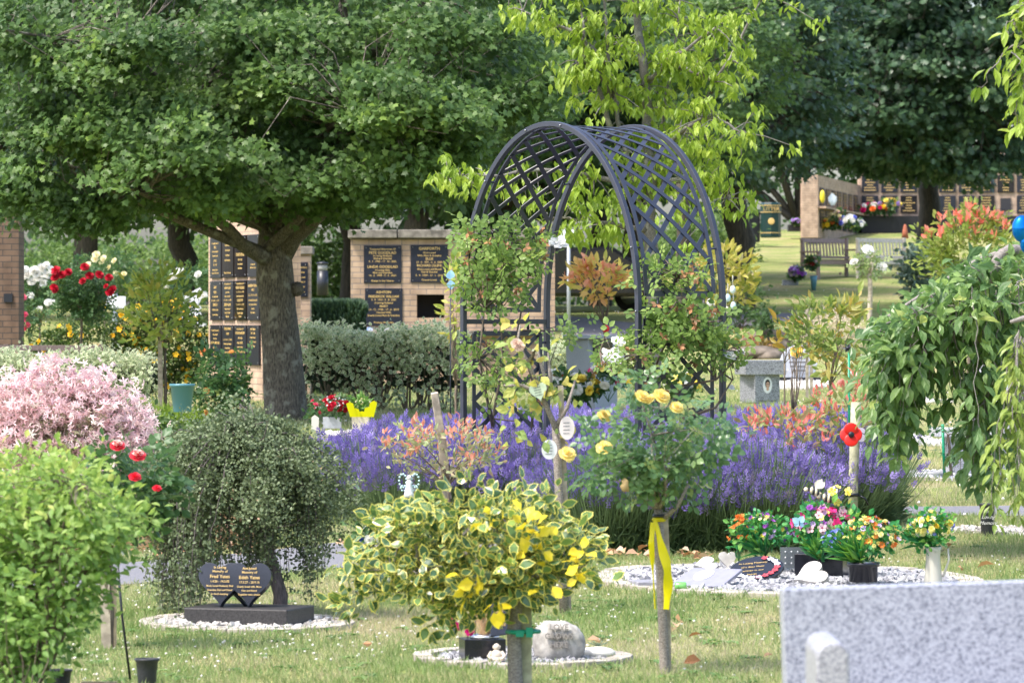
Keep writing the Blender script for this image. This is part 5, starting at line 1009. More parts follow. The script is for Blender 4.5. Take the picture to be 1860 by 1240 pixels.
# ---- love stone grave
D=17.6; lc=np.array(G(950,D)); gravel('grey_gravel_a',(lc[0],D,.34,.36),2200,.017,WG); edging('oval stone edging round the carved stone and small buddha',lc[0],D,.38,.38,.075,M_EDGE)
st=thing('carved_stone','pale cast stone carved with raised words, standing on grey gravel','stone',G(1015,17.5)); q=np.array(G(1015,17.5)); m=MB()
m.blob(q,(1,1,1),30,22); V_=m.V[-1]-q; sg=np.sign(V_)*np.abs(V_)**.72; sg=sg/np.maximum(1,0); nz_=1+.05*vnoise(V_[:,0]*3+V_[:,2]*2,V_[:,2]*3-V_[:,0],1.5,4)+.012*R.normal(size=len(V_)); m.V[-1]=q+[0,0,.082]+sg*nz_[:,None]*np.array([.108,.066,.088])*np.stack([1-.10*V_[:,2],1+0*V_[:,2],1-.14*V_[:,0]],1); m.build('stone_body',plain('cast_stone',(.42,.40,.37),.85,noise=.35,scale=28,bump=.6),st)
text([('LOVE',.032,.045),('GROWS',.032,.008),('HERE',.032,-.028)],q+[0,-.079,.105],(1,0,0),unit(np.array([0,.2,1.])),'lettering',plain('stone_dark',(.19,.18,.165),.8),st,off=.0,bold=.02,ext=.005)
m=MB(); m.blob(np.array(G(1086,17.6))+[0,0,.03],(.075,.055,.028),18,9,noise=.01); ps=tag(m.build('painted_stone',plain('painted_cream',(.66,.64,.58),.5,noise=.1)),'flat cream painted stone to the right of the carved stone','painted stone')
k=MB(); 
for a in range(5): k.tube([P(1086,1172,17.53),P(1068+a*9,1166-3*(a%2),17.53)],.002,4)
k.build('painted_leaves',plain('ink_green',(.12,.2,.14),.6),ps)
vb=np.array(G(876,17.45)); mv=thing('flower_holder','square black marble flower holder with silver lid and dead stalks','flower holder',vb)
MB().box(vb+[0,0,.05],(.17,.15,.105),rz=.18).build('block',M_SLAB,mv,bevel=.003)
m=MB(); m.lathe([(.055,0),(.062,.006),(.06,.014),(.035,.02)],vb+[.01,0,.1],24); m.build('lid',plain('silver',(.6,.6,.62),.25,metal=1),mv)
m=MB()
for i in range(50): a=vb+[.01+R.normal()*.012,R.normal()*.012,.12]; m.tube([a,a+[R.normal()*.03,0,.07],a+[R.normal()*.075,R.normal()*.03,.12+.07*R.random()]],[.002,.0015,.001],4,cap=False)
m.build('dead_stalks',plain('straw',(.5,.33,.18),.8),mv)
m=MB(); inst_fl(m,ROSE,[P(829,1138,17.35),P(844,1125,17.3),P(853,1146,17.35),P(818,1128,17.35)],(0,-1,.2),.04,[.1,.2,.1,.2]); m.build('blooms',leafmat('magenta_petal',[(.5,.01,.16),(.65,.03,.25)],.25,.6),mv)
m=MB(); m.tube([vb+[-.06,-.02,.1],P(850,1120,17.4)],.002,4); m.tube([vb+[-.03,-.02,.1],P(866,1090,17.4)],.002,4); m.build('stalk',M_TWIG,mv)
sp=thing('small_plaque','small black slate plaque leaning behind the flower holder','plaque',P(907,1150,17.4)); ux=unit(np.array([1,.1,.12])); uz=unit(np.array([-.12,.3,1.])); MB().prism([(-.045,-.07),(.045,-.07),(.045,.07),(-.045,.07)],P(908,1122,17.4),ux,uz,.012).build('slate',M_BOARD,sp,bevel=.002)
text([('Dad',.02,.03),('Always',.016,.0),('Loved',.016,-.03)],P(908,1122,17.4),ux,uz,'lettering',M_GOLD,sp)
# buddha
b0=np.array(G(902,17.3)); bu=thing('buddha_figurine','small cream laughing buddha figurine sitting on the gravel','figurine',b0); m=MB(); z=np.array([0,0,1.])
m.blob(b0+z*.025,(.036,.028,.026),14,9); m.blob(b0+z*.045+[0,-.002,0],(.024,.022,.024),12,8); m.blob(b0+z*.078,(.0135,.014,.0155),12,9)
for s in (-1,1): m.tube([b0+[s*.02,0,.058],b0+[s*.032,-.01,.042],b0+[s*.022,-.028,.03]],[.008,.008,.006],8); m.tube([b0+[s*.012,-.006,.015],b0+[s*.036,-.018,.012],b0+[s*.01,-.032,.012]],[.012,.012,.007],8); m.blob(b0+[s*.0135,0,.078],(.003,.004,.007),6,5)
m.blob(b0+[0,-.0135,.077],(.003,.003,.003),6,4); m.build('figure',M_CREAM,bu)
# ---- angel ornament on stick
q=P(743,903,20.5); an=thing('angel_ornament','white angel ornament with beaded wings on a thin stick in front of the lavender','ornament',q); qa=np.array(q); m=MB(); m.lathe([(.026,0),(.022,.02),(.012,.06),(.014,.075),(.006,.085)],qa,14); m.blob(qa+[0,0,.095],.012,10,7); m.build('gown',plain('angel_white',(.75,.76,.74),.5),an)
m=MB()
for s in (-1,1):
    for th in np.linspace(0,6.28,12): m.blob(qa+[s*(.03+.018*math.cos(th)),.005,.08+.032*math.sin(th)],.0055,6,5)
    for th in np.linspace(0,6.28,7): m.blob(qa+[s*(.028+.012*math.cos(th)),.005,.045+.013*math.sin(th)],.0045,6,5)
m.build('beaded_wings',plain('bead_teal',(.45,.65,.66),.3),an); MB().tube([qa+[0,.0,.0],[qa[0],qa[1],float(gz(qa[0],qa[1]))]],.003,5).build('stick',M_BLACK,an)
# ---- blue, white and red flowers behind holly
q=G(693,21.3); MB().box((q.x,q.y,q.z+.045),(.26,.2,.09)); tag(MB().box((q.x,q.y,q.z+.045),(.26,.2,.09)).build('memorial_block',M_SLAB,bevel=.004),'black memorial block half hidden left of the holly crown','memorial block')
posy('flowers','red, white and blue artificial flowers left of the holly crown',690,975,21.3,.2,.16,[(leafmat('scarlet',[(.75,.01,.01),(.8,.03,.02)],.2,.6),2,ROSE,.07),(WPET,10,ROSE,.06),(leafmat('royal_blue',[(.02,.08,.6),(.06,.2,.75)],.2,.6),8,ROSE,.045)])
# ---- grave with bouquets (D 21-23)
D=22.; gx=X(1430,D); gravel('grey_gravel_b',(gx,21.95,.86,.98),7000,.024,WG,zj=.03); edging('flat stone edging round the gravel grave with bouquets',gx,21.95,.88,1.0,.13,M_EDGE,n=34)
for px,D,sx,sy,lb in ((1142,21.4,.2,.22,'flat grey slate slab at the left corner of the gravel grave'),):
    q=G(px,D); tag(MB().box((q.x+.12,D,q.z+.03),(sx,sy,.02),rz=.2).build('slate_slab',plain('slate',(.25,.25,.28),.7,noise=.2),bevel=.003),lb,'slab')
sl=thing('slate_tablet','grey slate tablet with a white oval, lying tilted on the gravel','tablet',G(1285,21.4)); c_=np.array(P(1282,1047,21.3)); ux=unit(np.array([.9,-.4,-.0])); uy=unit(np.array([.5,.85,.32])); MB().prism([(-.13,-.12),(.14,-.12),(.14,.12),(-.13,.12)],c_,ux,uy,.018).build('slab',plain('slate_lilac',(.25,.25,.31),.45,noise=.08),sl,bevel=.003)
MB().prism([(.045*math.cos(t)-.02,.07*math.sin(t)+.02) for t in np.linspace(0,6.28,29)[:-1]],c_+np.cross(ux,uy)*.004,ux,uy,.004).build('oval_plate',plain('oval_white',(.75,.75,.76),.35),sl)
MB().box(c_+[.03,.03,-.045],(.12,.06,.06)).build('prop',M_SLAB,sl)
ov=thing('oval_plaque','round black plaque with gold words and painted flowers, tilted on a block','plaque',G(1378,21.9)); c_=np.array(P(1374,1032,21.8)); ux=unit(np.array([1,-.15,.1])); uy=unit(np.array([.1,.9,.42])); MB().prism([(.14*math.cos(t),.135*math.sin(t)) for t in np.linspace(0,6.28,41)[:-1]],c_,ux,uy,.014).build('plate',M_SLAB,ov,bevel=.002); MB().box(c_+[.03,.04,-.06],(.16,.1,.09)).build('block',M_SLAB,ov)
text([('In Loving Memory',.02,.06),('of a dear Mum',.02,.02),('Forever in our',.02,-.02),('hearts',.02,-.06)],c_+ux*-.02,ux,uy,'lettering',M_GOLD,ov); m=MB(); 
for t in np.linspace(-2.4,1.2,12): inst_fl(m,DAISY,[c_+ux*.108*math.cos(t)+uy*.104*math.sin(t)+np.array([0,0,.003])],np.cross(ux,uy),.036,[R.random()])
m.build('painted_flowers',leafmat('painted_fl',[(.7,.72,.75),(.6,.62,.7),(.55,.06,.08)],.0,.5,pos=[0,.7,.85]),ov)
def heartstone(name,label,px,py,D,s,up,nr,th=.03):
    c_=np.array(P(px,py,D)); uy=unit(np.array(up,float)); nr=np.array(nr,float); nr=unit(nr-(nr@uy)*uy); ux=np.cross(uy,nr); m=MB(); 
    m.prism([heart(6.283*i/40,s) for i in range(40)][::-1],c_,ux,uy,th); o=m.build(name,M_STONEW,bevel=th*.45); o.modifiers['b'].segments=4; return tag(o,label,'heart ornament')
heartstone('heart_ornament','large white heart ornament lying on the gravel left of the round black pot',1474,1040,21.5,.17,(.93,.15,.32),(-.2,-.6,.8),.05); heartstone('heart_ornament','small white carved heart standing behind the slate tablet',1322,1014,22.6,.09,(0,.1,1),(.1,-1,.2),.035); heartstone('heart_ornament','white heart ornament lying behind the slate tablet, left of the other two',1283,1022,22.4,.12,(.9,.2,.12),(0,-.5,.85),.035)
gb=thing('green_bottle','small green lantern bottle lying beside the slate tablet','bottle',P(1240,1070,21.1)); m=MB(); ax=Matrix.Rotation(math.pi/2,3,'Y'); m.lathe([(.018,0),(.022,.004),(.022,.05),(.018,.056)],P(1226,1064,21.1),18,axis=ax); m.build('glass_body',plain('green_glass',(.15,.42,.1),.15,spec=.8),gb)
fp=thing('frosted_panel','grey glass panel with snowflake dots behind the round plaque','panel',G(1438,22.3)); MB().box(np.array(P(1438,1012,22.3)),(.06*2,.012,.11),rz=.1).build('glass_panel',plain('smoky_glass',(.14,.16,.18),.1,spec=.8),fp); m=MB()
for i in range(9): th=i*.7; m.blob(np.array(P(1438,1012,22.28))+[.018*(i%3-1)*1.8,-.0,.03*(i//3-1)],(.005,.002,.005),6,4)
m.build('snowflakes',plain('frost_white',(.6,.62,.65),.6),fp)
def block(name,label,px,D,w,d,h,rz=0,lid=True):
    q=np.array(G(px,D)); rt=thing(name,label,'flower holder',q); MB().box(q+[0,0,h/2],(w,d,h),rz=rz).build('block',M_SLAB,rt,bevel=.004)
    if lid: m=MB(); m.lathe([(.045,0),(.052,.005),(.048,.014),(.03,.018)],q+[0,0,h],20); m.build('lid',plain('silver',(.6,.6,.62),.25,metal=1),rt)
    return rt
block('flower_holder','large polished black block holding the pink bouquet',1496,22.2,.26,.2,.14,-.35)
block('flower_holder','low black holder under the orange and purple bouquet',1390,22.5,.12,.12,.08)
pt,_=pot('flower_holder','round black pot with two raised rings and a silver lid',1568,1020,1056,21.4,.072,.075,M_SLAB,'flower holder'); m=MB(); q=np.array(P(1568,1020,21.4)); m.lathe([(.078,-.012),(.082,-.006),(.08,.0),(.05,.006)],q,24); m.build('lid',plain('silver',(.6,.6,.62),.25,metal=1),pt)
ORG=leafmat('orange_fl',[(.75,.16,.02),(.8,.25,.05)],.2,.6); PUR=leafmat('purple_fl',[(.3,.05,.42),(.45,.15,.6)],.2,.6); LIL=leafmat('lilac_fl',[(.45,.3,.65),(.6,.45,.75)],.25,.6); MAG=leafmat('magenta_fl',[(.62,.01,.14),(.75,.05,.25)],.2,.6); PNK=leafmat('palepink_fl',[(.78,.45,.5),(.82,.65,.68)],.25,.6,edge=(.3,.02,.08),at=.6); YEL=leafmat('yell_fl',[(.82,.6,.03),(.85,.75,.2)],.2,.6); LEM=leafmat('lemon_fl',[(.8,.75,.25),(.85,.82,.45)],.2,.6); BLU=leafmat('blue_fl',[(.1,.13,.6),(.3,.35,.75)],.2,.6); PGR=leafmat('plastic_leaf',[(.02,.15,.05),(.05,.26,.07),(.22,.42,.06)],.3,.4)
def posyx(*a,**k): return posy(*a,lf=PGR,**k)
posyx('bouquet','artificial bouquet with orange pompoms at left and purple buttons, leftmost on the grave',1390,968,22.5,.28,.2,[(PUR,22,PUFF,.026),(LIL,14,PUFF,.024),(LEM,20,PUFF,.022),(YEL,10,PUFF,.022)],per=16,ncl=46,lsz=.032)
posyx('bouquet','spray of small orange pompom flowers at the far left of the grave',1342,975,22.4,.11,.22,[(ORG,24,PUFF,.027)],per=5,ncl=14,lsz=.04)
posyx('bouquet','large artificial bouquet of magenta, pink and purple blooms in the middle of the grave',1500,955,22.15,.34,.2,[(MAG,26,DAISY,.05),(PNK,26,DAISY,.05),(PUR,18,PUFF,.045),(YEL,10,DAISY,.038),(LIL,12,PUFF,.035)],per=10,ncl=40,lsz=.05)
posyx('bouquet','artificial bouquet of orange and lemon flowers with blue sprays in the round black pot',1575,978,21.5,.32,.2,[(ORG,20,PUFF,.035),(LEM,42,ROSE,.026),(YEL,18,PUFF,.026),(LIL,10,PUFF,.03)],per=14,ncl=46,lsz=.032)
posyx('bouquet','sprays of little blue flowers left of the orange and lemon bouquet',1518,985,21.45,.14,.13,[(BLU,34,PUFF,.02)],per=6,ncl=16,lsz=.03)
def spray(root_lb,px,py,D,n,L,az,mat,w=.05):
    q=np.array(P(px,py,D)); m=MB(); k=n; d=unit(np.stack([az+.45*R.normal(size=k),-.5+.3*R.normal(size=k),.75+.3*R.normal(size=k)],-1)); m.inst(T([(-w,0,0),(w,0,0),(w*.9,.5,.05),(0,1,-.15),(-w*.9,.5,.05)],[[0,1,2,3,4]]),np.repeat([q],k,0)+R.normal(size=(k,3))*.008,d,rand_dir(k,.6),L*(.7+.4*R.random(k)),R.random(k)); return tag(m.build('plastic_grass',mat),root_lb,'plastic foliage')
spray('fan of long glossy plastic leaves under the magenta bouquet',1492,1012,22.05,30,.17,-.3,PGR,.05); spray('fan of thin plastic grass blades left of the round black pot',1562,1018,21.38,70,.2,-.9,PGR,.02); spray('fan of plastic leaves under the orange pompoms',1385,1004,22.4,26,.15,-.9,PGR,.04)
# bees on stick
bq=np.array(P(1492,905,22.1)); be=thing('bee_ornament','two metal bee ornaments above the magenta bouquet','bee ornament',bq); 
for dx,dz,s in ((-.035,.035,1),(.03,-.0,1)):
    m=MB(); c0_=bq+[dx,0,dz]; 
    for k in range(6): m.lathe([(.0001+.024*math.sin(math.pi*k/6),0),(.024*math.sin(math.pi*(k+1)/6+.0001),.0125)],c0_+np.array([.012*(k-3),0,-.004*(k-3)]),12,mat=k%2,axis=Matrix.Rotation(math.pi/2,3,'Y'))
    m.blob(c0_+[-.045,0,.012],.012,8,6,mat=1); m.build('bee_body',[plain('bee_black',(.02,.02,.025),.3),plain('bee_cream',(.75,.66,.45),.4)],be)
    m=MB(); m.inst(LEAF,[c0_+[.0,.0,.015],c0_+[.01,.01,.015]],[(.6,0,.8),(.8,.4,.6)],(0,-1,.2),.065,.5); m.build('wing',plain('wing_cream',(.65,.6,.5),.4),be)
MB().tube([bq+[0,0,-.02],bq+[.01,0,-.16]],.002,5).build('stick',M_BLACK,be)
posyx('flowers','five yellow plastic daisies on green stalks above the magenta bouquet',1520,905,22.1,.18,.12,[(YEL,6,DAISY,.045)],per=1,ncl=8)
bf=thing('butterfly','pale blue butterfly pick on the left of the magenta bouquet','butterfly',P(1452,950,21.95)); m=MB(); q=np.array(P(1452,950,21.95)); m.inst(ROUND,[q,q,q,q],[(-.8,0,.6),(.5,.2,.9),(-.7,0,-.3),(.5,.1,-.3)],(0,-1,.1),[.045,.045,.03,.03],[.5]*4); m.build('wings',leafmat('butterfly_blue',[(.3,.55,.7),(.4,.65,.78)],.3,.5),bf); MB().tube([q+[0,-.003,-.012],q+[0,-.003,.014]],.002,5).build('insect_body',M_BLACK,bf)
# jug
jd=21.6; jq=np.array(G(1695,jd)); z1=Zp(992,jd)-jq[2]; ju=thing('enamel_jug','cream enamel jug with a curved handle holding flowers','jug',jq); JM=plain('cream_enamel',(.56,.54,.46),.25,spec=.6); m=MB(); m.lathe([(.046,0),(.05,.004),(.047,.03),(.036,z1*.75),(.038,z1*.9),(.043,z1),(.039,z1),(.03,z1*.8)],jq,24); m.build('jug_body',JM,ju); m=MB(); m.tube([jq+[.037,0,z1*.9],jq+[.075,0,z1*.95],jq+[.08,0,z1*.7],jq+[.055,0,z1*.35],jq+[.046,0,z1*.3]],.006,8); m.build('handle',JM,ju)
posyx('bouquet','artificial bouquet of lemon roses and small blue flowers in the cream jug',1692,960,jd,.23,.17,[(LEM,18,ROSE,.036),(YEL,8,ROSE,.036),(BLU,18,PUFF,.022),(WPET,5,PUFF,.03)],per=16,ncl=40,lsz=.03)
spray('thin plastic grass leaning left out of the cream jug',1680,985,jd-.02,16,.16,-1.6,PGR,.02)
# ---- poppy on stake, stakes for photinia
D=25.4; pk=thing('timber_stake','thick round pale timber stake carrying the red poppy','stake',G(1548,D)); m=MB(); m.tube([np.array(G(1548,D))-[0,0,.05],P(1550,880,D),P(1555,730,D)],[.031,.03,.03],10,wob=.02); m.build('post',M_POSTG,pk); m=MB(); c_=np.array(P(1549,898,D)); m.lathe([(.033,-.01),(.038,0),(.033,.01)],c_,14); m.tube([c_+[.03,-.01,0],c_+[.07,-.03,-.02],c_+[.09,-.02,-.06]],.006,6); m.build('rubber_tie',M_BLACK,pk)
pp=thing('poppy','large red plastic poppy with a black centre fixed to the stake','poppy',P(1546,789,D-.14)); q=np.array(P(1546,789,D-.14)); RP=plain('poppy_red',(.72,.02,.015),.35)
for dx,dz in ((0,.033),(-.022,.0),(.022,.0),(0,-.033)):
    m=MB(); m.blob(q+[dx,.0 if dx==0 else .008,dz],(.042 if dx==0 else .045,.006,.038 if dx==0 else .044),20,9,rot=Matrix.Rotation(.12*(1 if dz>0 else -1),3,'X')); m.build('petal',RP,pp)
m=MB(); m.lathe([(.017,0),(.018,.004),(.014,.009)],q+[0,-.006,0],20,axis=Matrix.Rotation(math.pi/2,3,'X')); m.build('centre',M_BLACK,pp)
m=MB(); m.prism([(.032*math.cos(t),.042*math.sin(t)) for t in np.linspace(0,6.28,25)[:-1]],P(1564,789,D-.05),(1,0,0),(0,.1,1),.004); tag(m.build('clear_disc',plain('lilac_disc',(.42,.4,.5),.3)),'pale lilac oval disc showing behind the red poppy','disc')
m=MB(); m.tube([P(1558,785,D-.09),P(1590,792,D-.1),P(1606,804,D-.1)],.003,5); tag(m.build('black_cord',M_BLACK,pp))
ws=thing('solar_ornament','small black ornament on a green cane above the poppy','ornament',P(1541,690,26)); m=MB(); m.tube([P(1543,900,26),P(1542,640,26)],.008,6); m.build('green_cane',plain('cane_green',(.0,.25,.12),.4),ws); m=MB(); q=np.array(P(1540,632,26)); m.blob(q,(.016,.014,.012),8,6)
for a in range(6): m.inst(LEAF,[q],[(math.cos(a*1.05),0,math.sin(a*1.05))],(0,-1,.3),.03,.5)
m.build('ornament_head',M_BLACK,ws)
# ---- foreground granite bench
D=10.4; s=sc(D); q=G(1480,D); gb=thing('granite_bench','speckled grey granite bench with thick back and rounded armrest at the lower right corner','bench',G(1700,D-.2))
GB=granite('bench_granite',(.33,.34,.40),(.13,.14,.19),scale=230,rough=.45); BC=np.array(P(1422,1070,D)); ux=unit(np.array([1,.06,.029])); uy=np.array([0,0,1.]); W=1.42; m=MB()
m.prism([(.0,0),(.02,-.62),(W-.02,-.62),(W,0)],BC,ux,uy,.075); m.build('backrest',GB,gb,bevel=.004)
m=MB(); ax=X(1463,D-.36); 
for off in (.0,1.1):
    a0_=np.array([ax+off,D-.0,0]); z=Zp(1146,D-.36); pr=[(0.0,z-.72+.25),(0.0,z-.03),(-.03,z),(-.30,z-.02),(-.36,z-.06),(-.36,z-.12),(-.3,z-.14),(-.28,z-.47),(-.18,z-.47),(-.1,z-.2)]
    mm=MB(); cr_=[(.075-.03+.03*math.cos(t),z-.03+.03*math.sin(t)) for t in np.linspace(0,math.pi/2,7)]+[(.034+.034*math.cos(t),z-.034+.034*math.sin(t)) for t in np.linspace(math.pi/2,math.pi,8)]; mm.prism([(0,z-.72),(.078,z-.72)]+cr_,(ax+off,D-.36,0),(1,0,0),(0,0,1),-.358); mm.build('armrest',granite('arm_granite',(.34,.34,.38),(.15,.15,.19),scale=230),gb,bevel=.006)
seat=MB(); seat.box(BC+ux*W/2+[0,-.2,-.42],(W-.1,.4,.08)); seat.build('seat',GB,gb,bevel=.005)
for o_ in (.15,W-.2): 
    m=MB(); m.box(BC+ux*o_+[0,-.16,-.58],(.12,.34,.26)); m.build('leg',GB,gb,bevel=.005)
# ---- near left: green shrub, red rose, pots, cane, stake
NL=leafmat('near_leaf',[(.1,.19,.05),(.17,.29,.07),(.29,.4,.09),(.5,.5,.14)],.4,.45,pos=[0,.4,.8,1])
def nearbush():
    D=15.; b=G(40,D); rt=thing('green_shrub','large yellow green leafy shrub filling the lower left corner','shrub',b); C=[]; 
    while len(C)<520:
        px=-70+410*R.random(); py=835+470*R.random(); y=D+R.normal()*.3
        top=np.interp(px,[-80,0,80,150,200,250,300,340],[850,848,838,850,890,925,960,985]); right=np.interp(py,[830,900,960,1000,1060,1120,1200,1300],[140,220,240,175,165,125,80,45])
        if py<top or px>right+12*R.normal(): continue
        C.append(np.array(P(px,py,y)))
    C=np.array(C); t=MB(); branches(t,np.array(b),C,22,.012,.1,.4); t.build('stems',M_TWIG,rt); ctr=np.array(P(40,1100,D+.2))
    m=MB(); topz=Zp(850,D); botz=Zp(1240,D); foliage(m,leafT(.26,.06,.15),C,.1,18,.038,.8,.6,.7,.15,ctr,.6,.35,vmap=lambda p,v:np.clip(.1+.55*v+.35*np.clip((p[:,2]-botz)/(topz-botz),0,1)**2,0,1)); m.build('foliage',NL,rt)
nearbush()
D=18.; 
rt,C=std_tree('standard_rose','standard rose with red and white blooms above the yellow green shrub','rose tree',G(196,D),Zp(960,D),(.0,0),(X(225,D),D,Zp(890,D)),(.2,.16,.16),38,7,.08,ROSELF,.12,G1,M_TWIG,tr=.02,nl=6,rnd=.7,up=.5)
RW=leafmat('red_white_petal',[(.7,.02,.05),(.75,.08,.1),(.8,.7,.62)],.25,.6,pos=[0,.6,.9])
for a,b_,s_,v in ((213,812,.065,.1),(250,830,.07,.2),(245,868,.055,.1),(285,888,.04,.1)):
    m=MB(); q=np.array(P(a,b_,D-.2)); inst_fl(m,ROSE,[q],(.1,-.6,.8),s_,[v]); 
    if s_>.06: inst_fl(m,ROSE,[q+[0,-.004,.012]],(.1,-.4,.9),s_*.7,[1.])
    m.build('bloom',RW,rt)
m=MB(); g_=np.array(G(204,D)); m.box((g_[0],D+.02,g_[2]+.16),(.03,.03,.36)); m.build('stake',plain('tan_wood',(.5,.38,.25),.8,noise=.2),rt); m=MB(); m.lathe([(.028,-.008),(.034,0),(.028,.008)],np.array(P(193,1005,D)),12); m.build('tie',M_BLACK,rt)
m=MB(); m.tube([P(194,1230,D),P(190,1050,D),P(190,960,D)],.02,4,square=True); m.build('stake',M_POST,rt)
m=MB(); m.tube([P(203,985,D-.05),P(215,990,D-.06),P(224,1008,D-.06)],[.006,.009,.004],5); tag(m.build('white_label',plain('tag_white',(.7,.7,.7),.4)),'curled white plant label on the stake of the red and white rose','label')
m=MB(); m.tube([P(214,1030,16.5),P(222,1120,16.5),P(240,1260,16.5)],.0055,6); tag(m.build('black_cane',M_BLACK),'thin black metal cane leaning in the grass beside the near shrub','cane')
VS=plain('vase_black',(.025,.028,.035),.5,noise=.4,scale=200)
def vase(label,px,py0,D,w,h,txt=None,blk=None):
    q=np.array(P(px,py0,D))-[0,0,h]; rt=thing('grave_vase',label,'vase',q); m=MB(); m.lathe([(w*.3,0),(w*.34,.01),(w*.4,h*.7),(w*.45,h*.92),(w*.52,h*.97),(w*.52,h),(w*.45,h),(w*.36,h*.8)],q,24); m.build('vase_body',VS,rt)
    if txt: text([(a,s,y) for a,s,y in txt],q+[0,-w*.425,h*.65],(1,0,0),unit(np.array([0,-.12,1.])),'lettering',M_WHITE,rt,slant=.4)
    return rt
vase('black fluted grave vase standing in the grass at lower left',267,1195,16.4,.095,.17); vase('squat black grave vase under the yellow green shrub',111,1215,15.8,.085,.12)
vase('tall black speckled grave vase with white script beside the path',1793,914,25,.098,.235,[('In',.03,.04),('Loving',.03,.005),('Memory',.03,-.03)])
m=MB(); m.box(P(180,1247,15.6),(.13,.02,.04)); tag(m.build('framed_card',plain('tan_wood',(.5,.38,.25),.8)),'top edge of a small wooden frame at the bottom left','frame')
gravel('white_gravel_c',(X(1840,25.4),25.4,.42,.35),900,.02,[(.24,.22,.2),(.44,.42,.39),(.58,.57,.54)])
# ---- dead leaves
n=95; px=np.concatenate([R.uniform(1070,1290,34),R.uniform(200,470,36),R.uniform(600,1850,n-70)]); DD=np.concatenate([R.uniform(23.3,23.8,34),R.uniform(23.3,25.2,36),R.uniform(17,25,n-70)]); x=(px-930)/F*DD; m=MB(); m.inst(leafT(.32,.2,.15),np.stack([x,DD,gz(x,DD)+.035],-1),rand_dir(n)*[1,1,.2],rand_dir(n,1.5),.075*(.5+.8*R.random(n)))
o=m.build('fallen_leaves',leafmat('dead_leaf',[(.3,.14,.06),(.5,.3,.16),(.55,.42,.3)],.2,.8),loc=(0,22,0)); tag(o,kind='stuff')
m=MB(); n=4000; px=R.uniform(-60,480,n); DD=R.uniform(24,26.4,n); x=(px-930)/F*DD; m.inst(leafT(.32,.2,.15),np.stack([x,DD,gz(x,DD)+.03*R.random(n)],-1),rand_dir(n)*[1,1,.3],rand_dir(n,1.2),.05*(.5+.8*R.random(n))); o=m.build('leaf_litter',leafmat('litter_leaf',[(.16,.08,.04),(.32,.18,.1),(.12,.12,.05)],.1,.9),loc=(0,25,0)); tag(o,kind='stuff')
# undergrowth behind the cotoneaster and salix, seen between the stems
bush('dark_shrub','dark green shrub between the pink leaved shrub and the weeping shrub','shrub',262,27.5,.75,.62,90,26,LEAF,.045,leafmat('mid_leaf',[(.04,.08,.02),(.08,.14,.035),(.15,.23,.05)],.3,.5),cr=.12)
# ---- weeping cherry at right
WC=leafmat('weep_leaf',[(.08,.15,.06),(.13,.23,.075),(.23,.34,.1),(.42,.47,.13)],.45,.35,pos=[0,.45,.88,1],spec=.45)
def weeping(name,label,base,limbs,strands,lsz,lm,per=20,rt=None,bm=None,leaf=None,jit=.02,CL_=None):
    rt=thing(name,label,'weeping tree',base); t=MB(); L=MB()
    for pts,r0,r1 in limbs:
        q=np.array([np.array(P(a,b_,d)) for a,b_,d in pts]); tt=np.linspace(0,len(q)-1,len(q)*4); q=np.stack([np.interp(tt,range(len(q)),q[:,k]) for k in range(3)],1); k=np.array([.25,.5,.25]); 
        for _ in range(2): q[1:-1]=.25*q[:-2]+.5*q[1:-1]+.25*q[2:]
        t.tube(q,np.linspace(r0,r1,len(q)),8,wob=.05)
    for (x0,y0,x1,y1,d,dens) in strands:
        p0=np.array(P(x0,y0,d)); p1=np.array(P(x1,y1,d+R.normal()*.05)); tt=np.linspace(0,1,12)[:,None]; c_=p0*(1-tt)+p1*tt; c_[:,0]+=(p1[0]-p0[0])*(np.sqrt(tt[:,0])-tt[:,0])*.8; c_[1:]+=np.cumsum(R.normal(size=(11,3)),0)*.012; t.tube(c_,np.linspace(.0045,.0015,12),5,cap=False)
        n=int(np.linalg.norm(p1-p0)*per*dens)+4; k=R.random(n)*11; i=np.minimum(k.astype(int),10); f=(k-i)[:,None]; p=c_[i]*(1-f)+c_[i+1]*f; tg=unit(c_[i+1]-c_[i]); az=R.random(n)*6.28
        side=np.stack([np.cos(az),np.sin(az),0*az],-1); dd=unit(side*.75+tg*.3+np.array([0,0,-.5])+.3*R.normal(size=(n,3))); L.inst(leaf or leafT(.24,.06,.2),p+side*jit,dd,unit(side*.5+np.array([0,-.3,.7])),lsz*(.65+.6*R.random(n)),np.clip(R.random()*.4+.6*R.random(n),0,1))
    if CL_ is not None:
        foliage(L,leaf or LEAF,CL_,.1,13,lsz*.85,.6,.5,.5,.15,None,.75,.4,on=.5)
        for q in CL_[::3]: t.tube([q+R.normal(size=3)*.05-[0,0,.05],q,q+R.normal(size=3)*.05],[.004,.003,.002],4,cap=False)
    t.build('trunk',bm or bark('weep_bark',(.16,.14,.13),(.34,.31,.29),scale=40,stretch=.3,bump=.4),rt); L.build('foliage',lm,rt)
Dw=23.6; st=[]
for i in range(34): x0=1600+50*R.random(); st.append((x0+20,555+60*R.random(),1588+62*R.random(),690+115*R.random()**1.2,Dw+R.normal()*.2,1.0))
for i in range(8): st.append((1640,600,1600+50*R.random(),790+40*R.random(),Dw-.1,.9))
for i in range(22): x0=1655+85*R.random(); st.append((x0,545+40*R.random(),x0-25+40*R.random(),660+95*R.random(),Dw+R.normal()*.25,1.))
for i in range(30): x0=1750+110*R.random(); y1_=700+190*R.random(); st.append((x0,480+80*R.random(),(max(1782,x0-10+30*R.random()) if y1_>760 else x0-15+40*R.random()),y1_,Dw+R.normal()*.25,1.))
for i in range(8): st.append((1800,700,1770+20*R.random(),850+45*R.random(),Dw-.1,.8))
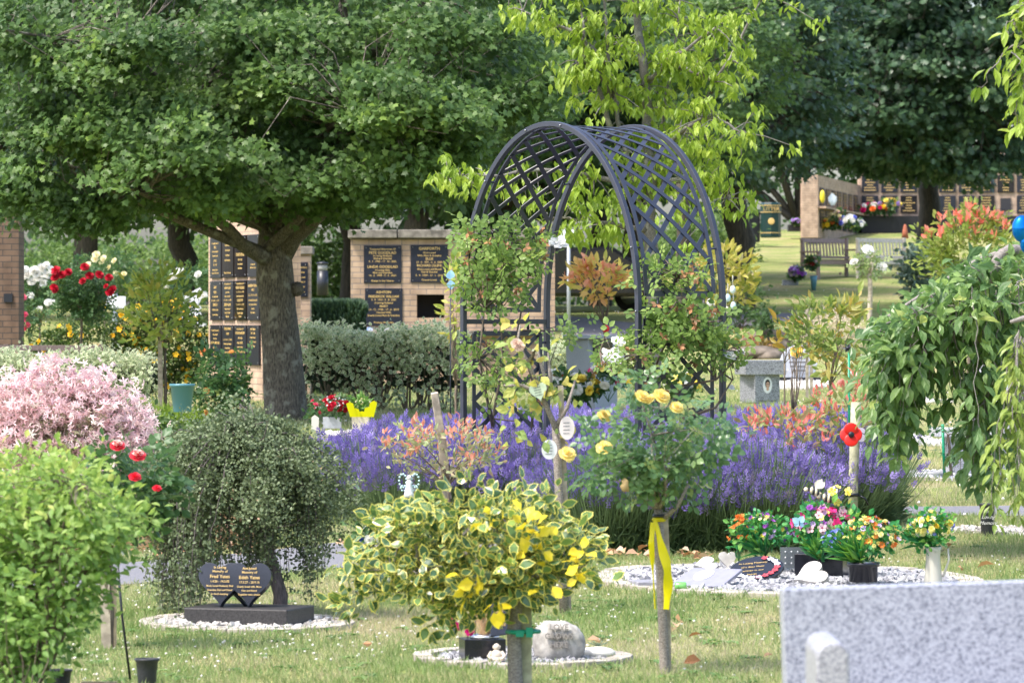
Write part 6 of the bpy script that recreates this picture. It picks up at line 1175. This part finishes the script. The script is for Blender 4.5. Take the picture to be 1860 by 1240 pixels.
for i in range(34): x0=1600+260*R.random(); y0=np.interp(x0,[1600,1700,1800,1860],[585,520,470,470]); st.append((x0+20,y0+90*R.random(),x0-60*R.random(),y0+15+100*R.random(),Dw-.1+R.normal()*.2,1.2))
weeping('weeping_cherry','weeping cherry with long hanging strands of dark green leaves at the right edge',G(1925,Dw+.1),[([(1925,1010,Dw+.1),(1915,700,Dw+.1),(1895,500,Dw),(1850,450,Dw-.1),(1815,462,Dw-.15),(1797,510,Dw-.15),(1785,550,Dw-.15),(1740,560,Dw-.15)],.045,.02),([(1785,550,Dw-.15),(1735,560,Dw-.2),(1700,580,Dw-.2),(1665,612,Dw-.25)],.016,.006),([(1770,540,Dw-.1),(1720,520,Dw-.1),(1680,545,Dw-.2),(1668,570,Dw-.2)],.014,.005),([(1740,565,Dw),(1680,640,Dw-.2),(1640,650,Dw-.2)],.012,.004),([(1850,450,Dw),(1780,470,Dw+.2),(1700,520,Dw+.2),(1620,570,Dw+.1),(1575,600,Dw)],.02,.006)],st,.095,WC,per=34,leaf=leafT(.25,.06,.25),jit=.055,CL_=np.array([np.array(P(a,np.interp(a,[1575,1640,1700,1780,1860],[610,575,525,475,455])+75*R.random()**1.5,Dw-.1+.3*R.normal())) for a in R.uniform(1595,1875,58)]))
st=[(1858+18*R.random()-12,585+60*R.random(),1826+40*R.random(),760+220*R.random(),19.3+.1*R.normal(),1) for i in range(12)]
weeping('weeping_cherry','paler weeping branches hanging at the extreme right, nearer the camera',G(1960,19.4),[([(1960,1200,19.4),(1955,800,19.4),(1930,560,19.3),(1870,575,19.3),(1835,585,19.3)],.04,.008)],st,.075,leafmat('weep_pale',[(.14,.22,.05),(.24,.33,.07),(.34,.4,.09)],.4,.4),per=40,leaf=leafT(.18,.06,.2))
st=[(1850+30*R.random(),-20+40*R.random(),1825+30*R.random(),30+50*R.random(),20,1) for i in range(9)]+[(1855+20*R.random(),60+50*R.random(),1795+60*R.random(),95+60*R.random(),20,.9) for i in range(8)]+[(1865,110+60*R.random(),1840+20*R.random(),200+50*R.random(),20,.9) for i in range(6)]
weeping('pale_cherry','lime leaved cherry branch tips reaching in at the top right corner',G(1990,20),[([(1990,1100,20),(1985,500,20),(1960,100,20),(1880,40,20),(1855,60,20)],.05,.01)],st,.085,CL,per=24,leaf=leafT(.2,.05,.2))
# ================================================================ middle and far objects
def gbox(m,px0,px1,py0,py1,D,d): m.box(((X(px0,D)+X(px1,D))/2,D+d/2,(Zp(py0,D)+Zp(py1,D))/2),(X(px1,D)-X(px0,D),d,Zp(py0,D)-Zp(py1,D)))
# pedestal stone with portrait
D=50.; q=np.array(G(1385,D)); pd=thing('granite_pedestal','granite memorial pillar with a square cap and oval portrait right of the arch','pedestal',q); GP=granite('pedestal_granite',(.27,.28,.31),(.08,.08,.1),scale=140); RZp=.5
zc=Zp(667,D); m=MB(); m.box((X(1380,D),D,(q[2]+zc)/2),(.34,.34,zc-q[2]),rz=RZp); m.build('pillar',GP,pd,bevel=.004); m=MB(); m.box((X(1381,D),D,zc),(.5,.42,.17),rz=.25); m.build('cap',GP,pd,bevel=.006)
fx=np.array([math.cos(.0),math.sin(.0),0]); pc=np.array([X(1380,D),D-.25,Zp(697,D)]); 
rzm=np.array(Matrix.Rotation(RZp,3,'Z')); ux=rzm@np.array([1,0,0.]); cf=np.array([X(1380,D),D,0])-rzm@np.array([0,.172,0]); cf[2]=Zp(699,D)
el=lambda a,b,n=32,ox=0,oy=0:[(ox+a*math.cos(6.283*i/n),oy+b*math.sin(6.283*i/n)) for i in range(n)]
o_=MB(); o_.prism(el(.062,.095),cf,ux,(0,0,1),.008); po=o_.build('portrait_oval',plain('oval_white',(.75,.75,.76),.35),pd); WL[po.name]=WL[pd.name]; nn=np.cross(ux,(0,0,1.))
MB().prism(el(.034,.05,24,0,.018),cf+nn*.003,ux,(0,0,1),.002).build('dark_hair',plain('hair_dark',(.02,.015,.012),.7),po); MB().prism(el(.024,.034,24,0,.006),cf+nn*.006,ux,(0,0,1),.002).build('face',plain('skin_photo',(.55,.33,.23),.6),po)
MB().prism([(-.012,-.025),(.012,-.025),(.02,-.05),(0,-.065),(-.02,-.05)],cf+nn*.005,ux,(0,0,1),.002).build('neck',plain('skin_photo',(.55,.33,.23),.6),po)
k=MB(); 
for s_ in (-1,1): k.prism(el(.008,.006,12,s_*.010,.012),cf+nn*.008,ux,(0,0,1),.001)
k.prism([(-.006,-.013),(.006,-.013),(.004,-.016),(-.004,-.016)],cf+nn*.008,ux,(0,0,1),.001); k.build('glasses',plain('glasses_dark',(.12,.1,.1),.4),po)
text([('In Loving Memory of',.03,.0),('Ann Julie Green',.042,-.045)],np.array([cf[0],cf[1],Zp(727,D)]),ux,(0,0,1),'lettering',M_BLACK,pd)
# desk stone
D=46; q=np.array(G(1078,D)); ds=thing('desk_headstone','grey granite desk headstone with a sloping black panel seen through the arch','headstone',q); zt=Zp(614,D); x0=X(1032,D); x1=X(1123,D)
m=MB(); m.add([(x0,D,q[2]),(X(1082,D),D-.15,q[2]),(X(1068,D),D-.15,zt),(x0-.03,D,zt),(x0+.1,D+.4,q[2]),(x1,D+.35,q[2]),(x1,D+.35,zt),(x0+.1,D+.4,zt)],[[0,1,2,3],[1,5,6,2],[3,2,6,7],[4,7,6,5],[0,3,7,4],[0,4,5,1]]); m.build('granite_body',plain('blue_grey_granite',(.30,.33,.38),.5,noise=.15,scale=220),ds,bevel=.006)
m=MB(); m.box(((x0+x1)/2-.01,D+.1,zt+.015),(x1-x0+.08,.6,.04)); m.build('top_slab',plain('blue_grey_granite',()),ds,bevel=.004)
ux=unit(np.array([x1-X(1070,D),.5,0])); c_=np.array([(X(1072,D)+x1)/2,D+.07,Zp(655,D)]); m=MB(); m.prism([(-.2,-.26),(.2,-.26),(.18,.2),(-.2,.2)],c_,ux,(0,0,1),.02); m.build('panel',M_SLAB,ds); text([('Treasured Memories of',.03,.13),('HARRY WRIGHT',.042,.04),('BETTY WRIGHT',.042,-.01),('1926 - 2008',.035,-.06)],c_,ux,(0,0,1),'lettering',M_GOLD,ds)
def posyg(*a,**k): return posy(*a,**k)
posyg('flowers','white and yellow flowers heaped at the left foot of the desk headstone',1050,708,44.5,.42,.26,[(WPET,12,ROSE,.11),(YEL,10,ROSE,.12),(leafmat('saffron',[(.8,.42,.02),(.85,.55,.03)],.2,.6),8,DAISY,.1)],lsz=.09)
posyg('flowers','mixed white, yellow and purple flowers at the right foot of the desk headstone',1105,690,44.5,.45,.38,[(WPET,14,ROSE,.1),(YEL,9,DAISY,.11),(MAG,5,ROSE,.08),(leafmat('saffron',[]),5,DAISY,.11)],lsz=.08)
posyg('flowers','white lily and red berries left of the desk headstone',1012,700,44,.25,.3,[(WPET,6,DAISY,.13),(REDP,14,PUFF,.04)],lsz=.1)
posyg('flowers','yellow flowers seen low through the right arch panel',1245,700,42,.35,.26,[(YEL,12,DAISY,.1),(WPET,7,ROSE,.09)],lsz=.09)
pq=np.array(P(1100,597,46.5)); pp=thing('small_poppy','small red poppy on the stem of the orange tipped tree','poppy',pq); m=MB(); m.blob(pq+[0,-.06,0],(.042,.01,.042),14,7); m.build('petals',RP,pp); m=MB(); m.blob(pq+[0,-.075,0],(.014,.006,.014),8,5); m.build('centre',M_BLACK,pp)
# rounded headstone and dog
D=58; q=np.array(G(1452,D)); rh=thing('round_headstone','pale grey round topped headstone with a small white dog beside it','headstone',q); m=MB(); m.prism([(-.2,0),(.2,0),(.25,.2)]+[(.26*math.cos(t),.22+.24*math.sin(t)) for t in np.linspace(0,math.pi,14)]+[(-.25,.2)],q+[.0,0,.06],(1,0,0),(0,.15,1),.09); m.build('stone',plain('grey_pot',()),rh,bevel=.01); m=MB(); m.box(q+[-.02,0,.03],(.6,.3,.09)); m.build('base',M_SLAB,rh); m=MB(); marks(m,q+[0,-.04,.28],(1,0,0),.4,.3,5); m.build('lettering',plain('ink',()),rh)
q=q+[-.26,-.2,.05]; dg=thing('dog_figurine','small white dog figurine beside the round grey headstone','figurine',q); m=MB(); m.tube([q+[-.075,0,.1],q+[-.02,0,.105],q+[.05,0,.1],q+[.075,0,.11]],[.02,.036,.034,.02],10); m.blob(q+[-.095,0,.13],(.03,.024,.026),10,7); m.blob(q+[-.12,0,.122],(.016,.012,.012),8,6)
for dx in (-.055,.05):
    for dy in (-.016,.016): m.tube([q+[dx,dy,.09],q+[dx-.004,dy,.045],q+[dx,dy,0]],[.014,.01,.009],7)
m.tube([q+[.075,0,.11],q+[.1,0,.14]],[.009,.004],6); m.inst(LEAF,[q+[-.088,-.02,.145],q+[-.088,.02,.145]],[(.2,-.3,-.8),(.2,.3,-.8)],(0,-1,0),.03,.5); m.build('figure',M_STONEW,dg)
gravel('white_gravel_d',(X(1430,57.5),57.5,.55,2.3),700,.05,[(.45,.43,.4),(.6,.58,.55),(.7,.68,.65)])
for px,D,w,lb in ((1600,62,1.2,'far'),(1665,50,.9,'middle'),(1640,40,.55,'near'),(1720,39,.9,'nearer'),(620,40.5,.35,'left')): gravel('white_gravel_'+lb,(X(px,D),D,w*.5,.5),260,.04,[(.45,.43,.4),(.6,.58,.55),(.7,.68,.65)])
# granite seat at right behind the cherry
D=33; q=np.array(G(1780,D)); gs=thing('granite_bench','speckled pale granite memorial seat with stone back behind the weeping cherry','bench',q); zs=Zp(778,D)
m=MB(); m.box((X(1800,D),D+.1,zs-.03),(X(1880,D)-X(1695,D)+.1,.5,.062)); m.build('seat',M_GRF,gs,bevel=.005)
for a,b_ in ((1722,1766),(1815,1850)): m=MB(); m.box(((X(a,D)+X(b_,D))/2,D+.15,(q[2]+zs-.06)/2-.01),(X(b_,D)-X(a,D),.36,zs-.06-q[2]+.03),taper=1.12); m.build('leg',M_GRF,gs,bevel=.005)
m=MB(); gbox(m,1735,1900,782,850,D+.02,.3); m.build('apron',M_GRF,gs,bevel=.005); m=MB(); gbox(m,1765,1900,655,778,D+.42,.1); m.build('backrest',M_GRF,gs,bevel=.006)
gravel('grey_gravel_e',(X(1720,33.2),32.9,.62,.85),2300,.028,[(.25,.26,.3),(.42,.43,.46),(.6,.6,.6)]); edging('pale stone edging round the granite seat gravel',X(1720,33.2),32.9,.64,.88,.06,M_EDGE)
m=MB(); m.lathe([(.13,0),(.14,.01),(.13,.03)],G(1682,32.7,.02),24); tag(m.build('stone_disc',plain('disc_grey',(.33,.33,.34),.6)),'flat round grey disc on the gravel by the granite seat','disc')
D=32.4; m=MB(); m.tube([G(1716,D),P(1712,770,D)],.011,8); tag(m.build('green_cane',plain('cane_green',())),'bright green plastic cane in front of the granite seat','cane')
rt,C=std_tree('young_rose','spindly young rose beside the green cane','rose',G(1729,D),Zp(790,D),(-.03,0),(X(1735,D),D,Zp(800,D)),(.16,.1,.16),9,4,.06,ROSELF,.1,G1,M_TWIG,tr=.011,nl=5)
# left garden bench back
LBM=plain('bench_brown',(.17,.13,.12),.7,noise=.3,scale=30)
D=50; lb=thing('garden_bench','brown slatted garden bench mostly hidden behind the left variegated hedge','bench',G(90,D)); m=MB(); gbox(m,-60,185,627,637,D,.05); m.build('top_rail',LBM,lb,bevel=.004); 
for px in (182,10): m=MB(); gbox(m,px-4,px+4,625,700,D-.02,.07); m.build('leg',LBM,lb)
for i in range(12): m=MB(); gbox(m,-40+i*18,-33+i*18,637,680,D+.01,.02); m.build('back_slat',LBM,lb)
m=MB(); gbox(m,-60,185,680,686,D-.4,.45); m.build('seat',LBM,lb)
# far benches
def bench(label,c,yaw,L,mat,group):
    rt=thing('garden_bench',label,'bench',c,group); c=np.array(c); M=np.array(Matrix.Rotation(yaw,3,'Z'))
    slope=.055
    def B(x,y,z,sx,sy,sz,nm,tilt=0):
        rm=M@np.array(Matrix.Rotation(tilt,3,'X')); p=c+M@np.array([x,y,z])+[0,0,slope*(M@np.array([x,y,0]))[1]]; m=MB(); m.box(p,(sx,sy,sz),rot=rm); return m.build(nm,mat,rt)
    B(0,.27,.90,L,.04,.1,'top_rail',-.12); B(0,.2,.5,L,.04,.06,'lower_rail')
    n=int(L/.125)
    m=MB()
    for i in range(n): 
        x=-L/2+.09+i*(L-.18)/(n-1); p=c+M@np.array([x,.235,.7])+[0,0,slope*(M@np.array([x,.23,0]))[1]]; m.box(p,(.05,.018,.34),rot=M@np.array(Matrix.Rotation(-.12,3,'X')))
    m.build('back_slats',mat,rt)
    m=MB()
    for i in range(5): p=c+M@np.array([0,-.22+i*.1,.44]); m.box(p+[0,0,0],(L-.05,.08,.025),rot=M)
    m.build('seat',mat,rt)
    for s in (-1,1):
        x=s*(L/2-.04); B(x,-.25,.32,.07,.07,.66,'leg'); B(x,.25,.47,.07,.07,.95,'leg'); B(x,0,.66,.09,.6,.04,'armrest')
    B(0,-.25,.38,L-.1,.03,.09,'seat_rail'); B(0,-.25,.12,.06,.04,.0601,'stretcher'); return rt
WB=plain('bench_purple',(.27,.20,.18),.7,noise=.3,scale=30); WB2=plain('bench_grey',(.52,.48,.43),.75,noise=.3,scale=30)
bench('brown wooden slatted garden bench, left one of the two on the lawn terrace',G(1512,104),.80,1.75,WB,'wooden benches on the lawn terrace'); bench('weathered grey wooden garden bench, right one of the two on the lawn terrace',G(1615,104),.80,1.85,WB2,'wooden benches on the lawn terrace')
# grave goods by bench
D=100; m=MB(); gbox(m,1422,1450,508,518,D,.3); tag(m.build('headstone_slab',M_GR),'low grey stone block left of the benches','stone'); posyg('flowers','purple and white flowers left of the benches',1447,496,D,.38,.26,[(PUR,16,ROSE,.12),(LIL,14,ROSE,.12),(WPET,8,ROSE,.1)],lsz=.12)
vz=thing('tall_vase','blue grey vase of mixed flowers at the left arm of the brown bench','vase',G(1478,98)); m=MB(); m.lathe([(.05,0),(.07,.2),(.09,.34),(.08,.34)],G(1478,98),14); m.build('vase_body',plain('teal_plastic',()),vz); posyg('flowers','mixed flowers in the blue grey vase by the brown bench',1476,478,98,.3,.25,[(PNK,6,ROSE,.1),(YEL,6,ROSE,.1),(REDP,4,ROSE,.08)],lsz=.12)
# bin
D=128; q=np.array(G(1400,D)); zt=Zp(368,D); h=1.05; q[2]=zt-h; bn=thing('litter_bin','dark green and gold litter bin by the thick tree trunk','litter bin',q); BGR=plain('bin_green',(.004,.03,.028),.35); r=X(1419,D)-X(1400,D)
m=MB(); m.lathe([(r*.9,0),(r,.03),(r,.13)],q,8,smooth=False); m.lathe([(r*.97,.13),(r*.97,h-.32)],q,8,smooth=False); m.lathe([(r,h-.32),(r,h-.05),(r*.85,h)],q,8,smooth=False); m.build('bin_body',BGR,bn)
m=MB(); 
for z in (.13,h-.3,h-.1): m.lathe([(r*1.02,z),(r*1.02,z+.022)],q,8,smooth=False)
m.build('gold_band',M_GOLD,bn); text([('LITTER',.16,0)],q+[.0,-r*.99,h-.2],(1,0,0),(0,0,1),'lettering',M_GOLD,bn); m=MB(); m.lathe([(.1,0),(.1,.01),(.08,.012)],q+[0,-r*.93,.48],20,axis=Matrix.Rotation(math.pi/2,3,'X')); m.build('emblem',M_GOLD,bn)
q2=q+[-.55,.6,-.1]; m=MB(); m.box(q2+[0,0,.4],(.5,.5,.85)); m.box(q2+[0,0,.85],(.56,.56,.08)); tag(m.build('black_bin',M_BLACK,bevel=.03),'plain black bin half hidden behind the green and gold bin','litter bin')
m=MB(); gbox(m,1432,1460,408,420,134,.6); o=m.build('flower_trough',plain('dark_plinth',())); tag(o,'low black trough against the short wing wall','trough')
posyg('flowers','small lilac flowers in the black trough beside the wing wall',1447,403,134,.35,.2,[(LIL,12,ROSE,.12)],lsz=.1)
for (px,py,w,h_,fl,lb) in ((1502,408,.7,.3,[(YEL,8,ROSE,.16),(ORG,6,ROSE,.16)],'orange and yellow flowers on the ground by the wing wall'),(1522,398,.6,.45,[(CRP,14,ROSE,.16),(PNK,6,ROSE,.14)],'cream flowers propped against the wing wall'),(1544,405,.9,.4,[(BLU,10,ROSE,.16),(WPET,16,ROSE,.16)],'blue and white flowers at the foot of the wing wall'),(1583,380,1.0,.35,[(MAG,9,ROSE,.18),(WPET,6,ROSE,.16),(ORG,8,ROSE,.18)],'red, white and orange flowers on the far wall plinth'),(1613,375,.9,.45,[(YEL,10,ROSE,.18),(LIL,8,ROSE,.16)],'yellow and lilac flowers on the far wall plinth')):
    posyg('flowers',lb,px,py,131 if px<1570 else 139.2,w,h_,fl,lsz=.14,group=None) if False else posyg('flowers',lb,px,py,131 if px<1570 else 139.2,w,h_,fl,lsz=.14)
m=MB(); m.blob(P(1494,357,129.5),(.08,.08,.2),10,7); tag(m.build('yellow_ornament',plain('yellow_plastic',(.75,.6,.03),.5)),'bright yellow crescent ornament on the wing wall','ornament'); m=MB(); m.inst(LEAF,[P(1511,350,129.5)]*2,[(0,0,-1),(.2,0,-1)],(0,-1,0),.4,.5); tag(m.build('ribbon_bow',leafmat('pale_blue_ribbon',[(.5,.6,.75),(.7,.75,.8)],.2,.5)),'pale blue ribbon hanging on the wing wall','ribbon')
# red cone ornament behind benches
m=MB(); m.lathe([(.09,0),(.07,.17),(.035,.33),(.015,.36)],P(1644,433,108),10); tag(m.build('terracotta_ornament',plain('terracotta',(.4,.12,.06),.7)),'rust red cone behind the grey bench','ornament')
# bollard, signs, lamp post
D=75; q=np.array(G(586,D)); q[2]=Zp(536,D); bl=thing('bollard_light','black bollard light with a grey louvred head behind the conifer block','bollard',q); h=(536-475)/sc(D); m=MB(); m.lathe([(.1,0),(.1,h*.72)],q,16); m.build('post',M_BLACK,bl); m=MB(); m.lathe([(.085,h*.72),(.085,h*.92)],q,16); m.build('lamp_head',plain('lamp_grey',(.25,.25,.25),.5),bl); m=MB(); m.lathe([(.11,h*.92),(.105,h*.97),(.03,h)],q,16); m.build('cap',M_BLACK,bl)
D=80; sg=thing('sign_post','small white sign on a grey post seen through the arch legs','sign',G(1033,D)); m=MB(); m.tube([G(1033,D),P(1033,430,D)],.035,8); m.build('post',plain('galvanised',(.35,.38,.42),.5,metal=.4),sg); m=MB(); gbox(m,1019,1044,417,440,D-.06,.02); m.build('sign_panel',plain('sign_white',(.72,.74,.8),.5),sg)
sg=thing('sign_board','white notice board on a post behind the red rose tree','sign',G(208,72)); m=MB(); m.tube([G(209,72),P(209,525,72)],.045,8); m.build('post',plain('galvanised',()),sg); m=MB(); gbox(m,192,228,538,559,71.9,.03); m.build('sign_panel',plain('sign_white',()),sg)
m=MB(); m.tube([P(738,700,118),P(738,200,118)],.07,8); tag(m.build('lamp_column',plain('galvanised',())),'tall grey lamp column in the bright gap above the memorial wall','lamp post')
wb=thing('garden_bench','white slatted bench end showing left of the tall brick column','bench',G(345,60)); 
for i in range(5): m=MB(); m.box(P(345,535+i*11,60),(.35,.03,.045),rot=np.array(Matrix.Rotation(-.5,3,'Y'))); m.build('back_slat',plain('bench_white',(.6,.6,.62),.6),wb)
m=MB(); m.box(P(357,565,60),(.05,.05,.6)); m.build('leg',plain('bench_white',()),wb); m=MB(); m.box(P(345,590,59.8),(.45,.4,.04)); m.build('seat',plain('bench_white',()),wb)
# boulders with plants
for px,D,w,h_,lb in ((1392,72,.9,.5,'mossy brown boulder at the foot of the dark trunk'),(1370,70,1.0,.22,'low stone kerb rock under the bronze plant')):
    q=np.array(G(px,D)); m=MB(); m.blob(q+[0,0,h_*.3],(w/2,.4,h_*.6),14,9,noise=.06); m.blob(q+[.2,-.1,h_*.15],(w*.3,.35,h_*.5),12,8,noise=.07); tag(m.build('boulder',plain('boulder_stone',(.16,.13,.10),.9,noise=.5,scale=6,bump=.6)),lb,'boulder')
bush('plant','bronze leaved low plant by the stone kerb rock','plant',1362,70.5,.6,.3,24,16,LEAF,.09,leafmat('bronze_leaf',[(.14,.12,.03),(.25,.17,.04),(.3,.08,.05)],.3,.5),cr=.15); bush('plant','dark leafy plant on the mossy boulder','plant',1388,71.6,.35,.5,14,14,LEAF,.09,BGL,cr=.12,base=G(1388,71.6,.3))
bush('dark_shrub','dark evergreen shrub under the thick trunk','shrub',1345,84,1.2,.8,30,22,LEAF,.1,BGL,cr=.3)
# small white rose standard and stakes near benches
rt,C=std_tree('standard_rose','slim standard rose with one white bloom in front of the benches','rose tree',G(1584,66),Zp(497,66),(-.04,0),(X(1580,66),66,Zp(472,66)),(.2,.2,.24),13,6,.1,ROSELF,.17,leafmat('pale_rose_leaf',[(.1,.16,.06),(.2,.27,.1),(.3,.36,.14)],.35,.5),M_POST,tr=.04,nl=6); blooms(rt,front(C),3,ROSE,.17,WPET,name='bloom')
for px in (1466,1474): m=MB(); g_=G(px,38.3); m.tube([g_,P(px,560,38.3)],.012,4,square=True); tag(m.build('timber_stake',M_POST),('left' if px==1466 else 'right')+' thin upright timber stake beside the bronze young photinia','stake')
yb=np.array(P(1447,640,37.6)); yr=thing('yellow_rose','single yellow rose bloom beside the bronze photinia','rose',yb); m=MB(); inst_fl(m,ROSE,[yb],(0,-1,.5),.12,[.3]); m.build('bloom',YELP,yr); MB().tube([G(1447,37.6),yb],.006,5).build('stem',M_TWIG,yr)
# egg baubles
for i,(px,py,cl) in enumerate(((1322,541,(.45,.6,.66)),(1332,555,(.5,.66,.66)),(1319,563,(.7,.62,.5)),(1289,550,(.74,.74,.7)),(1297,572,(.74,.74,.72)),(1331,526,(.55,.65,.65)))):
    q=np.array(P(px,py,59.3)); eb=thing('egg_bauble',['pale blue egg bauble, upper one of the pair right of the arch leg','green blue egg bauble, lowest on the bauble tree','peach egg bauble beside the arch leg','white egg bauble showing through the arch crossbar','white egg bauble low behind the right arch leg','grey blue egg bauble highest on the bauble tree'][i],'bauble',q); m=MB(); m.blob(q,(.04,.04,.056),12,9); m.build('egg',plain('egg_%d'%i,cl,.4),eb); MB().tube([q+[0,0,.05],q+[0,0,.2]],.003,4).build('string',M_WHITE,eb)
# butterfly on left of arch
q=np.array(P(818,508,30)); bf=thing('butterfly_ornament','pale blue butterfly ornament left of the arch','butterfly',q); m=MB(); m.inst(ROUND,[q,q,q],[(.1,0,1),(-.15,0,.8),(.1,0,-1)],(0,-1,.1),[.07,.06,.07],[.5]*3); m.build('wings',leafmat('butterfly_blue',[(.3,.55,.7),(.4,.65,.78)],.3,.5),bf); MB().tube([q+[0,.004,.0],G(818,30)],.004,5).build('stick',M_BLACK,bf)
# slender shrub left of arch (behind)
photinia('photinia_tree','leafy young tree with yellow and bronze leaves touching the left arch leg',828,40,700,(828,540),(20,80),14,YG,.09,per=8,cr=.08,tr=.012)
# balloon
q=np.array(P(1856,440,19)); bn=thing('foil_balloon','shiny blue foil balloon at the right edge','balloon',q); m=MB(); m.blob(q+[0,0,.06],(.045,.035,.06),18,12,noise=.02); m.blob(q+[.02,0,-.0],(.03,.025,.05),14,9,noise=.02); m.build('foil',plain('foil_blue',(.0,.16,.6),.12,metal=.7),bn); MB().tube([q+[.02,0,-.04],G(1870,19)],.002,4).build('string',M_WHITE,bn)
# dark car beyond the wall
D=96; q=np.array(G(1035,D)); car=thing('parked_car','dark parked car half hidden behind the sign post','car',q); CM=plain('car_black',(.012,.012,.016),.2,spec=.7,coat=.5); m=MB(); L=4.2
prof=[(-2.1,.3),(-2.1,.75),(-1.5,.92),(-1.0,1.35),(.9,1.4),(1.6,.95),(2.1,.8),(2.1,.3)]; m.prism(prof,q+[0,-.8,0],(1,0,0),(0,0,1),-1.6); m.build('car_body',CM,car,bevel=.08); m=MB(); m.prism([(-1.3,.92),(-.92,1.28),(-.1,1.3),(-.1,.92)],q+[0,-.81,0],(1,0,0),(0,0,1),.01); m.build('window',M_BOARD2,car); m=MB(); m.prism([(0,.92),(0,1.3),(.82,1.3),(1.3,.92)],q+[0,-.81,0],(1,0,0),(0,0,1),.01); m.build('window',M_BOARD2,car)
for x in (-1.35,1.3):
    w_=MB(); w_.lathe([(.31,-.1),(.32,0),(.31,.1)],q+[x,-.78,.31],20,axis=Matrix.Rotation(math.pi/2,3,'X')); t_=w_.build('wheel',plain('rubber',(.02,.02,.02),.8),car); r_=MB(); r_.lathe([(.19,0),(.18,.03)],q+[x,-.87,.31],16,axis=Matrix.Rotation(math.pi/2,3,'X')); WL[t_.name]=WL[car.name]; r_.build('rim',plain('silver',()),t_)
# grass and clover last, after every bed is known
grass(260000,14.5,29,.04,'lawn_grass'); grass(120000,27,62,.06,'distant_lawn_grass')
clover(1100,15.2,24.5,.0065,'clover_flowers')
n=420; y=15+10*R.random(n)**.9; x=(R.random(n)*2-1)*960/F*y; ok=~on_path(x,y)
for (bx,by,rx,ry) in BEDS: ok&=((x-bx)/rx)**2+((y-by)/ry)**2>1
x=x[ok]; y=y[ok]; n=len(x); m=MB(); k=9; i=np.repeat(np.arange(n),k); a_=R.random(n*k)*6.28; m.inst(leafT(.3,.1,.3),np.stack([x[i],y[i],gz(x[i],y[i])+.006],-1),np.stack([np.cos(a_),np.sin(a_),.35+0*a_],-1),(0,0,1),.055*(.5+.8*R.random(n*k)),np.repeat(R.random(n),k)); tag(m.build('lawn_weeds',leafmat('weed_leaf',[(.07,.15,.04),(.12,.22,.06),(.2,.3,.1)],.3,.5),loc=(0,20,0)),kind='stuff'); clover(1300,26,100,.012,'distant_clover_flowers')
